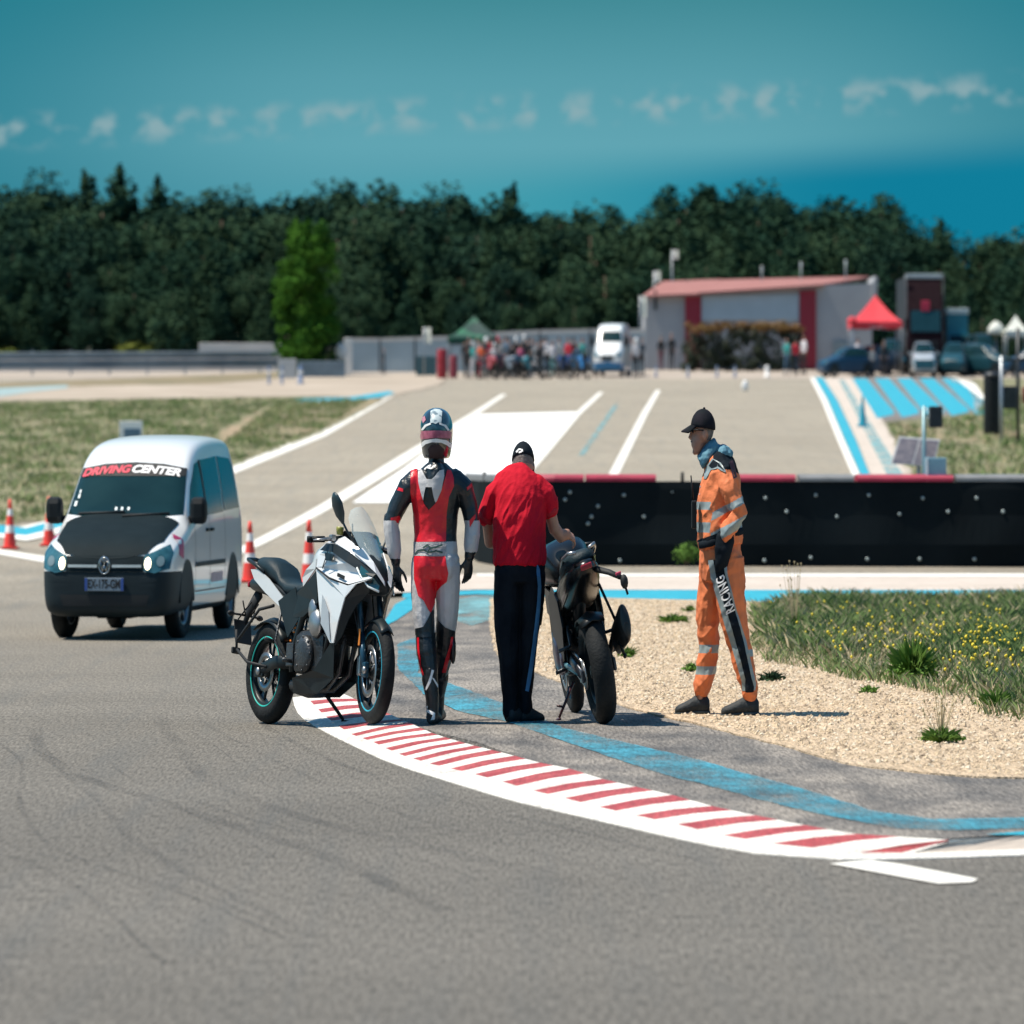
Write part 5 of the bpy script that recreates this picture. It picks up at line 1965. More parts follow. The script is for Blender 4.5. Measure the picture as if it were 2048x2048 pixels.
def car(px, Y, yaw, m, label, suv=0.0, group='cars parked in the paddock', scale=1.0):
    h = suv
    st = [(0.0, 0.34, 0.62 + h * .3, 0.60, 0.5, 0.6), (0.05, 0.24, 0.70 + h * .4, 0.76, 0.6, 0.6), (0.3, 0.20, 0.80 + h * .5, 0.85, 0.72, 0.72), (0.9, 0.20, 0.93 + h * .5, 0.88, 0.74, 0.80), (1.15, 0.20, 1.0 + h * .5, 0.88, 0.72, 0.84), (1.6, 0.20, 1.25 + h * .8, 0.88, 0.62, 0.88), (1.9, 0.20, 1.40 + h, 0.88, 0.58, 0.90), (2.6, 0.20, 1.44 + h, 0.88, 0.58, 0.92),
          (3.3, 0.20, 1.38 + h, 0.87, 0.56, 0.92), (3.8, 0.22, 1.12 + h * 1.6, 0.85, 0.58, 0.92), (4.1, 0.26, 0.96 + h * 1.6, 0.80, 0.60, 0.85), (4.15, 0.34, 0.8 + h, 0.7, 0.5, 0.75)]
    T = Thing('car', label, 'car', at(px, Y), yaw=yaw, group=group, scale=scale)
    H = hull(st, 0.8, [(0, 0.6), (-2.5, 0.6)])
    for i, f in enumerate(H.f):
        c = sum((H.v[k] for k in f), Vector()) / len(f)
        H.m[i] = 1 if c.z < 0.26 or in_arch(H, f, (0, -2.5)) else 0
    T.part('body', H, [m, M_bump])
    bvh = BVHTree.FromPolygons(H.v, H.f)
    z1 = 1.36 + h
    lay(T, H, bvh, 'windscreen', [(-0.66, 1.03 + h * .5), (0.66, 1.03 + h * .5), (0.52, z1), (-0.52, z1)], 3, M_glass, 'yz', 0.1, 0.01)
    lay(T, H, bvh, 'rear_window', [(-0.56, 1.05 + h), (0.56, 1.05 + h), (0.48, z1 - 0.02), (-0.48, z1 - 0.02)], -6, M_glass, 'yz', 0.1, 0.01)
    for s_ in (-1, 1):
        lay(T, H, bvh, 'headlight', [(s_ * 0.45, 0.62), (s_ * 0.74, 0.64), (s_ * 0.76, 0.76 + h * .3), (s_ * 0.5, 0.74 + h * .3)], 3, M_lens, 'yz', 0.06, 0.01)
        lay(T, H, bvh, 'side_window', [(-0.65, 0.98 + h * .3), (-2.9, 1.0 + h * .4), (-2.5, 1.33 + h), (-1.2, 1.36 + h)], s_ * 3, M_glass, 'xz', 0.1, 0.01)
        mr = MB()
        mr.box((-0.55, s_ * 0.95, 1.0 + h * .5), (0.1, 0.18, 0.13), 0, 0.03)
        T.part('mirror', mr, m)
        for ax in (0, -2.5):
            wheel(T, ax, s_ * 0.77, s_, 0.32, 0.2)
    return T


M_cblue = mat('dark_blue_car_paint', (0.008, 0.04, 0.085), 0.35, var=0.1, spec=0.35)
M_cteal = mat('teal_car_paint', (0.010, 0.055, 0.075), 0.4, var=0.1, spec=0.3)
M_cgrey = mat('dark_grey_car_paint', (0.018, 0.028, 0.036), 0.35, var=0.1, spec=0.35)
car(1660, 256, math.pi + R(18), M_cblue, 'dark blue car parked in front of the building beside the red gazebo')
car(1725, 261, -math.pi / 2 - R(35), M_cblue, 'dark blue car nosing out in front of the red gazebo', suv=0.05)
car(1942, 263, -math.pi / 2 - R(8), M_cgrey, 'dark grey car right of the dark truck', suv=0.15)
car(2000, 260, -math.pi / 2 + R(60), M_cteal, 'teal car below the white parasol', suv=0.1)
car(2080, 262, -math.pi / 2, M_cgrey, 'dark car cut by the right edge under the white gazebo', suv=0.2)


def small_white_front():
    T = car(1848, 256, -math.pi / 2 - R(3), mat('silver_car_paint', (0.42, 0.45, 0.47), 0.3, coat=1.0), 'small pale car with dark front parked before the dark truck', suv=0.25, scale=1.0)
    mb = MB()
    mb.box((0.82, 0, 0.60), (0.06, 1.35, 0.42), 0, 0.02)
    T.part('grille', mb, M_teal)


small_white_front()


def lorry():
    Y = 268
    c0 = at(1848, Y)
    T = Thing('lorry', 'tall dark lorry with dark red front and pale roof edge in the paddock', 'lorry', c0, yaw=-math.pi / 2)
    h = zat(552, Y) - c0.z
    cab = MB()
    prof_ = [(0.2, 0.5), (1.15, 0.5), (1.2, 1.2), (1.15, 2.0), (0.95, 3.1), (0.35, h - 0.15), (-0.9, h - 0.1), (-0.9, 0.5)]
    cab.prism(prof_, (-1.23, 1.23))
    T.part('cab', cab, mat('very_dark_red_paint', (0.016, 0.006, 0.009), 0.7, var=0.2, spec=0.08))
    b = MB()
    b.box((-4.2, 0, (h + 0.9) / 2), (6.4, 2.5, h - 0.9), 0, 0.04)
    T.part('box_body', b, mat('dark_box_body', (0.012, 0.020, 0.026), 0.7, var=0.2))
    w = MB()
    w.prism([(1.16, 2.02), (0.965, 3.06), (0.985, 3.06), (1.18, 2.02)], (-1.08, 1.08))
    T.part('windscreen', w, mat('lorry_glass', (0.01, 0.05, 0.065), 0.3, spec=0.3))
    e_ = MB()
    e_.box((-0.3, 0, h - 0.02), (1.4, 2.6, 0.22), 0, 0.03)
    T.part('roof_edge', e_, mat('pale_roof_edge', (0.34, 0.40, 0.43), 0.5))
    g = MB()
    for i in range(5):
        g.box((1.21, 0, 0.75 + i * 0.2), (0.04, 1.9, 0.10), 0, 0.01)
    T.part('grille', g, M_dark)
    bd = MB()
    bd.box((1.0, 0.0, 3.28), (0.06, 0.62, 0.5), 0, 0.03)
    T.part('red_badge', bd, mat('red_sign_panel', (0.45, 0.02, 0.06), 0.5, var=0.2))
    for s_ in (-1, 1):
        p = MB()
        p.box((0.55, s_ * 1.36, (h + 1.9) / 2), (0.10, 0.07, h - 1.7), 0, 0.02)
        T.part('side_pole', p, M_grey)
        m_ = MB()
        m_.box((0.9, s_ * 1.42, 2.4), (0.16, 0.16, 0.6), 0, 0.04)
        m_.box((0.9, s_ * 1.30, 2.55), (0.06, 0.2, 0.05), 0, 0.01)
        T.part('mirror', m_, M_black)
        hl = MB()
        hl.box((1.20, s_ * 0.95, 0.85), (0.06, 0.36, 0.2), 0, 0.03)
        T.part('headlight', hl, M_lens)
        for ax in (0.3, -5.2, -6.5):
            wheel(T, ax, s_ * 1.08, s_, 0.5, 0.3)


lorry()


def box_truck():
    Y = 272
    c0 = at(1915, Y)
    T = Thing('box_truck', 'teal box truck with white top edge right of the dark lorry', 'truck', c0, yaw=-math.pi / 2)
    h = zat(620, Y) - c0.z
    mb = MB()
    mb.box((-1.6, 0, (h + 0.6) / 2), (3.2, 1.55, h - 0.6), 0, 0.03)
    T.part('box_body', mb, mat('teal_box', (0.03, 0.22, 0.28), 0.5, var=0.1))
    mb = MB()
    mb.box((-1.6, 0, h - 0.06), (3.3, 1.66, 0.28), 0, 0.03)
    T.part('roof_edge', mb, mat('pale_roof_trim', (0.50, 0.58, 0.60), 0.5))
    mb = MB()
    mb.prism([(0, 0.4), (1.1, 0.4), (1.15, 1.0), (0.6, 1.85), (0, 1.9)], (-0.8, 0.8))
    T.part('cab', mb, mat('teal_cab', (0.04, 0.20, 0.25), 0.3, coat=1))
    mb = MB()
    mb.prism([(1.12, 1.07), (0.63, 1.83), (0.65, 1.84), (1.14, 1.08)], (-0.68, 0.68))
    T.part('windscreen', mb, M_glass)
    for s_ in (-1, 1):
        for ax in (0.5, -2.4):
            wheel(T, ax, s_ * 0.68, s_, 0.36, 0.22)


box_truck()

car(1975, 268, -math.pi / 2 + R(10), M_cgrey, 'dark high-bodied car behind the post frame at the right', suv=0.55)
car(2030, 257, math.pi - R(10), M_cblue, 'dark car seen from the side behind the post frame', suv=0.1)
car(1790, 266, -math.pi / 2, mat('black_car_paint', (0.012, 0.014, 0.016), 0.3), 'black car between the red gazebo and the dark lorry', suv=0.3)
car(1905, 258, -math.pi / 2 - R(12), M_cteal, 'teal car in front of the teal box truck', suv=0.2)
# ------------------------------------------------------------------ motorcycles
M_mwhite = mat('silver_white_fairing', (0.62, 0.65, 0.67), 0.25, var=0.03, scale=2, coat=0.8)
M_mgrey = mat('silver_grey_fairing', (0.36, 0.40, 0.44), 0.3, var=0.05, scale=2, coat=0.6)
M_seat = mat('seat_vinyl', (0.008, 0.022, 0.030), 0.55, var=0.2, bump=0.2, bscale=120, spec=0.25)
M_frame = mat('frame_black', (0.007, 0.013, 0.016), 0.42, var=0.2, spec=0.3)
M_eng = mat('engine_grey', (0.055, 0.06, 0.065), 0.4, metal=0.6, var=0.3, scale=12, bump=0.3, bscale=60)
M_alu = mat('brushed_cover', (0.36, 0.37, 0.38), 0.35, metal=0.85, var=0.1)
M_mint = mat('teal_rim_stripe', (0.02, 0.42, 0.36), 0.4, var=0.05)
M_disc = mat('brake_disc', (0.30, 0.31, 0.32), 0.3, metal=0.9, var=0.1)
M_screen = mat('clear_screen', (0.55, 0.66, 0.68), 0.05, alpha=0.38, spec=0.9)
M_orange = mat('amber_lens', (0.70, 0.22, 0.03), 0.3)
M_head = mat('headlamp_dark', (0.015, 0.09, 0.10), 0.06, var=0.3, coat=1)
M_fork = mat('blue_black_fork', (0.015, 0.06, 0.10), 0.3, metal=0.3)
M_tread = mat('tyre_tread', (0.016, 0.018, 0.019), 0.8, scale=14, col2=(0.030, 0.032, 0.034), bump=0.6, bscale=35)


def moto_wheel(T, x, z, r, w, name, stripe=None, disc=0.15, steer=0.0, dm=None, xf=None, twodisc=False):
    m = (xf if xf is not None else Matrix()) @ Matrix.Translation((x, 0, z)) @ Matrix.Rotation(steer, 4, 'Z')
    hw = w / 2
    ring = [(-w * 0.72, -hw * 0.55), (-w * 0.60, -hw * 0.82), (-w * 0.38, -hw), (-w * 0.16, -hw * 0.80), (-w * 0.04, -hw * 0.45), (0, 0), (-w * 0.04, hw * 0.45), (-w * 0.16, hw * 0.80), (-w * 0.38, hw), (-w * 0.60, hw * 0.82), (-w * 0.72, hw * 0.55)]
    mb = MB()
    mb.torus((0, 0, 0), r, 0, 0, 64, 11, 'y', ring=ring)
    t = T.part(name, mb, M_tyre, xf=m)
    # grooves of the tread: dark thin ribs
    rr = r - w * 0.68
    rm = MB()
    rm.torus((0, 0, 0), rr, 0, 0, 56, 8, 'y', ring=[(-0.012, -hw * .62), (0.010, -hw * .66), (0.012, -hw * .4), (-0.01, -hw * .2), (-0.01, hw * .2), (0.012, hw * .4), (0.010, hw * .66), (-0.012, hw * .62), (-0.02, 0)])
    for i in range(5):
        a = 2 * math.pi * i / 5 + 0.3
        for da in (-0.13, 0.13):
            d, q = Vector((math.cos(a), 0, math.sin(a))), Vector((math.cos(a + da * 1.6), 0, math.sin(a + da * 1.6)))
            rm.tube([d * 0.03, q * (rr - 0.005)], [(0.016, 0.014), (0.012, 0.010)], 0, 8, up=(0, 1, 0))
    rm.lathe((0, 0, 0), [(0.035, -0.06), (0.05, -0.03), (0.05, 0.03), (0.035, 0.06)], 0, 16, 'y')
    T.part('rim', rm, dm or M_frame, parent=t, xf=m)
    if stripe:
        st = MB()
        for s_ in (-1, 1):
            st.torus((0, s_ * hw * 0.80, 0), rr + 0.012, 0.006, 0, 56, 6, 'y')
        T.part('rim_stripe', st, stripe, parent=t, xf=m)
    for s_ in ((-1, 1) if twodisc else (-1,)):
        dk = MB()
        yo = s_ * (0.065)
        dk.torus((0, yo, 0), disc - 0.02, 0, 0, 48, 4, 'y', ring=[(-0.022, -0.002), (0.02, -0.002), (0.02, 0.002), (-0.022, 0.002)])
        for i in range(6):
            a = i * math.pi / 3
            dk.tube([(math.cos(a) * 0.045, yo, math.sin(a) * 0.045), (math.cos(a + .3) * (disc - 0.04), yo, math.sin(a + .3) * (disc - 0.04))], 0.006, 0, 6)
        T.part('brake_disc', dk, M_disc, parent=t, xf=m)
    return t


def ell_sec(x, yc, zc, hy, hz, n=16, p=2.4):
    out = []
    for k in range(n):
        t = 2 * math.pi * k / n
        c, s_ = math.cos(t), math.sin(t)
        out.append(Vector((x, yc + hy * math.copysign(abs(c) ** (2 / p), c), zc + hz * math.copysign(abs(s_) ** (2 / p), s_))))
    return out


def mirror(mb, m=None):
    o = MB()
    o.v = [Vector((v.x, -v.y, v.z)) for v in mb.v]
    o.f = [f[::-1] for f in mb.f]
    o.m, o.s = list(mb.m), list(mb.s)
    return o


def both(T, name, fn, m, **kw):
    for s_ in (1, -1):
        mb = MB()
        fn(mb)
        T.part(name, mb if s_ == 1 else mirror(mb), m, **kw)


def white_bike():
    p0 = G(537, 1448, 0.0)
    T = Thing('motorcycle', 'silver-white touring motorcycle on its stand with teal rim stripes and clear screen', 'motorcycle', p0, yaw=R(-48), roll=R(-7), pitch=R(-2))
    WB = 1.47
    r = 0.31
    moto_wheel(T, 0, r, r, 0.165, 'rear_wheel', M_mint, 0.12)
    st = R(-14)
    # front end turns about the steering head
    front = Matrix.Translation((WB - 0.35, 0, 0)) @ Matrix.Rotation(st, 4, 'Z') @ Matrix.Translation((-(WB - 0.35), 0, 0))
    front = Matrix.Translation((WB, 0, 0)) @ Matrix.Rotation(st, 4, 'Z') @ Matrix.Translation((-WB, 0, 0))
    moto_wheel(T, WB, r - 0.005, r - 0.005, 0.125, 'front_wheel', mat('blue_rim_stripe', (0.02, 0.30, 0.42), 0.4), 0.155, xf=front, twodisc=True)
    # forks
    for s_ in (-1, 1):
        f = MB()
        f.tube([(WB - 0.02, s_ * 0.10, r - 0.01), (WB - 0.10, s_ * 0.10, 0.52)], [0.030, 0.027], 0, 12)
        f.tube([(WB - 0.10, s_ * 0.10, 0.50), (WB - 0.29, s_ * 0.10, 0.98)], 0.026, 1, 12)
        f.box((WB - 0.0, s_ * 0.10, r), (0.07, 0.045, 0.09), 0, 0.01)
        T.part('fork', f, [M_fork, M_fork], xf=front)
        c = MB()
        c.box((WB - 0.13, s_ * 0.085, 0.34), (0.06, 0.05, 0.12), 0, 0.012)
        T.part('brake_caliper', c, M_alu, xf=front)
        rf_ = MB()
        rf_.box((WB - 0.075, s_ * 0.135, 0.50), (0.03, 0.010, 0.10), 0, 0.004)
        T.part('fork_reflector', rf_, M_orange, xf=front)
    mg = MB()
    rings = []
    for k in range(13):
        a = R(46 + k * 6.2)
        rr = r + 0.016
        rings.append([Vector((WB + math.cos(a) * (rr - abs(y) * 0.5), y, r + math.sin(a) * (rr - abs(y) * 0.5))) for y in (-0.075, -0.05, 0, 0.05, 0.075)] +
                     [Vector((WB + math.cos(a) * (rr - 0.006 - abs(y) * 0.5), y, r + math.sin(a) * (rr - 0.006 - abs(y) * 0.5))) for y in (0.07, 0, -0.07)])
    mg.loft(rings, 0, True)
    for v in mg.v:
        v.y *= 0.86
    T.part('mudguard', mg, M_frame, xf=front)
    # engine and frame
    e_ = MB()
    e_.box((0.72, 0, 0.42), (0.42, 0.34, 0.26), 0, 0.04)
    e_.box((0.86, 0, 0.62), (0.22, 0.30, 0.26), 0, 0.03, rot=Matrix.Rotation(R(18), 3, 'Y'))
    for k in range(6):
        e_.box((0.88, 0, 0.53 + k * 0.035), (0.26, 0.33, 0.012), 0, 0.0, rot=Matrix.Rotation(R(18), 3, 'Y'))
    eng = T.part('engine', e_, M_eng)
    c = MB()
    c.lathe((0.70, -0.17, 0.40), [(0.001, -0.055), (0.07, -0.052), (0.105, -0.035), (0.115, 0.0)], 0, 24, 'y')
    for k in range(8):
        a = k * math.pi / 4
        c.lathe((0.70 + math.cos(a) * 0.10, -0.205, 0.40 + math.sin(a) * 0.10), [(0.001, -0.01), (0.009, -0.008), (0.009, 0.01)], 0, 8, 'y')
    T.part('clutch_cover', c, M_eng, parent=eng)
    c = MB()
    c.lathe((0.84, -0.175, 0.58), [(0.001, -0.05), (0.06, -0.046), (0.085, -0.02), (0.09, 0.0)], 0, 20, 'y')
    c.ball((0.80, -0.19, 0.66), (0.06, 0.03, 0.07), 0, 12)
    T.part('engine_cover', c, M_alu, parent=eng)
    c = MB()
    c.lathe((0.70, 0.17, 0.40), [(0.12, 0.0), (0.11, 0.03), (0.001, 0.05)], 0, 24, 'y')
    T.part('alternator_cover', c, M_eng, parent=eng)
    fr = MB()
    for s_ in (-1, 1):
        fr.tube([(1.14, s_ * 0.05, 0.90), (0.95, s_ * 0.15, 0.80), (0.62, s_ * 0.16, 0.62), (0.46, s_ * 0.13, 0.40), (0.46, s_ * 0.12, 0.30)], [0.035, 0.032, 0.03, 0.032, 0.03], 0, 8)
        fr.tube([(0.62, s_ * 0.15, 0.66), (0.30, s_ * 0.13, 0.74), (-0.02, s_ * 0.10, 0.86)], [0.022, 0.02, 0.018], 0, 8)
        fr.tube([(0.50, s_ * 0.14, 0.45), (0.28, s_ * 0.13, 0.72)], 0.016, 0, 8)
        fr.tube([(1.12, s_ * 0.07, 0.84), (1.02, s_ * 0.17, 0.55), (0.92, s_ * 0.15, 0.34)], 0.02, 0, 8)
    T.part('frame', fr, M_frame)
    sw = MB()
    for s_ in (-1, 1):
        sw.tube([(0.46, s_ * 0.12, 0.36), (0.22, s_ * 0.135, 0.36), (-0.04, s_ * 0.12, 0.305)], [(0.03, 0.045), (0.022, 0.04), (0.022, 0.035)], 0, 10)
        sw.box((-0.01, s_ * 0.125, 0.305), (0.12, 0.03, 0.07), 0, 0.01)
    sw.tube([(0.40, -0.13, 0.36), (0.40, 0.13, 0.36)], 0.035, 0, 8)
    T.part('swingarm', sw, M_frame)
    hub = MB()
    hub.lathe((0, -0.15, 0.305), [(0.001, -0.012), (0.022, -0.01), (0.026, 0.01)], 0, 12, 'y')
    hub.lathe((WB, -0.13, 0.305), [(0.001, -0.012), (0.02, -0.01), (0.024, 0.01)], 0, 12, 'y', )
    T.part('axle_nut', hub, M_alu)
    sh = MB()
    sh.tube([(0.30, 0.0, 0.44), (0.40, 0.0, 0.70)], 0.03, 0, 10)
    for k in range(8):
        sh.torus((0.31 + k * 0.011, 0, 0.47 + k * 0.026), 0.042, 0.007, 1, 16, 6, 'z')
    T.part('shock_absorber', sh, [M_frame, M_orange])
    # rear hugger, chain guard
    hg = MB()
    rings = []
    for k in range(9):
        a = R(35 + k * 11)
        rr = r + 0.025
        rings.append([Vector((math.cos(a) * (rr - abs(y) * 0.35), y, r + math.sin(a) * (rr - abs(y) * 0.35))) for y in (-0.10, -0.05, 0, 0.05, 0.10)] + [Vector((math.cos(a) * (rr - 0.01 - abs(y) * 0.35), y, r + math.sin(a) * (rr - 0.01 - abs(y) * 0.35))) for y in (0.09, 0, -0.09)])
    hg.loft(rings, 0, True)
    T.part('rear_mudguard', hg, M_frame)
    # exhaust low under the engine with stubby silencer on the right
    ex = MB()
    for y in (-0.06, 0.06):
        ex.tube([(1.0, y, 0.62), (1.10, y, 0.50), (1.04, y, 0.30), (0.86, y * 0.6, 0.21), (0.60, -0.05, 0.20)], 0.022, 0, 10)
    ex.tube([(0.70, 0.0, 0.21), (0.55, 0.0, 0.215), (0.38, 0.0, 0.23)], [(0.11, 0.055), (0.12, 0.06), (0.09, 0.05)], 0, 12, up=(0, 0, 1))
    ex.tube([(0.42, 0.06, 0.24), (0.30, 0.17, 0.25), (0.12, 0.20, 0.28)], 0.035, 0, 10)
    T.part('exhaust', ex, M_eng)
    # belly pan
    def belly(mb):
        mb.panel([(1.10, 0.17, 0.50), (1.06, 0.13, 0.26), (0.84, 0.12, 0.17), (0.50, 0.12, 0.17), (0.52, 0.16, 0.26), (0.84, 0.18, 0.30)], (0, 0.008, 0))
    both(T, 'belly_pan', belly, M_frame)
    # radiator
    rd = MB()
    rd.box((1.10, 0, 0.60), (0.04, 0.30, 0.28), 0, 0.01, rot=Matrix.Rotation(R(12), 3, 'Y'))
    for k in range(12):
        rd.box((1.125 - (k - 6) * 0.004, 0, 0.60 + (k - 6) * 0.02), (0.008, 0.27, 0.004), 0)
    T.part('radiator', rd, M_black)
    # side fairings: white upper shell, grey lower shell, black inner edge
    def f_low(mb):
        mb.panel([(1.52, 0.13, 0.835), (1.40, 0.20, 0.80), (1.30, 0.235, 0.72), (1.235, 0.245, 0.58), (1.175, 0.235, 0.455), (1.13, 0.235, 0.455), (1.00, 0.235, 0.56), (0.93, 0.225, 0.70), (0.84, 0.20, 0.90), (1.08, 0.245, 0.83), (1.32, 0.225, 0.79)], (0, 0.012, 0))
    both(T, 'lower_fairing', f_low, M_mwhite)
    def f_in(mb):
        mb.panel([(1.00, 0.255, 0.57), (1.14, 0.255, 0.47), (1.10, 0.256, 0.64), (1.0, 0.252, 0.74)], (0, 0.006, 0))
    both(T, 'fairing_inset', f_in, M_mgrey)
    def f_up(mb):
        mb.panel([(1.53, 0.12, 0.842), (1.33, 0.225, 0.798), (1.085, 0.247, 0.838), (0.845, 0.205, 0.908), (0.86, 0.19, 0.985), (0.98, 0.185, 1.03), (1.06, 0.19, 0.99), (1.24, 0.18, 0.93), (1.42, 0.13, 0.87)], (0, 0.012, 0))
    both(T, 'upper_fairing', f_up, M_mwhite)
    def f_blk(mb):
        mb.panel([(0.88, 0.200, 1.01), (1.06, 0.207, 0.995), (1.24, 0.197, 0.935), (1.42, 0.147, 0.875), (1.535, 0.122, 0.848), (1.545, 0.10, 0.866), (1.43, 0.13, 0.915), (1.26, 0.17, 0.985), (1.06, 0.185, 1.045), (0.94, 0.18, 1.05)], (0, 0.012, 0))
        mb.panel([(0.96, 0.216, 0.995), (1.10, 0.222, 0.975), (1.07, 0.226, 0.94), (0.99, 0.226, 0.945)], (0, 0.006, 0))
    both(T, 'fairing_air_duct', f_blk, M_frame)
    def f_top(mb):
        mb.panel([(0.86, 0.15, 1.045), (0.94, 0.175, 1.052), (1.06, 0.180, 1.047), (1.26, 0.165, 0.987), (1.43, 0.125, 0.917), (1.40, 0.10, 0.96), (1.28, 0.115, 1.035), (1.12, 0.12, 1.09), (0.98, 0.11, 1.09)], (0, 0.010, 0.004))
    both(T, 'cowl_panel', f_top, M_mwhite)
    def f_line(mb):
        mb.tube([(0.85, 0.222, 0.905), (1.085, 0.264, 0.838), (1.20, 0.258, 0.815)], 0.006, 0, 6)
        mb.tube([(0.93, 0.215, 0.90), (0.99, 0.212, 1.0)], 0.004, 0, 6)
        mb.box((1.235, 0.247, 0.845), (0.10, 0.008, 0.022), 0, 0.0, rot=Matrix.Rotation(R(12), 3, 'Y'))
    both(T, 'fairing_trim', f_line, M_seam)
    def f_edge(mb):
        mb.panel([(1.52, 0.12, 0.83), (1.40, 0.19, 0.79), (1.30, 0.225, 0.71), (1.235, 0.235, 0.57), (1.175, 0.225, 0.44), (1.24, 0.20, 0.50), (1.30, 0.18, 0.60), (1.36, 0.15, 0.68), (1.46, 0.10, 0.76)], (0, 0.01, 0))
    both(T, 'inner_fairing', f_edge, M_frame)
    # tank
    tk = MB()
    tk.loft([ell_sec(0.58, 0, 0.84, 0.07, 0.05), ell_sec(0.64, 0, 0.89, 0.12, 0.09), ell_sec(0.74, 0, 0.935, 0.165, 0.12), ell_sec(0.86, 0, 0.955, 0.185, 0.13), ell_sec(0.98, 0, 0.95, 0.175, 0.12), ell_sec(1.08, 0, 0.93, 0.13, 0.10), ell_sec(1.14, 0, 0.91, 0.08, 0.07)], 0)
    tank = T.part('fuel_tank', tk, M_mwhite)
    fc = MB()
    fc.lathe((0.90, 0, 1.08), [(0.055, 0), (0.055, 0.014), (0.035, 0.02), (0.001, 0.02)], 0, 16)
    T.part('filler_cap', fc, M_frame, parent=tank)
    # nose with screen, lamps
    ns = MB()
    ns.loft([ell_sec(1.18, 0, 0.93, 0.15, 0.13), ell_sec(1.30, 0, 0.91, 0.16, 0.14), ell_sec(1.42, 0, 0.87, 0.14, 0.12), ell_sec(1.50, 0, 0.835, 0.10, 0.085), ell_sec(1.555, 0, 0.805, 0.05, 0.045)], 0)
    T.part('nose', ns, M_frame)
    def brow(mb):
        mb.panel([(1.30, 0.165, 0.985), (1.42, 0.14, 0.93), (1.53, 0.085, 0.865), (1.585, 0.03, 0.80), (1.56, 0.015, 0.83), (1.47, 0.07, 0.935), (1.36, 0.11, 1.015)], (0.0, 0.01, 0.008))
    both(T, 'nose_panel', brow, M_mwhite)
    def lampf(mb):
        mb.panel([(1.40, 0.162, 0.915), (1.50, 0.115, 0.86), (1.56, 0.07, 0.80), (1.555, 0.085, 0.765), (1.47, 0.145, 0.80), (1.39, 0.172, 0.855)], (0.006, 0.008, 0))
    both(T, 'headlight', lampf, M_head)
    def lline(mb):
        mb.tube([(1.36, 0.175, 0.90), (1.42, 0.172, 0.845), (1.49, 0.145, 0.79), (1.57, 0.085, 0.765)], 0.007, 0, 6)
    both(T, 'light_strip', lline, M_dot)
    sc = MB()
    rings = []
    for x, z, hw, b in ((1.46, 0.955, 0.085, 0.03), (1.38, 1.04, 0.135, 0.05), (1.30, 1.13, 0.155, 0.06), (1.23, 1.21, 0.145, 0.06), (1.185, 1.265, 0.10, 0.04), (1.17, 1.285, 0.05, 0.02)):
        rings.append([Vector((x - b * (k / 6) ** 2 * 1.0, hw * k / 6, z - abs(k) * 0.002)) for k in range(-6, 7)])
    fs_ = MB()
    fs_.loft(rings, 0, False, True, closed=False)
    fs_.v = fs_.v
    T.part('windscreen', fs_, M_screen)
    wt = MB()
    rings = [[v + Vector((-0.004, 0, 0)) for v in rg] for rg in rings[:3]]
    rings[2] = [v * 1.0 for v in rings[2]]
    wt.loft(rings, 0, False, True, closed=False)
    T.part('dark_screen_base', wt, mat('deep_blue_screen', (0.005, 0.05, 0.08), 0.1, coat=1))
    ins = MB()
    ins.box((1.23, 0, 1.06), (0.03, 0.17, 0.10), 0, 0.01, rot=Matrix.Rotation(R(-35), 3, 'Y'))
    T.part('instrument', ins, M_black)
    # bars
    hb = MB()
    hb.tube([(1.00, -0.37, 1.06), (1.03, -0.27, 1.07), (1.10, -0.15, 1.09), (1.12, 0, 1.09), (1.10, 0.15, 1.09), (1.03, 0.27, 1.07), (1.00, 0.37, 1.06)], 0.012, 0, 10)
    bars = T.part('handlebar', hb, M_frame, xf=front_turn(WB, st))
    for s_ in (-1, 1):
        g = MB()
        g.tube([(1.028, s_ * 0.275, 1.07), (0.996, s_ * 0.385, 1.06)], 0.019, 0, 12)
        g.lathe((0.985, s_ * 0.40, 1.058), [(0.001, -0.02), (0.02, -0.02), (0.02, 0.02), (0.001, 0.02)], 0, 10, 'y')
        T.part('grip', g, M_black, parent=bars, xf=front_turn(WB, st))
        lv = MB()
        lv.tube([(1.08, s_ * 0.22, 1.075), (1.10, s_ * 0.30, 1.065), (1.06, s_ * 0.40, 1.05)], [0.011, 0.008, 0.006], 0, 8)
        lv.box((1.07, s_ * 0.22, 1.08), (0.06, 0.05, 0.04), 0, 0.008)
        T.part('lever', lv, M_alu, parent=bars, xf=front_turn(WB, st))
    cp = MB()
    cp.lathe((1.09, -0.16, 1.105), [(0.001, 0), (0.028, 0.0), (0.034, 0.03), (0.034, 0.045), (0.001, 0.048)], 0, 14)
    T.part('brake_reservoir', cp, mat('yellow_fluid_cup', (0.22, 0.22, 0.04), 0.4), parent=bars, xf=front_turn(WB, st))
    ph = MB()
    ph.box((1.07, -0.09, 1.10), (0.10, 0.075, 0.018), 0, 0.006, rot=Matrix.Rotation(R(-35), 3, 'Y'))
    T.part('phone_holder', ph, M_seam, parent=bars, xf=front_turn(WB, st))
    ph = MB()
    ph.box((1.066, -0.09, 1.111), (0.075, 0.05, 0.006), 0, 0.001, rot=Matrix.Rotation(R(-35), 3, 'Y'))
    T.part('phone_screen', ph, M_dot, parent=bars, xf=front_turn(WB, st))
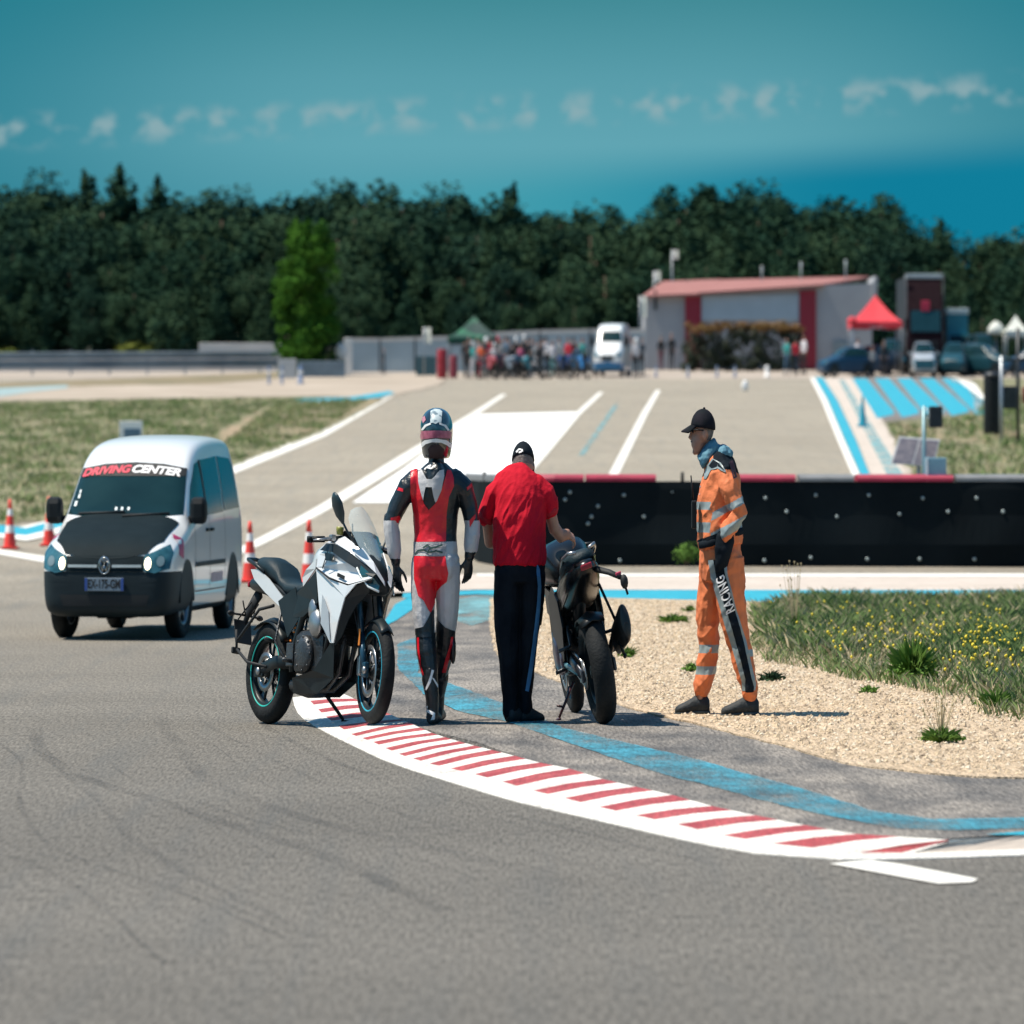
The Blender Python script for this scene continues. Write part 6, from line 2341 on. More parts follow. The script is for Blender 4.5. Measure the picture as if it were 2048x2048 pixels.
    for s_ in (-1, 1):
        mr = MB()
        mr.tube([(1.31, s_ * 0.14, 1.03), (1.26, s_ * 0.22, 1.11), (1.24, s_ * 0.27, 1.17)], 0.009, 0, 8)
        mr.tube([(1.24, s_ * 0.255, 1.155), (1.235, s_ * 0.29, 1.205), (1.23, s_ * 0.325, 1.26), (1.225, s_ * 0.35, 1.30), (1.22, s_ * 0.36, 1.325)], [(0.012, 0.012), (0.022, 0.058), (0.024, 0.068), (0.02, 0.046), (0.008, 0.012)], 0, 14, up=(1, 0, 0.1))
        T.part('mirror', mr, mat('mirror_shell', (0.012, 0.035, 0.045), 0.4))
    an = MB()
    an.tube([(1.20, -0.10, 1.05), (1.19, -0.11, 1.17)], [0.008, 0.006], 0, 8)
    T.part('screen_bracket', an, M_seam)
    # seat, tail
    s1 = MB()
    s1.loft([ell_sec(-0.20, 0, 0.955, 0.07, 0.03), ell_sec(-0.12, 0, 0.95, 0.13, 0.06), ell_sec(0.04, 0, 0.93, 0.15, 0.075), ell_sec(0.17, 0, 0.89, 0.15, 0.075), ell_sec(0.22, 0, 0.84, 0.14, 0.05), ell_sec(0.32, 0, 0.80, 0.15, 0.05), ell_sec(0.50, 0, 0.785, 0.13, 0.05), ell_sec(0.62, 0, 0.82, 0.09, 0.05)], 0)
    T.part('seat', s1, M_seat)
    def tail(mb):
        mb.panel([(-0.20, 0.125, 0.925), (-0.05, 0.152, 0.92), (0.12, 0.165, 0.86), (0.34, 0.17, 0.745), (0.50, 0.165, 0.635), (0.36, 0.17, 0.665), (0.08, 0.165, 0.775), (-0.12, 0.142, 0.86)], (0, 0.010, 0))
    both(T, 'tail_panel', tail, M_mwhite)
    def sidep(mb):
        mb.panel([(0.52, 0.165, 0.76), (0.70, 0.19, 0.82), (0.84, 0.20, 0.89), (0.88, 0.20, 0.70), (0.66, 0.18, 0.62), (0.44, 0.165, 0.62)], (0, 0.010, 0))
        mb.panel([(0.28, 0.172, 0.72), (0.52, 0.172, 0.80), (0.60, 0.172, 0.62), (0.44, 0.172, 0.50)], (0, 0.008, 0))
    both(T, 'side_cover', sidep, M_frame)
    def tankside(mb):
        mb.panel([(0.56, 0.13, 0.86), (0.66, 0.175, 0.90), (0.84, 0.205, 0.96), (0.84, 0.21, 0.90), (0.64, 0.18, 0.80)], (0, 0.010, 0))
    both(T, 'tank_side', tankside, M_mwhite)
    tl = MB()
    tl.loft([ell_sec(-0.32, 0, 0.84, 0.04, 0.02), ell_sec(-0.26, 0, 0.845, 0.09, 0.04), ell_sec(-0.05, 0, 0.83, 0.13, 0.06), ell_sec(0.20, 0, 0.78, 0.14, 0.07), ell_sec(0.45, 0, 0.72, 0.13, 0.06)], 0)
    T.part('tail_unit', tl, M_frame)
    gr = MB()
    gr.tube([(0.04, -0.165, 0.90), (-0.12, -0.16, 0.955), (-0.28, -0.11, 0.99), (-0.30, 0, 1.0), (-0.28, 0.11, 0.99), (-0.12, 0.16, 0.955), (0.04, 0.165, 0.90)], 0.013, 0, 8)
    T.part('grab_rail', gr, M_frame)
    tlm = MB()
    tlm.box((-0.325, 0, 0.845), (0.03, 0.12, 0.035), 0, 0.01)
    T.part('tail_light', tlm, mat('tail_red', (0.30, 0.01, 0.02), 0.3))
    # rear bracket with plate and indicators
    br = MB()
    br.tube([(-0.22, 0, 0.80), (-0.36, 0, 0.70), (-0.42, 0, 0.62)], [(0.05, 0.025), (0.04, 0.018), (0.03, 0.012)], 0, 8, up=(0, 1, 0))
    for s_ in (-1, 1):
        br.tube([(-0.40, s_ * 0.02, 0.66), (-0.42, s_ * 0.14, 0.66)], 0.008, 0, 6)
        br.tube([(-0.38, s_ * 0.03, 0.66), (-0.35, s_ * 0.09, 0.74)], 0.007, 0, 6)
        br.tube([(-0.42, s_ * 0.08, 0.63), (-0.30, s_ * 0.03, 0.74)], 0.006, 0, 6)
        br.ball((-0.42, s_ * 0.165, 0.66), (0.022, 0.04, 0.018), 0, 10)
    br.box((-0.445, 0, 0.56), (0.012, 0.19, 0.15), 0, 0.004, rot=Matrix.Rotation(R(-15), 3, 'Y'))
    T.part('plate_bracket', br, M_seam)
    sg = MB()
    sg.tube([(0.12, -0.15, 0.33), (-0.16, -0.15, 0.36), (-0.34, -0.14, 0.44)], 0.011, 0, 6)
    sg.tube([(-0.34, -0.14, 0.42), (-0.36, -0.14, 0.56)], 0.012, 0, 6)
    sg.box((-0.38, -0.12, 0.435), (0.03, 0.09, 0.04), 0, 0.008)
    sg.tube([(-0.33, -0.14, 0.50), (-0.05, -0.13, 0.68), (0.16, -0.13, 0.70)], 0.011, 0, 6)
    T.part('spray_guard', sg, M_seam)
    # pegs, stand, cables
    for s_ in (-1, 1):
        pg = MB()
        pg.tube([(0.50, s_ * 0.16, 0.36), (0.50, s_ * 0.27, 0.36)], 0.013, 0, 8)
        pg.tube([(0.22, s_ * 0.15, 0.48), (0.22, s_ * 0.26, 0.49)], 0.012, 0, 8)
        pg.tube([(0.44, s_ * 0.15, 0.34), (0.24, s_ * 0.16, 0.48), (0.30, s_ * 0.15, 0.66)], 0.011, 0, 8)
        pg.box((0.47, s_ * 0.165, 0.40), (0.10, 0.015, 0.14), 0, 0.006)
        T.part('footpeg', pg, M_eng)
    ks = MB()
    gz = -0.012
    ks.tube([(0.56, 0.12, 0.24), (0.66, 0.33, gz + 0.065)], [0.016, 0.013], 0, 8)
    ks.box((0.67, 0.345, gz + 0.06), (0.07, 0.05, 0.012), 0, 0.004)
    T.part('side_stand', ks, M_seam)
    cb = MB()
    for y, q in ((0.08, 1), (-0.08, 1), (-0.11, 0)):
        cb.tube([(1.10, y, 1.06), (1.22, y * 1.5, 0.98), (1.26, y * 1.3, 0.74), (1.36, y, 0.50), (1.36, y, 0.38)], 0.006, 0, 6)
    T.part('brake_hose', cb, M_seam)
    return T


def front_turn(WB, st):
    return Matrix.Translation((WB - 0.30, 0, 0)) @ Matrix.Rotation(st, 4, 'Z') @ Matrix.Translation((-(WB - 0.30), 0, 0))


white_bike()


def black_bike():
    p0 = G(1213, 1447, ZR)
    T = Thing('motorcycle', 'black naked motorcycle seen from behind leaning towards the man in red', 'motorcycle', p0, yaw=R(90 + 9.5), roll=R(-14.5))
    WB = 1.40
    r = 0.325
    Mb = mat('gloss_black_paint', (0.003, 0.004, 0.005), 0.25, var=0.1, spec=0.4)
    Mm = mat('satin_black', (0.007, 0.009, 0.010), 0.4, var=0.2, spec=0.3)
    # rear wheel: fat tyre
    moto_wheel(T, 0, r, r, 0.19, 'rear_wheel', None, 0.12)
    moto_wheel(T, WB, 0.305, 0.305, 0.125, 'front_wheel', None, 0.155, twodisc=True)
    sw = MB()
    for s_ in (-1, 1):
        sw.tube([(0.52, s_ * 0.12, 0.40), (0.22, s_ * 0.155, 0.38), (-0.05, s_ * 0.14, 0.325)], [(0.03, 0.05), (0.022, 0.045), (0.022, 0.035)], 0, 10)
        sw.box((-0.02, s_ * 0.145, 0.325), (0.12, 0.03, 0.08), 0, 0.01)
    T.part('swingarm', sw, mat('swingarm_grey', (0.07, 0.075, 0.09), 0.35, metal=0.7))
    ch = MB()
    ch.tube([(0.0, 0.12, 0.40), (0.30, 0.115, 0.44), (0.55, 0.11, 0.44), (0.60, 0.11, 0.39), (0.55, 0.11, 0.34), (0.3, 0.115, 0.30), (0.0, 0.12, 0.25), (-0.07, 0.12, 0.325), (0.0, 0.12, 0.40)], 0.011, 0, 6)
    ch.lathe((0, 0.118, 0.325), [(0.09, -0.004), (0.09, 0.004), (0.05, 0.006)], 0, 28, 'y')
    T.part('chain', ch, M_alu)
    hg = MB()
    rings = []
    for k in range(9):
        a = R(60 + k * 12)
        rr = r + 0.03
        rings.append([Vector((math.cos(a) * (rr - abs(y) * 0.3), y, r + math.sin(a) * (rr - abs(y) * 0.3))) for y in (-0.11, -0.05, 0, 0.05, 0.11)] + [Vector((math.cos(a) * (rr - 0.01 - abs(y) * 0.3), y, r + math.sin(a) * (rr - 0.01 - abs(y) * 0.3))) for y in (0.10, 0, -0.10)])
    hg.loft(rings[:6], 0, True)
    T.part('rear_mudguard', hg, Mm)
    e_ = MB()
    e_.box((0.74, 0, 0.44), (0.44, 0.36, 0.28), 0, 0.04)
    e_.box((0.90, 0, 0.64), (0.24, 0.34, 0.28), 0, 0.03, rot=Matrix.Rotation(R(18), 3, 'Y'))
    T.part('engine', e_, M_eng)
    c = MB()
    c.lathe((0.72, 0.18, 0.44), [(0.13, 0.0), (0.12, 0.035), (0.06, 0.05), (0.001, 0.05)], 0, 24, 'y')
    c.lathe((0.56, 0.18, 0.40), [(0.07, 0.0), (0.06, 0.03), (0.001, 0.035)], 0, 20, 'y')
    T.part('engine_cover', c, mat('purple_grey_cover', (0.14, 0.13, 0.18), 0.3, metal=0.8))
    fr = MB()
    for s_ in (-1, 1):
        fr.tube([(1.12, s_ * 0.05, 0.95), (0.95, s_ * 0.15, 0.86), (0.66, s_ * 0.17, 0.66), (0.52, s_ * 0.14, 0.40)], [(0.025, 0.05), (0.025, 0.055), (0.025, 0.05), (0.025, 0.04)], 0, 8)
        fr.tube([(0.66, s_ * 0.14, 0.74), (0.30, s_ * 0.12, 0.84), (-0.10, s_ * 0.08, 0.97)], [0.02, 0.018, 0.016], 0, 8)
        fr.tube([(0.55, s_ * 0.14, 0.50), (0.20, s_ * 0.12, 0.83)], 0.015, 0, 8)
    T.part('frame', fr, Mm)
    tk = MB()
    tk.loft([ell_sec(0.50, 0, 0.88, 0.09, 0.06), ell_sec(0.60, 0, 0.93, 0.17, 0.11), ell_sec(0.76, 0, 0.96, 0.23, 0.14), ell_sec(0.92, 0, 0.96, 0.24, 0.14), ell_sec(1.05, 0, 0.96, 0.18, 0.10), ell_sec(1.14, 0, 0.93, 0.10, 0.06)], 0)
    T.part('fuel_tank', tk, Mb)
    def shroud(mb):
        mb.panel([(0.82, 0.21, 0.93), (1.10, 0.25, 0.98), (1.28, 0.20, 0.84), (1.14, 0.23, 0.62), (0.95, 0.22, 0.72)], (0, 0.012, 0))
        mb.panel([(0.52, 0.165, 0.80), (0.80, 0.20, 0.86), (0.84, 0.20, 0.70), (0.60, 0.175, 0.62)], (0, 0.010, 0))
    both(T, 'tank_shroud', shroud, Mb)
    s1 = MB()
    s1.loft([ell_sec(-0.20, 0, 1.0, 0.06, 0.03), ell_sec(-0.12, 0, 1.0, 0.12, 0.05), ell_sec(0.04, 0, 0.98, 0.155, 0.065), ell_sec(0.14, 0, 0.945, 0.165, 0.065), ell_sec(0.24, 0, 0.90, 0.14, 0.05), ell_sec(0.42, 0, 0.87, 0.14, 0.05), ell_sec(0.58, 0, 0.89, 0.09, 0.05)], 0)
    T.part('seat', s1, M_seat)
    tl = MB()
    tl.loft([ell_sec(-0.31, 0, 0.955, 0.035, 0.02), ell_sec(-0.24, 0, 0.94, 0.10, 0.055), ell_sec(-0.05, 0, 0.89, 0.155, 0.095), ell_sec(0.20, 0, 0.82, 0.175, 0.13), ell_sec(0.45, 0, 0.76, 0.18, 0.14)], 0)
    T.part('tail_unit', tl, Mb)
    def tp(mb):
        mb.panel([(-0.28, 0.075, 1.0), (-0.10, 0.125, 0.985), (0.16, 0.155, 0.90), (0.44, 0.165, 0.80), (0.30, 0.16, 0.72), (0.05, 0.145, 0.80), (-0.16, 0.11, 0.90)], (0, 0.01, 0))
    both(T, 'tail_panel', tp, Mb)
    def sc2(mb):
        mb.panel([(0.50, 0.185, 0.86), (0.66, 0.20, 0.80), (0.72, 0.205, 0.55), (0.60, 0.20, 0.36), (0.44, 0.185, 0.42), (0.30, 0.18, 0.62), (0.34, 0.18, 0.78)], (0, 0.012, 0))
    both(T, 'side_cover', sc2, Mm)
    lt = MB()
    lt.box((-0.315, 0, 0.955), (0.02, 0.10, 0.035), 0, 0.008)
    T.part('tail_light', lt, mat('tail_red_dark', (0.25, 0.01, 0.02), 0.3))
    gr = MB()
    for s_ in (-1, 1):
        gr.tube([(0.10, s_ * 0.145, 0.98), (-0.05, s_ * 0.15, 1.03), (-0.20, s_ * 0.12, 1.06), (-0.24, s_ * 0.06, 1.05)], 0.012, 0, 8)
    T.part('grab_rail', gr, M_alu)
    # bracket hanging from the tail to the right
    br = MB()
    br.tube([(-0.20, -0.08, 0.92), (-0.30, -0.19, 0.87), (-0.36, -0.27, 0.82)], [(0.035, 0.02), (0.03, 0.018), (0.028, 0.015)], 0, 8)
    br.ball((-0.38, -0.29, 0.79), (0.03, 0.035, 0.045), 0, 10)
    br.tube([(-0.38, -0.29, 0.77), (-0.39, -0.30, 0.71)], 0.010, 0, 6)
    b0 = T.part('plate_bracket', br, M_seam)
    br = MB()
    br.box((-0.35, -0.255, 0.845), (0.03, 0.05, 0.022), 0, 0.005)
    T.part('bracket_reflector', br, mat('pink_red_reflector', (0.50, 0.04, 0.09), 0.4), parent=b0)
    # muffler on the right, oval
    ex = MB()
    ex.tube([(0.95, -0.1, 0.36), (0.70, -0.17, 0.26), (0.42, -0.21, 0.36), (0.22, -0.235, 0.47)], 0.026, 0, 12)
    ex.tube([(0.24, -0.24, 0.42), (0.18, -0.245, 0.44), (-0.20, -0.262, 0.54), (-0.25, -0.264, 0.553), (-0.27, -0.264, 0.558)], [(0.05, 0.03), (0.095, 0.045), (0.118, 0.050), (0.108, 0.045), (0.09, 0.03)], 0, 20, up=(0, 1, 0))
    m = T.part('muffler', ex, mat('muffler_black', (0.016, 0.017, 0.018), 0.4, metal=0.3, var=0.2))
    ex = MB()
    ex.lathe((-0.268, -0.264, 0.53), [(0.026, 0.012), (0.026, -0.010), (0.019, -0.010), (0.017, 0.01)], 0, 16, 'x')
    T.part('tail_pipe', ex, M_dark, parent=m)
    mh = MB()
    mh.tube([(0.06, -0.15, 0.80), (0.04, -0.25, 0.52)], 0.012, 0, 6)
    mh.tube([(0.04, -0.24, 0.54), (-0.06, -0.22, 0.44), (-0.1, -0.235, 0.36)], 0.012, 0, 6)
    mh.ball((-0.1, -0.24, 0.35), 0.018, 0, 8)
    T.part('muffler_bracket', mh, Mm)
    for s_ in (-1, 1):
        pg = MB()
        pg.tube([(0.30, s_ * 0.15, 0.62), (0.22, s_ * 0.16, 0.50), (0.20, s_ * 0.27, 0.50)], 0.012, 0, 8)
        T.part('passenger_footpeg', pg, M_eng)
        pg = MB()
        pg.tube([(0.52, s_ * 0.15, 0.36), (0.48, s_ * 0.28, 0.36)], 0.013, 0, 8)
        pg.box((0.50, s_ * 0.165, 0.42), (0.12, 0.015, 0.18), 0, 0.006)
        T.part('footpeg', pg, M_eng)
        f = MB()
        f.tube([(WB, s_ * 0.10, 0.30), (WB - 0.28, s_ * 0.10, 0.98)], [0.03, 0.025], 0, 10)
        T.part('fork', f, mat('bronze_fork', (0.10, 0.06, 0.03), 0.35, metal=0.8))
    hb = MB()
    hb.tube([(0.98, -0.34, 0.98), (1.03, -0.24, 1.00), (1.10, -0.10, 1.00), (1.10, 0.10, 1.00), (1.03, 0.26, 1.02), (0.98, 0.38, 1.02)], 0.014, 0, 10)
    T.part('handlebar', hb, Mm)
    hl = MB()
    hl.ball((1.26, 0, 0.90), (0.10, 0.11, 0.10), 0, 16)
    T.part('headlight', hl, Mm)
    ks = MB()
    ks.tube([(0.56, 0.13, 0.26), (0.48, 0.32, 0.098)], [0.014, 0.011], 0, 8)
    ks.box((0.475, 0.33, 0.09), (0.06, 0.04, 0.012), 0, 0.003)
    ks.tube([(0.50, 0.27, 0.15), (0.50, 0.32, 0.17)], 0.008, 0, 6)
    T.part('side_stand', ks, mat('stand_dark_red', (0.05, 0.012, 0.018), 0.4))
    bl = MB()
    bl.tube([(0.86, 0.19, 0.56), (0.62, 0.20, 0.40), (0.30, 0.165, 0.36), (0.06, 0.155, 0.34)], [(0.012, 0.022)] * 4, 0, 8)
    T.part('blue_guard', bl, mat('pale_blue_metal', (0.12, 0.30, 0.36), 0.4, metal=0.3))
    ud = MB()
    ud.tube([(0.10, 0.02, 0.80), (0.30, 0.03, 0.62), (0.50, 0.04, 0.50)], [0.05, 0.06, 0.05], 0, 10)
    ud.box((0.34, 0.0, 0.76), (0.30, 0.22, 0.16), 0, 0.04)
    T.part('undertray', ud, Mm)
    sp = MB()
    for k in range(8):
        sp.torus((0.34 + k * 0.012, 0.03, 0.50 + k * 0.026), 0.036, 0.007, 0, 16, 6, 'z')
    T.part('shock_spring', sp, M_alu)
    return T


black_bike()
# ------------------------------------------------------------------ people
M_skin = mat('skin', (0.34, 0.17, 0.115), 0.55, scale=20, col2=(0.42, 0.23, 0.16), bump=0.15, bscale=120)
M_hair = mat('grey_hair', (0.16, 0.14, 0.13), 0.8, var=0.4, scale=60, bump=0.5, bscale=200)
M_lred = mat('red_leather', (0.64, 0.006, 0.018), 0.38, var=0.12, scale=9, bump=0.35, bscale=22)
M_lblk = mat('black_leather', (0.005, 0.010, 0.014), 0.36, var=0.25, scale=9, bump=0.4, bscale=26)
M_lwht = mat('white_leather', (0.46, 0.46, 0.47), 0.45, var=0.08, scale=8, bump=0.35, bscale=24)
M_tshirt = mat('red_cotton', (0.50, 0.004, 0.020), 0.85, var=0.12, scale=4, bump=0.15, bscale=90, spec=0.2)
M_trk = mat('navy_jersey', (0.005, 0.008, 0.013), 0.85, var=0.3, scale=5, bump=0.15, bscale=60, spec=0.08)
M_blu = mat('blue_piping', (0.03, 0.14, 0.30), 0.7, scale=20, col2=(0.06, 0.20, 0.38))
M_or = mat('orange_hi_vis', (0.70, 0.19, 0.065), 0.75, var=0.1, scale=5, bump=0.2, bscale=40)
M_refl = mat('reflective_grey', (0.24, 0.30, 0.31), 0.45, var=0.12, scale=8)
M_navy = mat('navy_cloth', (0.007, 0.012, 0.018), 0.85, var=0.2, scale=5, bump=0.2, bscale=50, spec=0.1)
M_hood = mat('blue_hood', (0.035, 0.13, 0.20), 0.8, scale=14, col2=(0.14, 0.32, 0.40), bump=0.4, bscale=20)
M_shoe = mat('shoe_black', (0.010, 0.017, 0.022), 0.7, var=0.3, scale=30, bump=0.3, bscale=60)


def hand(mb, wrist, direction, back, side, curl=0.35, k=1.0, thumb=True):
    """palm and five separate, bent fingers; direction: along the hand; back: normal of its back; side: towards the thumb"""
    w = Vector(wrist)
    d = Vector(direction).normalized()
    b = (Vector(back) - d * d.dot(Vector(back))).normalized()
    s_ = d.cross(b)
    if s_.dot(Vector(side)) < 0:
        s_ = -s_
    mb.tube([w - d * 0.02, w + d * 0.02 * k, w + d * 0.06 * k, w + d * 0.095 * k], [(0.028 * k, 0.022 * k), (0.035 * k, 0.020 * k), (0.043 * k, 0.018 * k), (0.041 * k, 0.014 * k)], 0, 12, up=tuple(b))
    for i, (off, ln) in enumerate(((0.030, 0.070), (0.010, 0.080), (-0.010, 0.074), (-0.029, 0.058))):
        p = w + d * 0.088 * k + s_ * off * k
        pts, c = [p - d * 0.02], 0.12
        q = p
        pts.append(q)
        for seg in (0.42, 0.33, 0.27):
            c += curl * (0.8 + 0.12 * i)
            q = q + (d * math.cos(c) - b * math.sin(c) + s_ * off * 1.5).normalized() * ln * seg * k
            pts.append(q)
        mb.limb(pts, [0.0100 * k, 0.0098 * k, 0.0092 * k, 0.0086 * k, 0.0078 * k], 0, 8)
    if thumb:
        p = w + d * 0.03 * k + s_ * 0.030 * k
        q = p + (d * 0.6 + s_ * 0.7 - b * 0.3).normalized() * 0.040 * k
        r_ = q + (d * 0.9 + s_ * 0.25 - b * 0.35).normalized() * 0.032 * k
        t = r_ + (d * 0.9 - b * 0.4).normalized() * 0.022 * k
        mb.limb([p, q, r_, t], [0.014 * k, 0.0115 * k, 0.010 * k, 0.0085 * k], 0, 8)


def shoe(mb, heel, toe, w=0.045, h=0.075, sole=0.02):
    """heel and toe: points on the ground"""
    a, b = Vector(heel), Vector(toe)
    d = (b - a)
    L = d.length
    d.normalize()
    u = Vector((0, 0, 1))
    n = d.cross(u).normalized()
    secs = []
    for t, ww, zz in ((0.0, 0.6, 0.75), (0.06, 0.82, 0.95), (0.25, 0.85, 1.0), (0.42, 0.85, 0.98), (0.58, 0.98, 0.78), (0.75, 1.05, 0.62), (0.9, 0.92, 0.5), (0.98, 0.6, 0.38), (1.0, 0.3, 0.28)):
        c = a + d * L * t
        ring = []
        for k in range(12):
            an = 2 * math.pi * k / 12
            yy = math.cos(an) * w * ww
            z_ = h * zz * (0.5 + 0.5 * math.sin(an))
            ring.append(c + n * yy + u * (max(0.004, z_)))
        secs.append(ring)
    mb.loft(secs, 0, True)


def wr(amp, f=14.0, dirv=(1, 0, 1)):
    dv = Vector(dirv).normalized()
    def fn(p):
        q = Vector((p.x, p.y, p.z))
        along = q.dot(dv)
        q2 = q - dv * along * 0.75
        return (0.28 - abs(noise.noise(q2 * f * 0.8)) ** 0.75) * amp * 1.1 + noise.noise(q * f * 2.0) * amp * 0.3
    return fn


SX = 332 * SQ


def rider():
    p0 = G(868, 1447, ZR)
    T = Thing('person', 'motorcycle rider in red, black and white leathers with helmet, seen from behind', 'person', p0)
    b = MB()
    # torso
    b.tube([(0.012, 0.0, 0.84), (0.012, 0, 0.92), (0.012, 0, 1.02), (0.012, 0.01, 1.10), (0.012, 0.015, 1.22), (0.015, 0.01, 1.33), (0.02, 0.0, 1.41), (0.02, 0.0, 1.46), (0.02, 0.005, 1.52)],
           [(0.17, 0.115), (0.195, 0.135), (0.195, 0.13), (0.185, 0.115), (0.198, 0.125), (0.222, 0.135), (0.225, 0.12), (0.185, 0.10), (0.09, 0.08)], 0, 20, up=(0, 1, 0))
    b.ball((0.02, -0.06, 1.40), (0.10, 0.09, 0.14), 0, 14)   # race hump
    b.tube([(0.02, 0.01, 1.48), (0.02, 0.03, 1.62)], 0.07, 0, 12)
    b.ball((0.02, 0.04, 1.68), (0.09, 0.11, 0.12), 0, 14)
    for s_ in (-1, 1):
        b.ball((s_ * 0.09 + 0.012, -0.045, 0.92), (0.10, 0.10, 0.11), 0, 12)
    # arms
    b.limb([(-0.16, 0.0, 1.41), (-0.245, 0.0, 1.365), (-0.325, 0.01, 1.26), (-0.375, 0.0, 1.17), (-0.365, 0.0, 1.10), (-0.345, 0.0, 1.00), (-0.335, 0.0, 0.95)],
           [0.082, 0.080, 0.072, 0.066, 0.072, 0.062, 0.038], 0)
    b.limb([(0.19, 0.0, 1.41), (0.27, 0.0, 1.365), (0.31, 0.01, 1.26), (0.335, 0.0, 1.17), (0.335, 0.0, 1.10), (0.32, 0.0, 1.02), (0.312, 0.0, 0.98)],
           [0.082, 0.080, 0.072, 0.066, 0.070, 0.062, 0.038], 0)
    b.ball((-0.425, 0.0, 1.16), (0.018, 0.04, 0.07), 0, 10)
    b.ball((0.385, 0.0, 1.15), (0.018, 0.04, 0.07), 0, 10)
    # glove cuffs and hands
    b.tube([(-0.34, 0, 0.99), (-0.333, 0, 0.93)], [0.045, 0.040], 0, 14)
    b.tube([(0.315, 0, 1.02), (0.305, 0, 0.96)], [0.045, 0.040], 0, 14)
    hand(b, (-0.333, 0.0, 0.93), (0.12, 0.05, -1), (-0.5, -0.85, 0), (0.9, -0.2, 0), 0.26, 1.08)
    hand(b, (0.303, 0.0, 0.975), (-0.02, 0.05, -1), (0.5, -0.85, 0), (-0.9, -0.2, 0), 0.34, 1.08)
    # legs
    b.limb([(-0.085, 0.0, 0.93), (-0.095, -0.01, 0.78), (-0.09, -0.03, 0.62), (-0.075, -0.04, 0.53), (-0.065, -0.07, 0.42), (-0.03, -0.10, 0.28), (-0.012, -0.11, 0.12)],
           [(0.115, 0.12), 0.108, 0.094, 0.086, 0.090, 0.070, 0.052], 0)
    b.limb([(0.115, 0.0, 0.93), (0.120, 0.02, 0.78), (0.115, 0.05, 0.62), (0.100, 0.08, 0.53), (0.085, 0.12, 0.42), (0.045, 0.20, 0.28), (0.03, 0.25, 0.13)],
           [(0.115, 0.12), 0.108, 0.094, 0.088, 0.090, 0.070, 0.050], 0)
    b.ball((0.165, 0.06, 0.43), (0.03, 0.05, 0.09), 0, 10)
    S = skin(b, 0.0068, 2, wr(0.005, 15, (1, 0, 0.6)))
    Wp = lambda px, py: ((px - 868) / SX, (1447 - py) / 332)
    for i, f in enumerate(S.f):
        c = sum((S.v[k] for k in f), Vector()) / len(f)
        m = 0
        arm = abs(c.x - 0.012) > 0.215 + max(0, (c.z - 1.28)) * 0.0 and c.z > 0.7 and (c.z < 1.36)
        if arm and 0.96 < c.z < 1.185:
            m = 1
        if arm and c.z < (0.965 if c.x < 0 else 1.0):
            m = 0
        if not arm and 0.535 < c.z < 1.065:
            m = 1
        S.m[i] = m
    T.part('body', S, [M_lblk, M_lwht])
    bvh = BVHTree.FromPolygons(S.v, S.f)
    z1 = lambda L: [Wp(770 + x * 0.1552, 820 + y * 0.1552) for x, y in L]
    z2 = lambda L: [Wp(770 + x * 0.1967, 1080 + y * 0.1967) for x, y in L]
    def dp(name, L, m, off=0.003, frm=-2):
        d = decal(S, L, frm, 0, 0.012, off, 'xz', bvh=bvh)
        return T.part(name, d, m)
    dp('red_back_panel', z1([(345, 885), (420, 862), (440, 1000), (480, 1180), (510, 1290), (570, 1370), (650, 1290), (715, 1160), (760, 1000), (800, 870), (845, 880), (880, 970), (882, 1070), (820, 1210), (790, 1400), (782, 1762), (378, 1770), (378, 1400), (338, 1150)]), M_lred)
    dp('hump_panel', z1([(428, 862), (480, 870), (530, 960), (550, 985), (610, 985), (640, 960), (700, 880), (752, 868), (757, 950), (725, 1120), (672, 1250), (652, 1275), (632, 1200), (612, 1085), (532, 1085), (512, 1180), (502, 1250), (478, 1180), (440, 1020)]), M_lwht, 0.006)
    dp('red_seat_panel', z2([(302, 215), (612, 215), (625, 300), (642, 380), (625, 465), (570, 510), (530, 560), (505, 680), (468, 770), (445, 740), (400, 650), (345, 600), (305, 440)]), M_lred)
    dp('waist_band', z2([(300, 75), (620, 75), (622, 210), (300, 212)]), mat('grey_elastic', (0.34, 0.33, 0.34), 0.6, scale=30, bump=0.4, bscale=80), 0.004)
    # waist emblem: stretched star shape over an oval line
    em = MB()
    def strokes(name, lines, m, w=2.0, zf=z2, off=0.008):
        out = MB()
        for L in lines:
            P = zf(L)
            for (a, b_) in zip(P, P[1:]):
                d = Vector((b_[0] - a[0], b_[1] - a[1]))
                if d.length < 1e-5:
                    continue
                n = Vector((-d.y, d.x)).normalized() * w * 0.001
                e2 = d.normalized() * w * 0.0006
                q = decal(S, [(a[0] - n.x - e2.x, a[1] - n.y - e2.y), (b_[0] - n.x + e2.x, b_[1] - n.y + e2.y), (b_[0] + n.x + e2.x, b_[1] + n.y + e2.y), (a[0] + n.x - e2.x, a[1] + n.y - e2.y)], -2, 0, 0.01, off, bvh=bvh)
                out.add(q.v, q.f, 0)
        return T.part(name, out, m)
    strokes('waist_emblem', [[(320, 195), (345, 160), (400, 150), (450, 175), (520, 160), (580, 175)], [(400, 130), (440, 105), (470, 135), (520, 125), (580, 105)], [(440, 180), (460, 140)]], mat('emblem_dark_green', (0.02, 0.06, 0.05), 0.5), 5)
    strokes('neck_emblem', [[(520, 870), (560, 835), (600, 820)], [(560, 850), (600, 860), (655, 820)], [(585, 845), (600, 820)]], M_txtw, 3.5, z1)
    dp('sleeve_mark', z1([(168, 1085), (250, 1105), (250, 1145), (172, 1125)]), M_lred)
    dp('sleeve_mark', z1([(1040, 1090), (1100, 1040), (1100, 1085), (1045, 1130)]), M_lred)
    dp('elbow_patch', z1([(95, 1470), (200, 1440), (230, 1540), (210, 1590), (150, 1500), (95, 1500)]), M_lred)
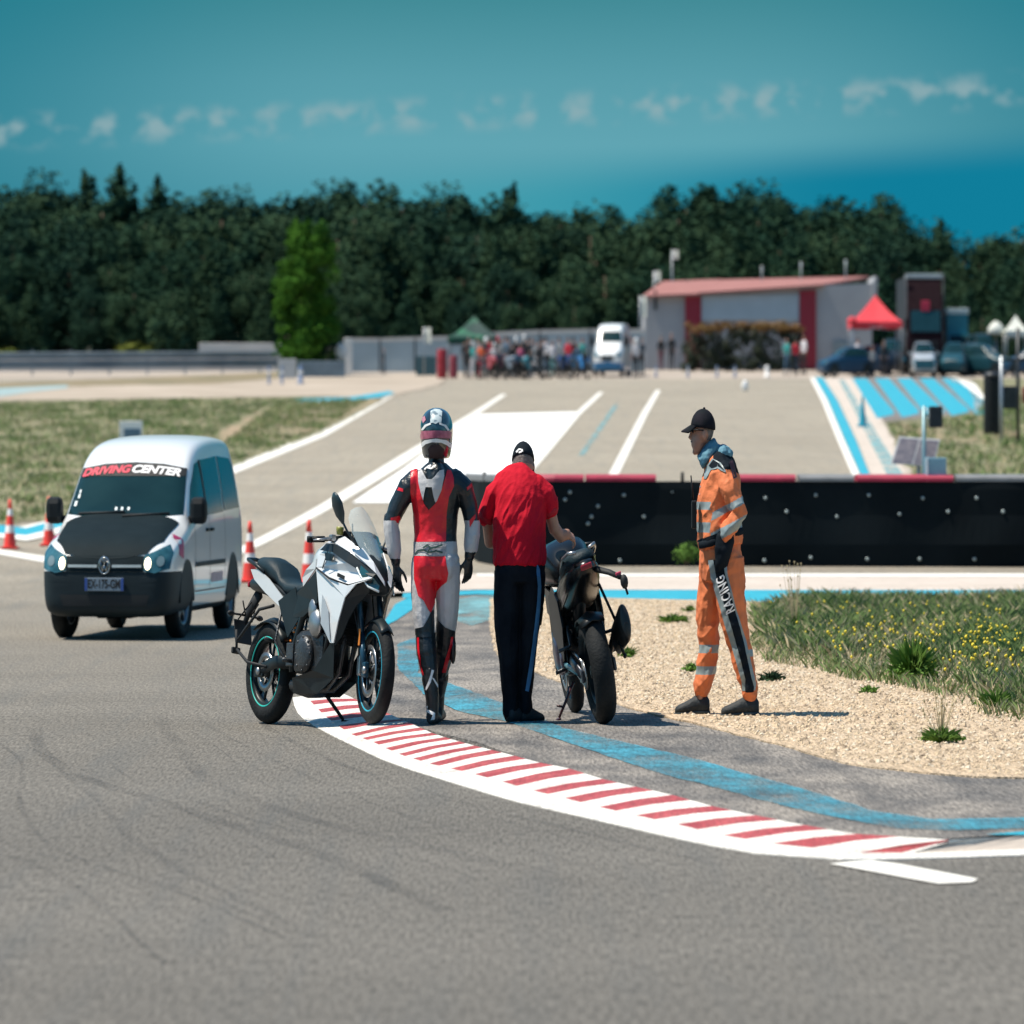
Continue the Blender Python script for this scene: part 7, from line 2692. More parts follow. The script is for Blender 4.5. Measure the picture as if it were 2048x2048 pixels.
    dp('elbow_patch', z1([(1075, 1500), (1150, 1420), (1150, 1470), (1080, 1590)]), M_lred)
    dp('lower_leg_panel', z2([(318, 925), (395, 905), (440, 830), (470, 760), (488, 735), (510, 770), (545, 850), (610, 915), (700, 955), (705, 1010), (318, 1010)]), M_lblk, 0.004)
    for L in ([(335, 930), (352, 930), (358, 1120), (378, 1290), (405, 1375), (390, 1385), (350, 1230), (335, 1080)], [(668, 975), (690, 975), (680, 1100), (645, 1240), (612, 1370), (575, 1370), (610, 1230), (655, 1090)]):
        dp('red_piping', z2(L), M_lred)
    for px_, m_ in ((0, 0),):
        pass
    # boots
    for (ax, ay, az), (kx, ky, kz), hl, te in (((-0.012, -0.11, 0.12), (-0.035, -0.10, 0.30), (-0.03, -0.17, 0.0), (0.035, 0.10, 0.0)), ((0.03, 0.25, 0.13), (0.055, 0.20, 0.30), (0.03, 0.19, 0.0), (0.055, 0.46, 0.0))):
        bt = MB()
        bt.tube([(kx, ky, 0.33), (kx, ky, 0.26), (ax, ay, 0.16), (ax, ay, 0.06)], [0.068, 0.070, 0.060, 0.052], 0, 16)
        shoe(bt, hl, te, 0.052, 0.10)
        bt = skin(bt, 0.007, 2)
        bo = T.part('boot', bt, mat('boot_leather', (0.012, 0.016, 0.020), 0.4, var=0.3, scale=14, bump=0.3, bscale=40))
        if ay < 0:
            bb = BVHTree.FromPolygons(bt.v, bt.f)
            d = MB()
            for L in ([(478, 1325), (500, 1330), (470, 1450), (430, 1525), (415, 1520), (450, 1430), (465, 1380)], [(480, 1400), (500, 1410), (552, 1500), (535, 1505)]):
                q = decal(bt, z2(L), -2, 0, 0.012, 0.005, bvh=bb)
                d.add(q.v, q.f, 0)
            for L in ([(415, 1740), (440, 1715), (510, 1750), (505, 1810), (470, 1820), (490, 1770), (440, 1745), (430, 1800), (412, 1790)], [(425, 1680), (445, 1680), (445, 1705), (425, 1705)]):
                q = decal(bt, z2(L), -2, 0, 0.012, 0.005, bvh=bb)
                d.add(q.v, q.f, 0)
            T.part('boot_pattern', d, M_txtw, parent=bo)
    # helmet
    hm = MB()
    rings = []
    cx, cy = 0.022, 0.03
    prof_h = [(1.545, 0.105, 0.115), (1.555, 0.118, 0.130), (1.60, 0.132, 0.150), (1.66, 0.142, 0.162), (1.72, 0.146, 0.166), (1.77, 0.138, 0.155), (1.81, 0.112, 0.125), (1.832, 0.078, 0.085), (1.843, 0.035, 0.038), (1.845, 0.004, 0.004)]
    for z, rx, ry in prof_h:
        rings.append([Vector((cx + rx * math.cos(2 * math.pi * k / 28), cy + ry * math.sin(2 * math.pi * k / 28) + (0.02 if z < 1.6 else 0), z)) for k in range(28)])
    hm.loft(rings, 0, True)
    hm.tube([(cx, cy + 0.13, 1.60), (cx, cy + 0.175, 1.61)], [(0.09, 0.04), (0.05, 0.03)], 0, 12)
    H = evaluated(hm, [('SUBSURF', dict(levels=1, render_levels=1))])
    hel = T.part('helmet', H, mat('helmet_shell', (0.010, 0.022, 0.032), 0.15, scale=7, col2=(0.02, 0.06, 0.08), coat=1, thr=(0.5, 0.56)))
    hb = BVHTree.FromPolygons(H.v, H.f)
    def hd(name, L, m, off=0.003):
        q = decal(H, z1(L), -2, 0, 0.01, off, bvh=hb)
        return T.part(name, q, m, parent=hel)
    hd('helmet_stripe', [(590, 140), (640, 112), (700, 118), (735, 145), (725, 290), (690, 280), (655, 300), (620, 285), (590, 290)], mat('pale_helmet_stripe', (0.50, 0.58, 0.60), 0.25, scale=25, col2=(0.12, 0.18, 0.22), thr=(0.5, 0.6)))
    hd('helmet_arc', [(475, 370), (520, 310), (590, 285), (600, 305), (540, 330), (500, 375)], M_whitep)
    hd('helmet_arc', [(700, 285), (780, 310), (825, 375), (805, 385), (760, 330), (700, 305)], M_whitep)
    hd('helmet_band', [(458, 395), (500, 385), (655, 380), (820, 385), (850, 400), (840, 480), (655, 470), (470, 490)], mat('pink_helmet_band', (0.45, 0.13, 0.20), 0.3, scale=35, col2=(0.22, 0.04, 0.08)), 0.004)
    hd('helmet_lower_band', [(465, 545), (520, 500), (655, 480), (790, 500), (850, 550), (845, 610), (790, 560), (720, 530), (610, 525), (530, 550), (480, 600)], M_whitep, 0.004)
    hd('helmet_side_mark', [(475, 230), (520, 200), (535, 250), (500, 290)], mat('helmet_pink_mark', (0.5, 0.2, 0.25), 0.3), 0.004)
    hd('neck_lining', [(560, 610), (600, 560), (700, 555), (760, 610), (740, 720), (580, 720)], mat('dark_lining', (0.03, 0.015, 0.018), 0.8), 0.005)
    vs = MB()
    rr = []
    for k in range(13):
        a = R(30 + k * 10)
        rr.append([Vector((cx + math.cos(a) * 0.149, cy + math.sin(a) * 0.172, z)) for z in (1.635, 1.68, 1.725)])
    vs.loft(rr, 0, False, True, closed=False)
    T.part('visor', vs, M_glass, parent=hel)


rider()


def red_man():
    p0 = G(1040, 1444, ZR)
    T = Thing('person', 'man in red t-shirt, dark tracksuit bottoms and cap leaning to the black motorcycle', 'person', p0)
    # body: head, neck, arms, hands, lower legs (skin)
    b = MB()
    b.tube([(-0.01, 0.0, 0.90), (-0.01, 0.02, 1.10), (0.0, 0.05, 1.35), (0.01, 0.10, 1.44), (0.02, 0.15, 1.50)], [(0.15, 0.09), (0.16, 0.09), (0.15, 0.08), (0.08, 0.06), (0.06, 0.06)], 0, 16, up=(0, 1, 0))
    b.limb([(0.015, 0.08, 1.40), (0.022, 0.13, 1.47), (0.026, 0.17, 1.53)], [0.07, 0.066, 0.062], 0)
    b.ball((0.028, 0.19, 1.525), (0.090, 0.110, 0.120), 0, 16, rot=Matrix.Rotation(R(-20), 3, 'X'))
    for s_ in (-1, 1):
        b.ball((0.028 + s_ * 0.094, 0.20, 1.495), (0.012, 0.022, 0.032), 0, 8)
    # right arm
    b.limb([(0.18, 0.03, 1.34), (0.265, 0.05, 1.24), (0.30, 0.08, 1.14), (0.36, 0.12, 1.09), (0.42, 0.15, 1.10)], [0.045, 0.052, 0.050, 0.044, 0.034], 0)
    hand(b, (0.405, 0.145, 1.105), (0.65, 0.45, -0.25), (0.3, -0.5, 0.8), (-0.2, 0.9, 0.2), 0.55, 1.0)
    # left arm reaches forward to the handlebar
    b.limb([(-0.18, 0.03, 1.32), (-0.290, 0.08, 1.19), (-0.27, 0.20, 1.06), (-0.16, 0.42, 1.04), (-0.06, 0.62, 1.06)], [0.045, 0.052, 0.048, 0.040, 0.030], 0)
    hand(b, (-0.05, 0.63, 1.06), (0.5, 0.85, 0.0), (0, 0, 1), (1, -0.3, 0), 0.6, 1.0)
    for x, kx, ax, y in ((-0.10, -0.115, -0.085, -0.02), (0.085, 0.065, 0.045, 0.03)):
        b.limb([(x, 0, 0.90), (kx, y, 0.50), (ax, y, 0.08)], [0.10, 0.06, 0.04], 0)
    S = skin(b, 0.007, 2)
    for i, f in enumerate(S.f):
        c = sum((S.v[k] for k in f), Vector()) / len(f)
        S.m[i] = 1 if (c.z > 1.515 - (c.y - 0.12) * 0.2 and c.y < 0.19 and c.z < 1.60 and abs(c.x - .028) < 0.1) else 0
    T.part('body', S, [M_skin, M_hair])
    # shirt
    t = MB()
    t.tube([(-0.005, 0.0, 0.925), (-0.005, 0.0, 0.96), (-0.005, -0.005, 1.08), (-0.005, 0.0, 1.20), (0.0, 0.02, 1.31), (0.0, 0.035, 1.37), (0.005, 0.05, 1.41), (0.010, 0.07, 1.44), (0.015, 0.095, 1.462)],
           [(0.232, 0.14), (0.236, 0.145), (0.225, 0.14), (0.230, 0.145), (0.242, 0.14), (0.245, 0.125), (0.225, 0.11), (0.165, 0.095), (0.082, 0.078)], 0, 24, up=(0, 1, 0))
    t.limb([(0.15, 0.03, 1.375), (0.235, 0.035, 1.33), (0.268, 0.05, 1.26)], [0.080, 0.078, 0.074], 0)
    t.limb([(-0.15, 0.03, 1.375), (-0.24, 0.04, 1.32), (-0.300, 0.07, 1.225)], [0.080, 0.080, 0.074], 0)
    def folds(p):
        q = Vector((p.x, p.y, p.z))
        dv = Vector((0.62, 0.0, 0.78))
        al = q.dot(dv)
        q2 = q - dv * al * 0.86
        a = (0.34 - abs(noise.noise(q2 * 10 + Vector((0, 0, 7)))) ** 0.7 - 0.45 * abs(noise.noise(q2 * 23)) ** 0.8) * 0.023
        k = max(0.25, 1 - max(0, p.z - 1.25) * 4)
        return a * k + noise.noise(q * 22) * 0.0025 + 0.006
    Sh = skin(t, 0.0062, 8, folds)
    Sh = evaluated(Sh, [('SMOOTH', dict(factor=0.4, iterations=1))])
    T.part('t_shirt', Sh, M_tshirt)
    for c, a, r_ in (((0.270, 0.052, 1.235), (0.03, 0.02, -0.07), 0.073), ((-0.305, 0.074, 1.20), (-0.05, 0.03, -0.09), 0.073)):
        d = Vector(a).normalized()
        cu = MB()
        cu.tube([Vector(c) - d * 0.03, Vector(c) + d * 0.008], [r_ * 0.985, r_ * 1.0], 0, 18)
        T.part('sleeve_hem', cu, mat('dark_red_cotton', (0.42, 0.006, 0.02), 0.85))
    co = MB()
    co.torus((0.016, 0.10, 1.468), 0.070, 0.013, 0, 24, 8, 'z')
    for i, v in enumerate(co.v):
        co.v[i] = Vector((v.x, v.y, v.z + (v.y - 0.10) * 0.35))
    T.part('collar', co, M_tshirt)
    # trousers
    q = MB()
    q.tube([(-0.005, 0.0, 1.02), (-0.005, 0.0, 0.96), (-0.005, 0.0, 0.88), (-0.005, 0.0, 0.82)], [(0.20, 0.12), (0.212, 0.132), (0.215, 0.14), (0.205, 0.13)], 0, 20, up=(0, 1, 0))
    q.limb([(-0.105, 0.0, 0.88), (-0.115, -0.01, 0.72), (-0.115, -0.02, 0.52), (-0.095, -0.02, 0.30), (-0.085, -0.02, 0.14), (-0.085, -0.02, 0.07)], [(0.122, 0.13), 0.120, 0.104, 0.084, 0.070, 0.076], 0)
    q.limb([(0.105, 0.0, 0.88), (0.10, 0.02, 0.72), (0.075, 0.03, 0.52), (0.055, 0.03, 0.30), (0.040, 0.03, 0.14), (0.045, 0.03, 0.075)], [(0.122, 0.13), 0.112, 0.090, 0.074, 0.062, 0.068], 0)
    P = skin(q, 0.0075, 3, wr(0.012, 11, (0.3, 0, 1)))
    tr = T.part('trousers', P, M_trk)
    bvh = BVHTree.FromPolygons(P.v, P.f)
    Wp = lambda px, py: ((px - 1040) / SX, (1444 - py) / 332)
    zp = lambda L: [Wp(740 + x * 0.1863, 1120 + y * 0.1973) for x, y in L]
    d = decal(P, zp([(1785, 70), (1815, 130), (1830, 300), (1822, 480), (1800, 700), (1775, 900), (1745, 1100), (1715, 1270), (1700, 1340), (1665, 1330), (1690, 1180), (1725, 950), (1760, 700), (1785, 480), (1795, 300), (1780, 150)]), -2, 0, 0.012, 0.004, bvh=bvh)
    T.part('side_piping', d, M_blu, parent=tr)
    for hl, te in (((-0.10, -0.08, 0), (0.10, 0.12, 0)), ((0.0, 0.0, 0), (0.21, 0.10, 0))):
        s_ = MB()
        shoe(s_, hl, te, 0.055, 0.095)
        T.part('shoe', s_, M_shoe)
    # cap
    cp = MB()
    rot = Matrix.Rotation(R(-20), 3, 'X')
    c0 = Vector((0.028, 0.20, 1.532))
    rings = []
    for t_ in range(0, 8):
        an = R(2 + t_ * 12.5)
        rings.append([c0 + rot @ Vector((0.101 * math.cos(an) * math.cos(2 * math.pi * k / 24), 0.118 * math.cos(an) * math.sin(2 * math.pi * k / 24), 0.118 * math.sin(an))) for k in range(24)])
    cp.loft(rings, 0, True)
    cp.ball(c0 + rot @ Vector((0, 0, 0.118)), 0.01, 0, 8)
    cap = T.part('cap', cp, M_navy)
    br = MB()
    rr = []
    for k in range(9):
        a = R(40 + k * 12.5)
        rr.append([c0 + rot @ Vector((0.092 * math.cos(a), 0.116 * math.sin(a), 0.012)), c0 + rot @ Vector((0.082 * math.cos(a), 0.116 * math.sin(a) + 0.07, -0.012)), c0 + rot @ Vector((0.082 * math.cos(a), 0.116 * math.sin(a) + 0.07, -0.018)), c0 + rot @ Vector((0.092 * math.cos(a), 0.116 * math.sin(a), 0.004))])
    br.loft(rr, 0, True)
    T.part('cap_peak', br, M_navy, parent=cap)
    cb = BVHTree.FromPolygons(cp.v, cp.f)
    zc = lambda L: [Wp(940 + x * 0.1242, 880 + y * 0.1242) for x, y in L]
    d = MB()
    for L in ([(740, 300), (790, 250), (800, 262), (760, 320)], [(800, 250), (850, 265), (855, 300), (830, 300), (828, 280), (795, 275)], [(785, 300), (830, 290), (835, 310), (790, 325)]):
        qd = decal(cp, zc(L), -2, 0, 0.01, 0.004, bvh=cb)
        d.add(qd.v, qd.f, 0)
    T.part('cap_emblem', d, M_txtw, parent=cap)
    ls = MB()
    ls.tube([(0.108, 0.20, 1.50), (0.125, 0.17, 1.45), (0.138, 0.13, 1.42)], [0.006, 0.012, 0.008], 0, 6)
    T.part('lanyard', ls, M_seam)


red_man()


def orange_man():
    p0 = G(1440, 1430, ZR + 0.006)
    T = Thing('person', 'track marshal in orange hi-vis suit, black cap and blue hood walking on the gravel', 'person', p0)
    X = lambda px: (px - 1440) / SX
    Z = lambda py: (1430 - py) / 332
    # y: near leg towards the camera (-), far leg away (+); he walks towards -x
    b = MB()
    b.tube([(0.0, 0.0, 0.95), (-0.01, 0, 1.15), (-0.005, 0, 1.35), (-0.02, 0, 1.46)], [(0.12, 0.14), (0.12, 0.15), (0.12, 0.16), (0.07, 0.07)], 0, 16, up=(0, 1, 0))
    b.limb([(-0.04, 0, 1.45), (-0.09, 0, 1.58)], [0.065, 0.062], 0)
    # head: skull, jaw, nose, lips, brow, ear
    hx, hz = X(1404), Z(872)
    b.ball((hx + 0.012, 0, hz + 0.045), (0.098, 0.078, 0.105), 0, 18)
    b.ball((hx - 0.035, 0, hz - 0.035), (0.060, 0.058, 0.085), 0, 16)
    b.ball((hx - 0.062, 0, hz - 0.098), (0.026, 0.026, 0.022), 0, 10)
    b.tube([(hx - 0.088, 0, hz + 0.030), (hx - 0.112, 0, hz - 0.012), (hx - 0.092, 0, hz - 0.024)], [(0.010, 0.012), (0.014, 0.014), (0.010, 0.012)], 0, 8)
    b.ball((hx - 0.088, 0, hz - 0.052), (0.012, 0.020, 0.007), 0, 8)
    b.ball((hx - 0.086, 0, hz - 0.066), (0.011, 0.018, 0.006), 0, 8)
    b.ball((hx - 0.088, 0, hz + 0.048), (0.016, 0.045, 0.012), 0, 8)
    for s_ in (-1, 1):
        b.ball((hx + 0.018, s_ * 0.080, hz + 0.002), (0.020, 0.010, 0.033), 0, 10)
        b.ball((hx - 0.080, s_ * 0.028, hz + 0.028), (0.010, 0.013, 0.010), 0, 8)
    # legs inside the trousers, bare ankles
    b.limb([(-0.01, 0.08, 0.95), (X(1418), 0.09, 0.53), (X(1401), 0.09, 0.10)], [0.09, 0.055, 0.040], 0)
    b.limb([(0.02, -0.08, 0.95), (X(1468), -0.09, 0.53), (X(1499), -0.09, 0.09)], [0.09, 0.055, 0.040], 0)
    # arms
    b.limb([(0.06, -0.20, 1.42), (0.15, -0.24, 1.24), (0.04, -0.22, 1.09)], [0.05, 0.04, 0.03], 0)
    b.limb([(0.04, 0.20, 1.42), (0.02, 0.25, 1.16), (-0.06, 0.22, 1.00)], [0.05, 0.04, 0.03], 0)
    hand(b, (0.04, -0.225, 1.09), (-0.35, 0.05, -0.9), (-0.2, -1, 0), (-1, 0, 0), 0.3)
    hand(b, (-0.06, 0.22, 1.00), (-0.35, 0, -0.9), (0, 1, 0), (-1, 0, 0), 0.3)
    S = skin(b, 0.007, 2)
    for i, f in enumerate(S.f):
        c = sum((S.v[k] for k in f), Vector()) / len(f)
        S.m[i] = 1 if (c.x > hx + 0.01 and c.z > hz - 0.03 and c.z < hz + 0.2 and abs(c.y) < 0.085 and math.hypot(c.x - hx - 0.018, c.z - hz) > 0.035) else 0
    T.part('body', S, [mat('tanned_skin', (0.36, 0.17, 0.115), 0.5, scale=20, col2=(0.44, 0.23, 0.16), bump=0.2, bscale=90), M_hair])
    # jacket
    j = MB()
    j.tube([(X(1441), 0, Z(1094)), (X(1440), 0, Z(1080)), (X(1438), 0, Z(1040)), (X(1439), 0, Z(1000)), (X(1441), 0, Z(965)), (X(1437), 0, Z(940)), (X(1432), 0, Z(925)), (X(1425), 0, Z(912))],
           [(0.195, 0.20), (0.205, 0.205), (0.205, 0.205), (0.195, 0.21), (0.178, 0.21), (0.155, 0.20), (0.125, 0.15), (0.09, 0.10)], 0, 24, up=(0, 1, 0))
    j.limb([(X(1446), -0.16, 1.44), (X(1452), -0.215, 1.37), (X(1468), -0.245, 1.27), (X(1476), -0.25, 1.22), (X(1462), -0.25, 1.15), (X(1448), -0.235, 1.10)], [0.085, 0.080, 0.072, 0.070, 0.062, 0.056], 0)
    j.limb([(X(1442), 0.16, 1.44), (X(1448), 0.22, 1.36), (X(1446), 0.26, 1.18), (X(1430), 0.23, 1.03)], [0.085, 0.078, 0.062, 0.05], 0)
    J = skin(j, 0.0068, 4, wr(0.020, 12, (1, 0, 0.5)))
    for i, f in enumerate(J.f):
        c = sum((J.v[k] for k in f), Vector()) / len(f)
        py = 1430 - c.z * 332
        px = 1440 + c.x * SX
        m = 0
        armz = c.y < -0.185 and py > 940
        if not armz:
            if 1004 < py < 1021 or 1046 < py < 1066:
                m = 1
            if py < 938 + (px - 1436) * 0.25 and px > 1425:
                m = 2
            if px < 1398 and py < 960:
                m = 2
        else:
            t = py - (px - 1450) * -0.55
            if 1010 < t < 1026 or 1050 < t < 1072:
                m = 1
        J.m[i] = m
    T.part('jacket', J, [M_or, M_refl, M_navy])
    bvh = BVHTree.FromPolygons(J.v, J.f)
    zj = lambda L: [(X(1340 + x * 0.15525), Z(810 + y * 0.15525)) for x, y in L]
    def dj(name, L, m, off=0.004, tgt=None, bv=None, res=0.012):
        d = decal(tgt or J, zj(L), -2, 0, res, off, bvh=bv or bvh)
        return T.part(name, d, m)
    dj('shoulder_panel', [(470, 800), (540, 700), (640, 760), (700, 860), (690, 880), (600, 830), (520, 850), (460, 960), (430, 960)], M_refl, 0.005)
    dj('shoulder_panel', [(500, 790), (550, 720), (620, 770), (680, 850), (600, 800), (530, 830)], M_navy, 0.008)
    dj('back_patch', [(740, 760), (800, 720), (850, 940), (790, 960)], mat('dark_purple_cloth', (0.06, 0.015, 0.03), 0.8), 0.005)
    dj('chest_patch', [(350, 1040), (395, 1040), (400, 1150), (350, 1180)], mat('pale_patch', (0.40, 0.42, 0.45), 0.6), 0.005)
    dj('waist_hem', [(340, 1750), (600, 1650), (600, 1720), (350, 1800)], M_navy, 0.006)
    # trousers
    q = MB()
    q.tube([(X(1439), 0, Z(1070)), (X(1440), 0, Z(1100)), (X(1443), 0, Z(1140)), (X(1442), 0, Z(1165))], [(0.175, 0.17), (0.188, 0.18), (0.195, 0.18), (0.17, 0.16)], 0, 20, up=(0, 1, 0))
    q.limb([(X(1453), -0.08, Z(1120)), (X(1459), -0.085, Z(1180)), (X(1466), -0.09, Z(1240)), (X(1480), -0.09, Z(1300)), (X(1494), -0.09, Z(1360)), (X(1498), -0.09, Z(1382))], [(0.155, 0.12), (0.142, 0.12), (0.118, 0.10), (0.100, 0.09), (0.084, 0.08), (0.076, 0.075)], 0, up=(0, 1, 0))
    q.limb([(X(1428), 0.08, Z(1120)), (X(1424), 0.085, Z(1180)), (X(1417), 0.09, Z(1240)), (X(1419), 0.09, Z(1290)), (X(1412), 0.09, Z(1350)), (X(1405), 0.09, Z(1376))], [(0.13, 0.12), (0.12, 0.12), (0.108, 0.10), (0.096, 0.09), (0.088, 0.085), (0.078, 0.08)], 0, up=(0, 1, 0))
    Pn = skin(q, 0.0072, 3, wr(0.020, 12, (0.8, 0, 0.6)))
    for i, f in enumerate(Pn.f):
        c = sum((Pn.v[k] for k in f), Vector()) / len(f)
        py = 1430 - c.z * 332
        m = 0
        if c.y > 0.0 and (1291 < py < 1307 or 1333 < py < 1350):
            m = 1
        if c.y < 0.0 and c.x > X(1480) and 1298 < py < 1312:
            m = 1
        Pn.m[i] = m
    tro = T.part('trousers', Pn, [M_or, M_refl])
    bt = BVHTree.FromPolygons(Pn.v, Pn.f)
    zt_ = lambda L: [(X(1400 + x * 0.1657), Z(1130 + y * 0.1656)) for x, y in L]
    def dt(name, L, m, off, tri=None):
        d = decal(Pn, zt_(L) if L else None, -2, 0, 0.012, off, bvh=bt, tri=tri)
        return T.part(name, d, m, parent=tro)
    dt('side_band_edge', [(90, -60), (300, -60), (320, 120), (420, 520), (540, 900), (630, 1300), (665, 1420), (650, 1500), (500, 1510), (490, 1400), (380, 1000), (300, 760), (200, 400), (120, 150)], M_refl, 0.004)
    dt('side_band', [(150, -60), (265, -60), (285, 100), (400, 520), (505, 900), (590, 1300), (632, 1460), (630, 1520), (535, 1520), (535, 1370), (430, 950), (330, 620), (200, 200)], M_navy, 0.007)
    # lettering on the band, reading upwards
    t = MB()
    t.text('RACING', 0, 0.085, bold=0.002, spacing=1.05)
    a, b_ = Vector((zt_([(362, 560)])[0])), Vector((zt_([(235, 130)])[0]))
    d = (b_ - a)
    ln = d.length
    d.normalize()
    n = Vector((-d.y, d.x))
    xs = [v.x for v in t.v]
    k = ln / (max(xs) - min(xs))
    tv = []
    for v in t.v:
        p = a + d * (v.x - min(xs)) * k + n * v.y * 1.25
        tv.append((p.x, p.y))
    dt('side_lettering', None, M_txtw, 0.011, tri=(tv, t.f))
    # black pouch on the hip with the near hand in a black glove
    po = MB()
    po.tube([(X(1449), -0.165, Z(1062)), (X(1448), -0.20, Z(1078)), (X(1444), -0.205, Z(1100)), (X(1441), -0.19, Z(1125)), (X(1439), -0.165, Z(1145))], [(0.075, 0.03), (0.085, 0.045), (0.078, 0.045), (0.062, 0.035), (0.05, 0.02)], 0, 14, up=(0, 1, 0))
    T.part('hip_pouch', skin(po, 0.008, 2, wr(0.008, 18)), M_navy)
    be = MB()
    be.tube([(X(1397), -0.12, Z(1091)), (X(1420), -0.19, Z(1086)), (X(1450), -0.20, Z(1073)), (X(1484), -0.10, Z(1062))], [(0.022, 0.012)] * 4, 0, 8, up=(0, 1, 0))
    T.part('belt', be, M_navy)
    # hood
    h = MB()
    h.tube([(X(1400), 0.0, Z(926)), (X(1412), 0.0, Z(915)), (X(1424), 0, Z(900)), (X(1434), 0, Z(886))], [(0.045, 0.075), (0.062, 0.095), (0.058, 0.095), (0.035, 0.075)], 0, 16, up=(0, 1, 0))
    h.ball((X(1445), 0, Z(907)), (0.072, 0.12, 0.05), 0, 14)
    h.ball((X(1456), 0, Z(910)), (0.045, 0.10, 0.04), 0, 14)
    Hd = skin(h, 0.007, 2, wr(0.014, 20, (1, 0, 1)))
    T.part('hood', Hd, M_hood)
    # cap
    cp = MB()
    c0 = Vector((hx + 0.010, 0, hz + 0.048))
    rings = []
    rot = Matrix.Rotation(R(6), 3, 'Y')
    for t_ in range(9):
        an = R(-4 + t_ * 11.5)
        rings.append([c0 + rot @ Vector((0.112 * math.cos(an) * math.cos(2 * math.pi * k / 24), 0.094 * math.cos(an) * math.sin(2 * math.pi * k / 24), 0.112 * (math.sin(an) if an > 0 else math.sin(an) * 0.8))) for k in range(24)])
    cp.loft(rings, 0, True)
    cp.ball(c0 + Vector((0.01, 0, 0.113)), (0.012, 0.012, 0.008), 0, 8)
    cap = T.part('cap', cp, mat('cap_black', (0.006, 0.011, 0.013), 0.85, spec=0.1, scale=12, col2=(0.020, 0.016, 0.024), bump=0.2, bscale=30))
    pk = MB()
    rr = []
    for k in range(9):
        a = R(125 + k * 13.75)
        rr.append([c0 + rot @ Vector((0.108 * math.cos(a), 0.090 * math.sin(a), 0.006)), c0 + rot @ Vector((0.108 * math.cos(a) - 0.085 * abs(math.cos(a)) ** 0.5, 0.086 * math.sin(a), -0.042)), c0 + rot @ Vector((0.108 * math.cos(a) - 0.085 * abs(math.cos(a)) ** 0.5, 0.086 * math.sin(a), -0.050)), c0 + rot @ Vector((0.108 * math.cos(a), 0.090 * math.sin(a), -0.006))])
    pk.loft(rr, 0, True)
    T.part('cap_peak', pk, MATS['cap_black'], parent=cap)
    gl = MB()
    gl.box((hx - 0.085, 0, hz + 0.030), (0.018, 0.13, 0.030), 0, 0.006)
    for s_ in (-1, 1):
        gl.tube([(hx - 0.08, s_ * 0.070, hz + 0.034), (hx + 0.01, s_ * 0.084, hz + 0.028)], 0.004, 0, 6)
    T.part('sunglasses', gl, M_black)
    mu = MB()
    mu.ball((hx - 0.092, 0, hz - 0.038), (0.012, 0.028, 0.007), 0, 8)
    T.part('moustache', mu, M_hair)
    # shoes
    for hl, te in (((X(1516), -0.09, 0), (X(1441), -0.10, 0)), ((X(1420), 0.09, 0), (X(1351), 0.08, 0))):
        s_ = MB()
        shoe(s_, hl, te, 0.050, 0.115)
        T.part('shoe', s_, M_shoe)
        s2 = MB()
        shoe(s2, Vector(hl) + Vector((0.006, 0, 0)), Vector(te) - Vector((0.006, 0, 0)), 0.053, 0.028)
        T.part('shoe_sole', s2, mat('shoe_sole', (0.03, 0.05, 0.06), 0.7))
    # radio on the chest with its aerial
    ra = MB()
    ra.box((X(1387), -0.10, Z(1030)), (0.045, 0.06, 0.17), 0, 0.01)
    ra.tube([(X(1385), -0.10, Z(1002)), (X(1381), -0.10, Z(952))], [0.009, 0.006], 0, 8)
    T.part('radio', ra, M_black)


orange_man()


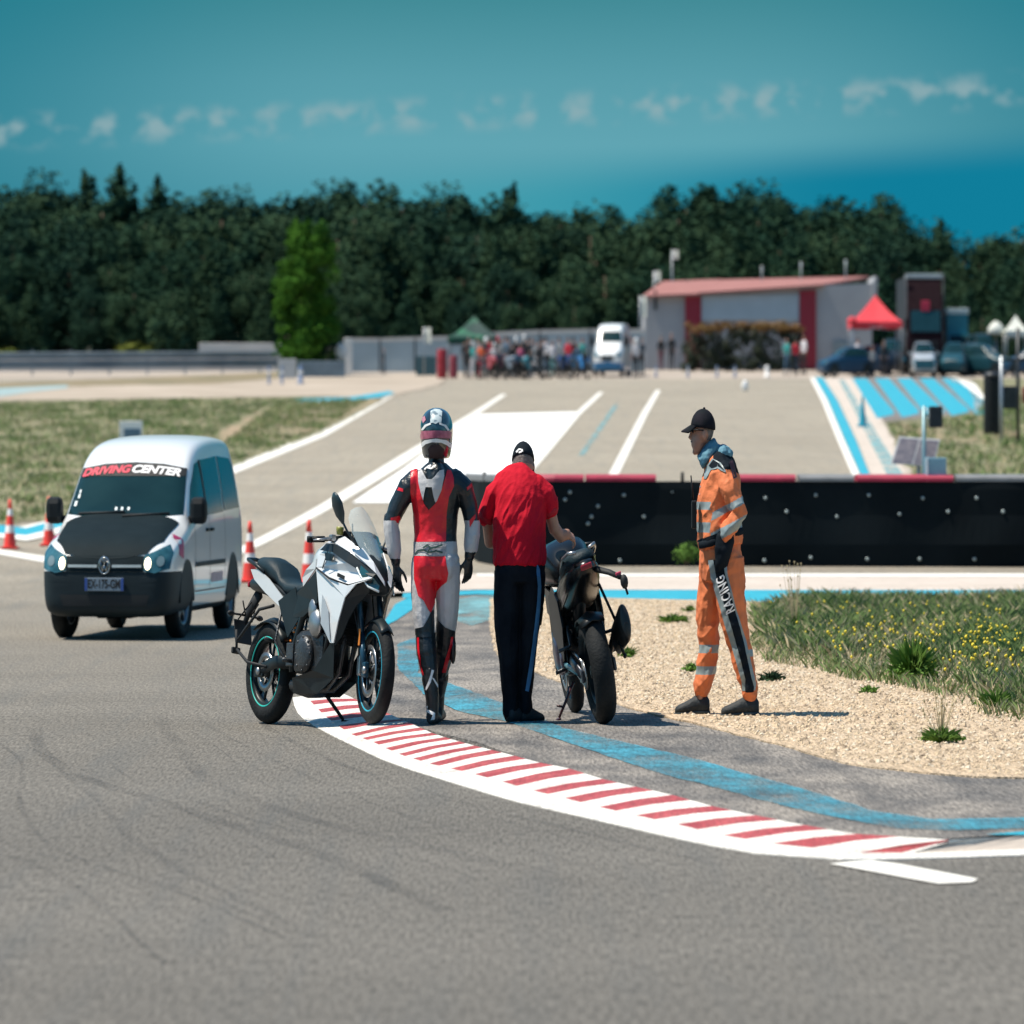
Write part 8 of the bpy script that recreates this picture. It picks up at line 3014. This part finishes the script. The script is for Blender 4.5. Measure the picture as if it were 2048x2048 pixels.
# ------------------------------------------------------------------ far people, simple bodies with their own clothes and poses
def far_person(px, pyb, Y, top, bottom, label, yaw=0.0, helmet=None, h=1.75, pose=0, group='people standing in the paddock'):
    c0 = at(px, Y)
    T = Thing('person', label, 'person', c0, yaw=yaw, group=group, scale=h / 1.75)
    rnd = random.Random(int(px * 7))
    b = MB()
    sw = rnd.uniform(0.02, 0.10)
    b.tube([(0, 0, 0.88), (0, 0, 1.05), (0, 0, 1.25), (0, 0, 1.42), (0, 0, 1.48)], [(0.16, 0.11), (0.15, 0.10), (0.19, 0.12), (0.17, 0.10), (0.07, 0.06)], 0, 12, up=(0, 1, 0))
    b.limb([(0, 0, 1.46), (0, 0.01, 1.56)], [0.055, 0.055], 0, 8)
    b.ball((0, 0.01, 1.64), (0.08, 0.095, 0.115), 0, 12)
    b.ball((0, 0.105, 1.62), (0.015, 0.02, 0.02), 0, 6)
    for s_ in (-1, 1):
        b.limb([(s_ * 0.09, 0, 0.90), (s_ * 0.10, sw * s_, 0.5), (s_ * 0.11, sw * s_ * 1.5, 0.10)], [0.09, 0.065, 0.05], 0, 8)
        b.limb([(s_ * 0.11, sw * s_ * 1.5 - 0.05, 0.04), (s_ * 0.12, sw * s_ * 1.5 + 0.16, 0.035)], [0.045, 0.035], 0, 8)
        e = {0: (0.27, 0.0, 1.16, 0.25, 0.08, 0.93), 1: (0.26, 0.06, 1.18, 0.12, 0.26, 1.16), 2: (0.30, 0.02, 1.20, 0.16, 0.10, 1.02)}[pose]
        b.limb([(s_ * 0.18, 0, 1.40), (s_ * e[0], e[1], e[2]), (s_ * e[3], e[4], e[5])], [0.06, 0.048, 0.038], 0, 8)
        b.ball((s_ * e[3], e[4] + 0.01, e[5] - 0.07), (0.03, 0.035, 0.065), 0, 8)
    S = skin(b, 0.022, 1)
    for i, f in enumerate(S.f):
        c = sum((S.v[k] for k in f), Vector()) / len(f)
        S.m[i] = 0
        if c.z < 0.10:
            S.m[i] = 3
        elif c.z < 0.95 and abs(c.x) < 0.23:
            S.m[i] = 2
        elif c.z < 1.47 and not (math.hypot(c.x, c.y) > 0.2 and c.z < 1.02):
            S.m[i] = 1
    T.part('body', S, [M_skin, top, bottom, M_shoe])
    hm = MB()
    if helmet is not None:
        hm.ball((0, 0.015, 1.65), (0.125, 0.15, 0.15), 0, 14)
        o = T.part('helmet', hm, helmet)
        v = MB()
        v.ball((0, 0.06, 1.665), (0.11, 0.11, 0.05), 0, 12)
        T.part('visor', v, M_glass, parent=o)
    else:
        hm.ball((0, -0.01, 1.675), (0.088, 0.10, 0.10), 0, 12)
        T.part('hair', hm, M_hair if rnd.random() < 0.5 else M_navy)
    return T


c_ = lambda n, r, g, b: mat(n, (r, g, b), 0.8, var=0.15, scale=4)
BLK, NVY, GRY = c_('cloth_black', .012, .014, .018), c_('cloth_navy', .015, .03, .05), c_('cloth_grey', .16, .18, .20)
RED, ORG, WHT = c_('cloth_red', .45, .02, .04), c_('cloth_orange', .62, .12, .04), c_('cloth_white', .60, .58, .60)
TEA, PNK, JEA = c_('cloth_teal', .03, .25, .24), c_('cloth_pink', .55, .10, .20), c_('cloth_jeans', .05, .11, .18)
HW, HB, HR = mat('helmet_white', (0.7, 0.7, 0.7), 0.2, coat=1), mat('helmet_black', (0.02, 0.02, 0.02), 0.2, coat=1), mat('helmet_red', (0.5, 0.03, 0.05), 0.2, coat=1)
crowd = [
    (930, 257, BLK, BLK, 'person all in black at the left edge of the crowd', 0.2, None, 1.78, 0),
    (946, 254, TEA, WHT, 'person in teal and white beside the black-clad person', 2.5, HW, 1.68, 1),
    (962, 252, ORG, RED, 'person in orange jacket and red trousers at the front of the crowd', 3.0, None, 1.70, 1),
    (972, 255, BLK, NVY, 'rider with white helmet above the orange jacket', 1.0, HW, 1.86, 0),
    (988, 256, WHT, BLK, 'person in white top right of the orange jacket', 3.2, HW, 1.60, 2),
    (1003, 256, GRY, BLK, 'person in grey in the middle left of the crowd', 2.8, None, 1.80, 0),
    (1018, 258, NVY, NVY, 'person in navy behind the one in pink', 2.0, None, 1.82, 0),
    (1032, 258, BLK, BLK, 'rider in black with pale helmet in mid crowd', 3.4, HW, 1.86, 1),
    (1041, 253, PNK, BLK, 'person in bright pink-red vest in the centre of the crowd', 3.14, None, 1.62, 2),
    (1056, 256, BLK, NVY, 'person in black right of the pink-red vest', 0.3, None, 1.84, 0),
    (1070, 257, GRY, WHT, 'person in grey with pale trousers right of centre', 2.6, None, 1.70, 1),
    (1084, 258, NVY, BLK, 'tall person in navy before the grey hoarding', 1.2, None, 1.80, 2),
    (1105, 256, WHT, TEA, 'person in white top and teal trousers standing alone in the crowd', 3.1, None, 1.74, 0),
    (1137, 256, RED, JEA, 'person in dark red top and jeans behind the blue motorcycles', 2.9, None, 1.86, 1),
    (1156, 258, JEA, BLK, 'person in blue left of the white panel van', 3.3, None, 1.60, 2),
    (1272, 255, WHT, BLK, 'person in pale top right of the white panel van', 0.4, HW, 1.82, 0),
    (1322, 279.5, BLK, c_('cloth_maroon', .12, .03, .05), 'left person of the two in front of the left building wall', 0.1, None, 1.80, 0),
    (1343, 279.5, BLK, BLK, 'right person of the two in front of the left building wall', 3.0, None, 1.90, 0),
    (768, 268, BLK, BLK, 'dark figure alone before the hoarding right of the poplar', 1.4, None, 1.25, 0),
    (1574, 262, TEA, JEA, 'person in teal before the right end of the hedge', 2.6, None, 1.82, 1),
    (1592, 262, RED, NVY, 'person in red before the dark red pillar', 0.2, None, 1.80, 2),
    (1608, 266, WHT, BLK, 'person in white at the foot of the dark red pillar', 2.2, None, 1.95, 0),
    (1716, 268, WHT, BLK, 'person in white under the left side of the red gazebo', 3.1, None, 1.72, 1),
    (1768, 258, BLK, BLK, 'person in black under the right side of the red gazebo', 3.1, None, 1.70, 0),
    (1745, 256, GRY, NVY, 'grey-clad person in front of the red gazebo', 2.7, None, 1.45, 2),
]
crowd += [
    (938, 261, NVY, BLK, 'rear person in navy under the left leg of the green gazebo', 1.1, None, 1.84, 1),
    (955, 261, GRY, NVY, 'rear person in grey under the green gazebo', 2.1, None, 1.80, 0),
    (980, 260, RED, BLK, 'rear person in red under the green gazebo', 0.4, None, 1.86, 2),
    (996, 261, BLK, BLK, 'rear rider with red helmet under the green gazebo', 3.0, HR, 1.84, 0),
    (1011, 260, JEA, BLK, 'rear person in blue right of the green gazebo', 2.2, None, 1.88, 1),
    (1025, 254, BLK, GRY, 'front person in black and grey left of the pink-red vest', 0.2, None, 1.66, 2),
    (1048, 260, BLK, NVY, 'rear rider in black with pale helmet behind the pink-red vest', 3.3, HW, 1.92, 0),
    (1063, 260, NVY, BLK, 'rear person in navy in the right half of the crowd', 1.6, None, 1.84, 1),
    (1078, 254, BLK, BLK, 'front person in black in the right half of the crowd', 2.9, None, 1.64, 2),
    (1092, 260, WHT, JEA, 'rear person in white before the hoarding', 0.8, None, 1.86, 0),
    (1118, 260, GRY, BLK, 'rear person in grey left of the dark red top', 2.4, None, 1.84, 1),
    (1147, 261, BLK, NVY, 'rear person in black right of the dark red top', 0.5, None, 1.84, 0),
    (1165, 262, TEA, BLK, 'rear person in teal half hidden by the white panel van', 3.0, None, 1.80, 0),
    (1265, 262, GRY, BLK, 'rear person in grey between the white panel van and the building', 3.0, None, 1.84, 0),
    (1284, 260, NVY, BLK, 'person in navy at the left corner of the building', 2.6, None, 1.84, 1),
]
for px, Y, a, b, lab, yw, hl, h, po in crowd:
    far_person(px, 0, Y, a, b, lab, yaw=yw, helmet=hl, h=h, pose=po)


def far_bike(px, Y, yaw, m, label):
    T = Thing('motorcycle', label, 'motorcycle', at(px, Y), yaw=yaw, group='motorcycles parked by the crowd')
    for x in (0, 1.4):
        mb = MB()
        mb.torus((x, 0, 0.30), 0.25, 0.055, 0, 24, 8, 'y')
        T.part('wheel', mb, M_tyre)
    mb = MB()
    mb.box((0.7, 0, 0.45), (0.5, 0.3, 0.4), 0, 0.05)
    mb.tube([(0, 0, 0.3), (0.5, 0, 0.4)], 0.05, 0, 8)
    mb.tube([(1.4, 0, 0.3), (1.12, 0, 0.95)], 0.045, 0, 8)
    T.part('engine', mb, M_eng)
    mb = MB()
    mb.loft([ell_sec(0.55, 0, 0.85, 0.08, 0.06), ell_sec(0.75, 0, 0.92, 0.16, 0.13), ell_sec(1.0, 0, 0.93, 0.18, 0.13), ell_sec(1.15, 0, 0.85, 0.16, 0.2), ell_sec(1.4, 0, 0.85, 0.12, 0.14), ell_sec(1.5, 0, 0.82, 0.04, 0.05)], 0)
    mb.panel([(1.3, 0.2, 0.8), (1.1, 0.22, 0.45), (0.9, 0.22, 0.5), (0.8, 0.2, 0.85)], (0, 0.01, 0))
    mb.panel([(1.3, -0.2, 0.8), (1.1, -0.22, 0.45), (0.9, -0.22, 0.5), (0.8, -0.2, 0.85)], (0, -0.01, 0))
    T.part('fairing', mb, m)
    mb = MB()
    mb.loft([ell_sec(-0.15, 0, 0.95, 0.06, 0.04), ell_sec(0.1, 0, 0.88, 0.12, 0.07), ell_sec(0.35, 0, 0.8, 0.14, 0.06), ell_sec(0.6, 0, 0.82, 0.1, 0.05)], 0)
    T.part('seat', mb, M_seat)
    mb = MB()
    mb.tube([(1.0, -0.36, 1.05), (1.1, 0, 1.08), (1.0, 0.36, 1.05)], 0.02, 0, 6)
    mb.ball((1.2, 0.28, 1.18), (0.02, 0.07, 0.05), 0, 8)
    mb.ball((1.2, -0.28, 1.18), (0.02, 0.07, 0.05), 0, 8)
    T.part('handlebar', mb, M_black)


far_bike(1100, 253, R(-20), mat('moto_blue', (0.02, 0.10, 0.35), 0.3, coat=1), 'dark blue motorcycle at the front right of the crowd')
far_bike(1140, 252, R(-25), mat('moto_bright_blue', (0.03, 0.22, 0.55), 0.3, coat=1), 'bright blue motorcycle beside the white panel van')
far_bike(1010, 252, R(-30), HB, 'black motorcycle in front of the person in grey')
far_bike(1050, 251, R(160), mat('moto_grey', (0.2, 0.25, 0.3), 0.3, coat=1), 'grey motorcycle at the feet of the pink-red vest')

far_bike(960, 251, R(-40), mat('moto_red', (0.35, 0.03, 0.04), 0.3, coat=1), 'red motorcycle at the feet of the orange jacket')
far_bike(1085, 251, R(200), mat('moto_teal', (0.03, 0.2, 0.25), 0.3, coat=1), 'teal motorcycle right of the centre of the crowd')

more = [
    (935, 252.5, BLK, BLK, 'front person in black stooping at the left edge of the crowd', 2.8, None, 1.45, 2),
    (953, 251.5, GRY, BLK, 'short front person in grey left of the orange jacket', 3.0, None, 1.40, 1),
    (976, 250.8, BLK, BLK, 'front rider with red helmet crouching by the red motorcycle', 2.9, HR, 1.35, 2),
    (997, 251.2, NVY, BLK, 'front person in navy crouching by the black motorcycle', 3.1, None, 1.38, 1),
    (1034, 250.8, JEA, BLK, 'front person in blue jeans jacket crouching left of the grey motorcycle', 0.4, None, 1.35, 0),
    (1060, 250.5, BLK, GRY, 'front person in black crouching right of the grey motorcycle', 2.6, None, 1.32, 2),
    (1095, 251, BLK, NVY, 'front rider with white helmet crouching by the dark blue motorcycle', 2.9, HW, 1.38, 1),
    (1127, 251, NVY, BLK, 'front person in navy crouching between the blue motorcycles', 0.3, None, 1.34, 2),
    (1170, 251, BLK, BLK, 'front person in black crouching left of the white panel van', 3.0, HB, 1.40, 1),
]
for px, Y, a, b, lab, yw, hl, h, po in more:
    far_person(px, 0, Y, a, b, lab, yaw=yw, helmet=hl, h=h, pose=po)
far_bike(1025, 253, R(205), mat('moto_dark_red', (0.2, 0.02, 0.04), 0.3, coat=1), 'dark red motorcycle left of the pink-red vest')
far_bike(1118, 254, R(25), mat('moto_navy', (0.01, 0.05, 0.14), 0.3, coat=1), 'navy motorcycle behind the two blue ones')
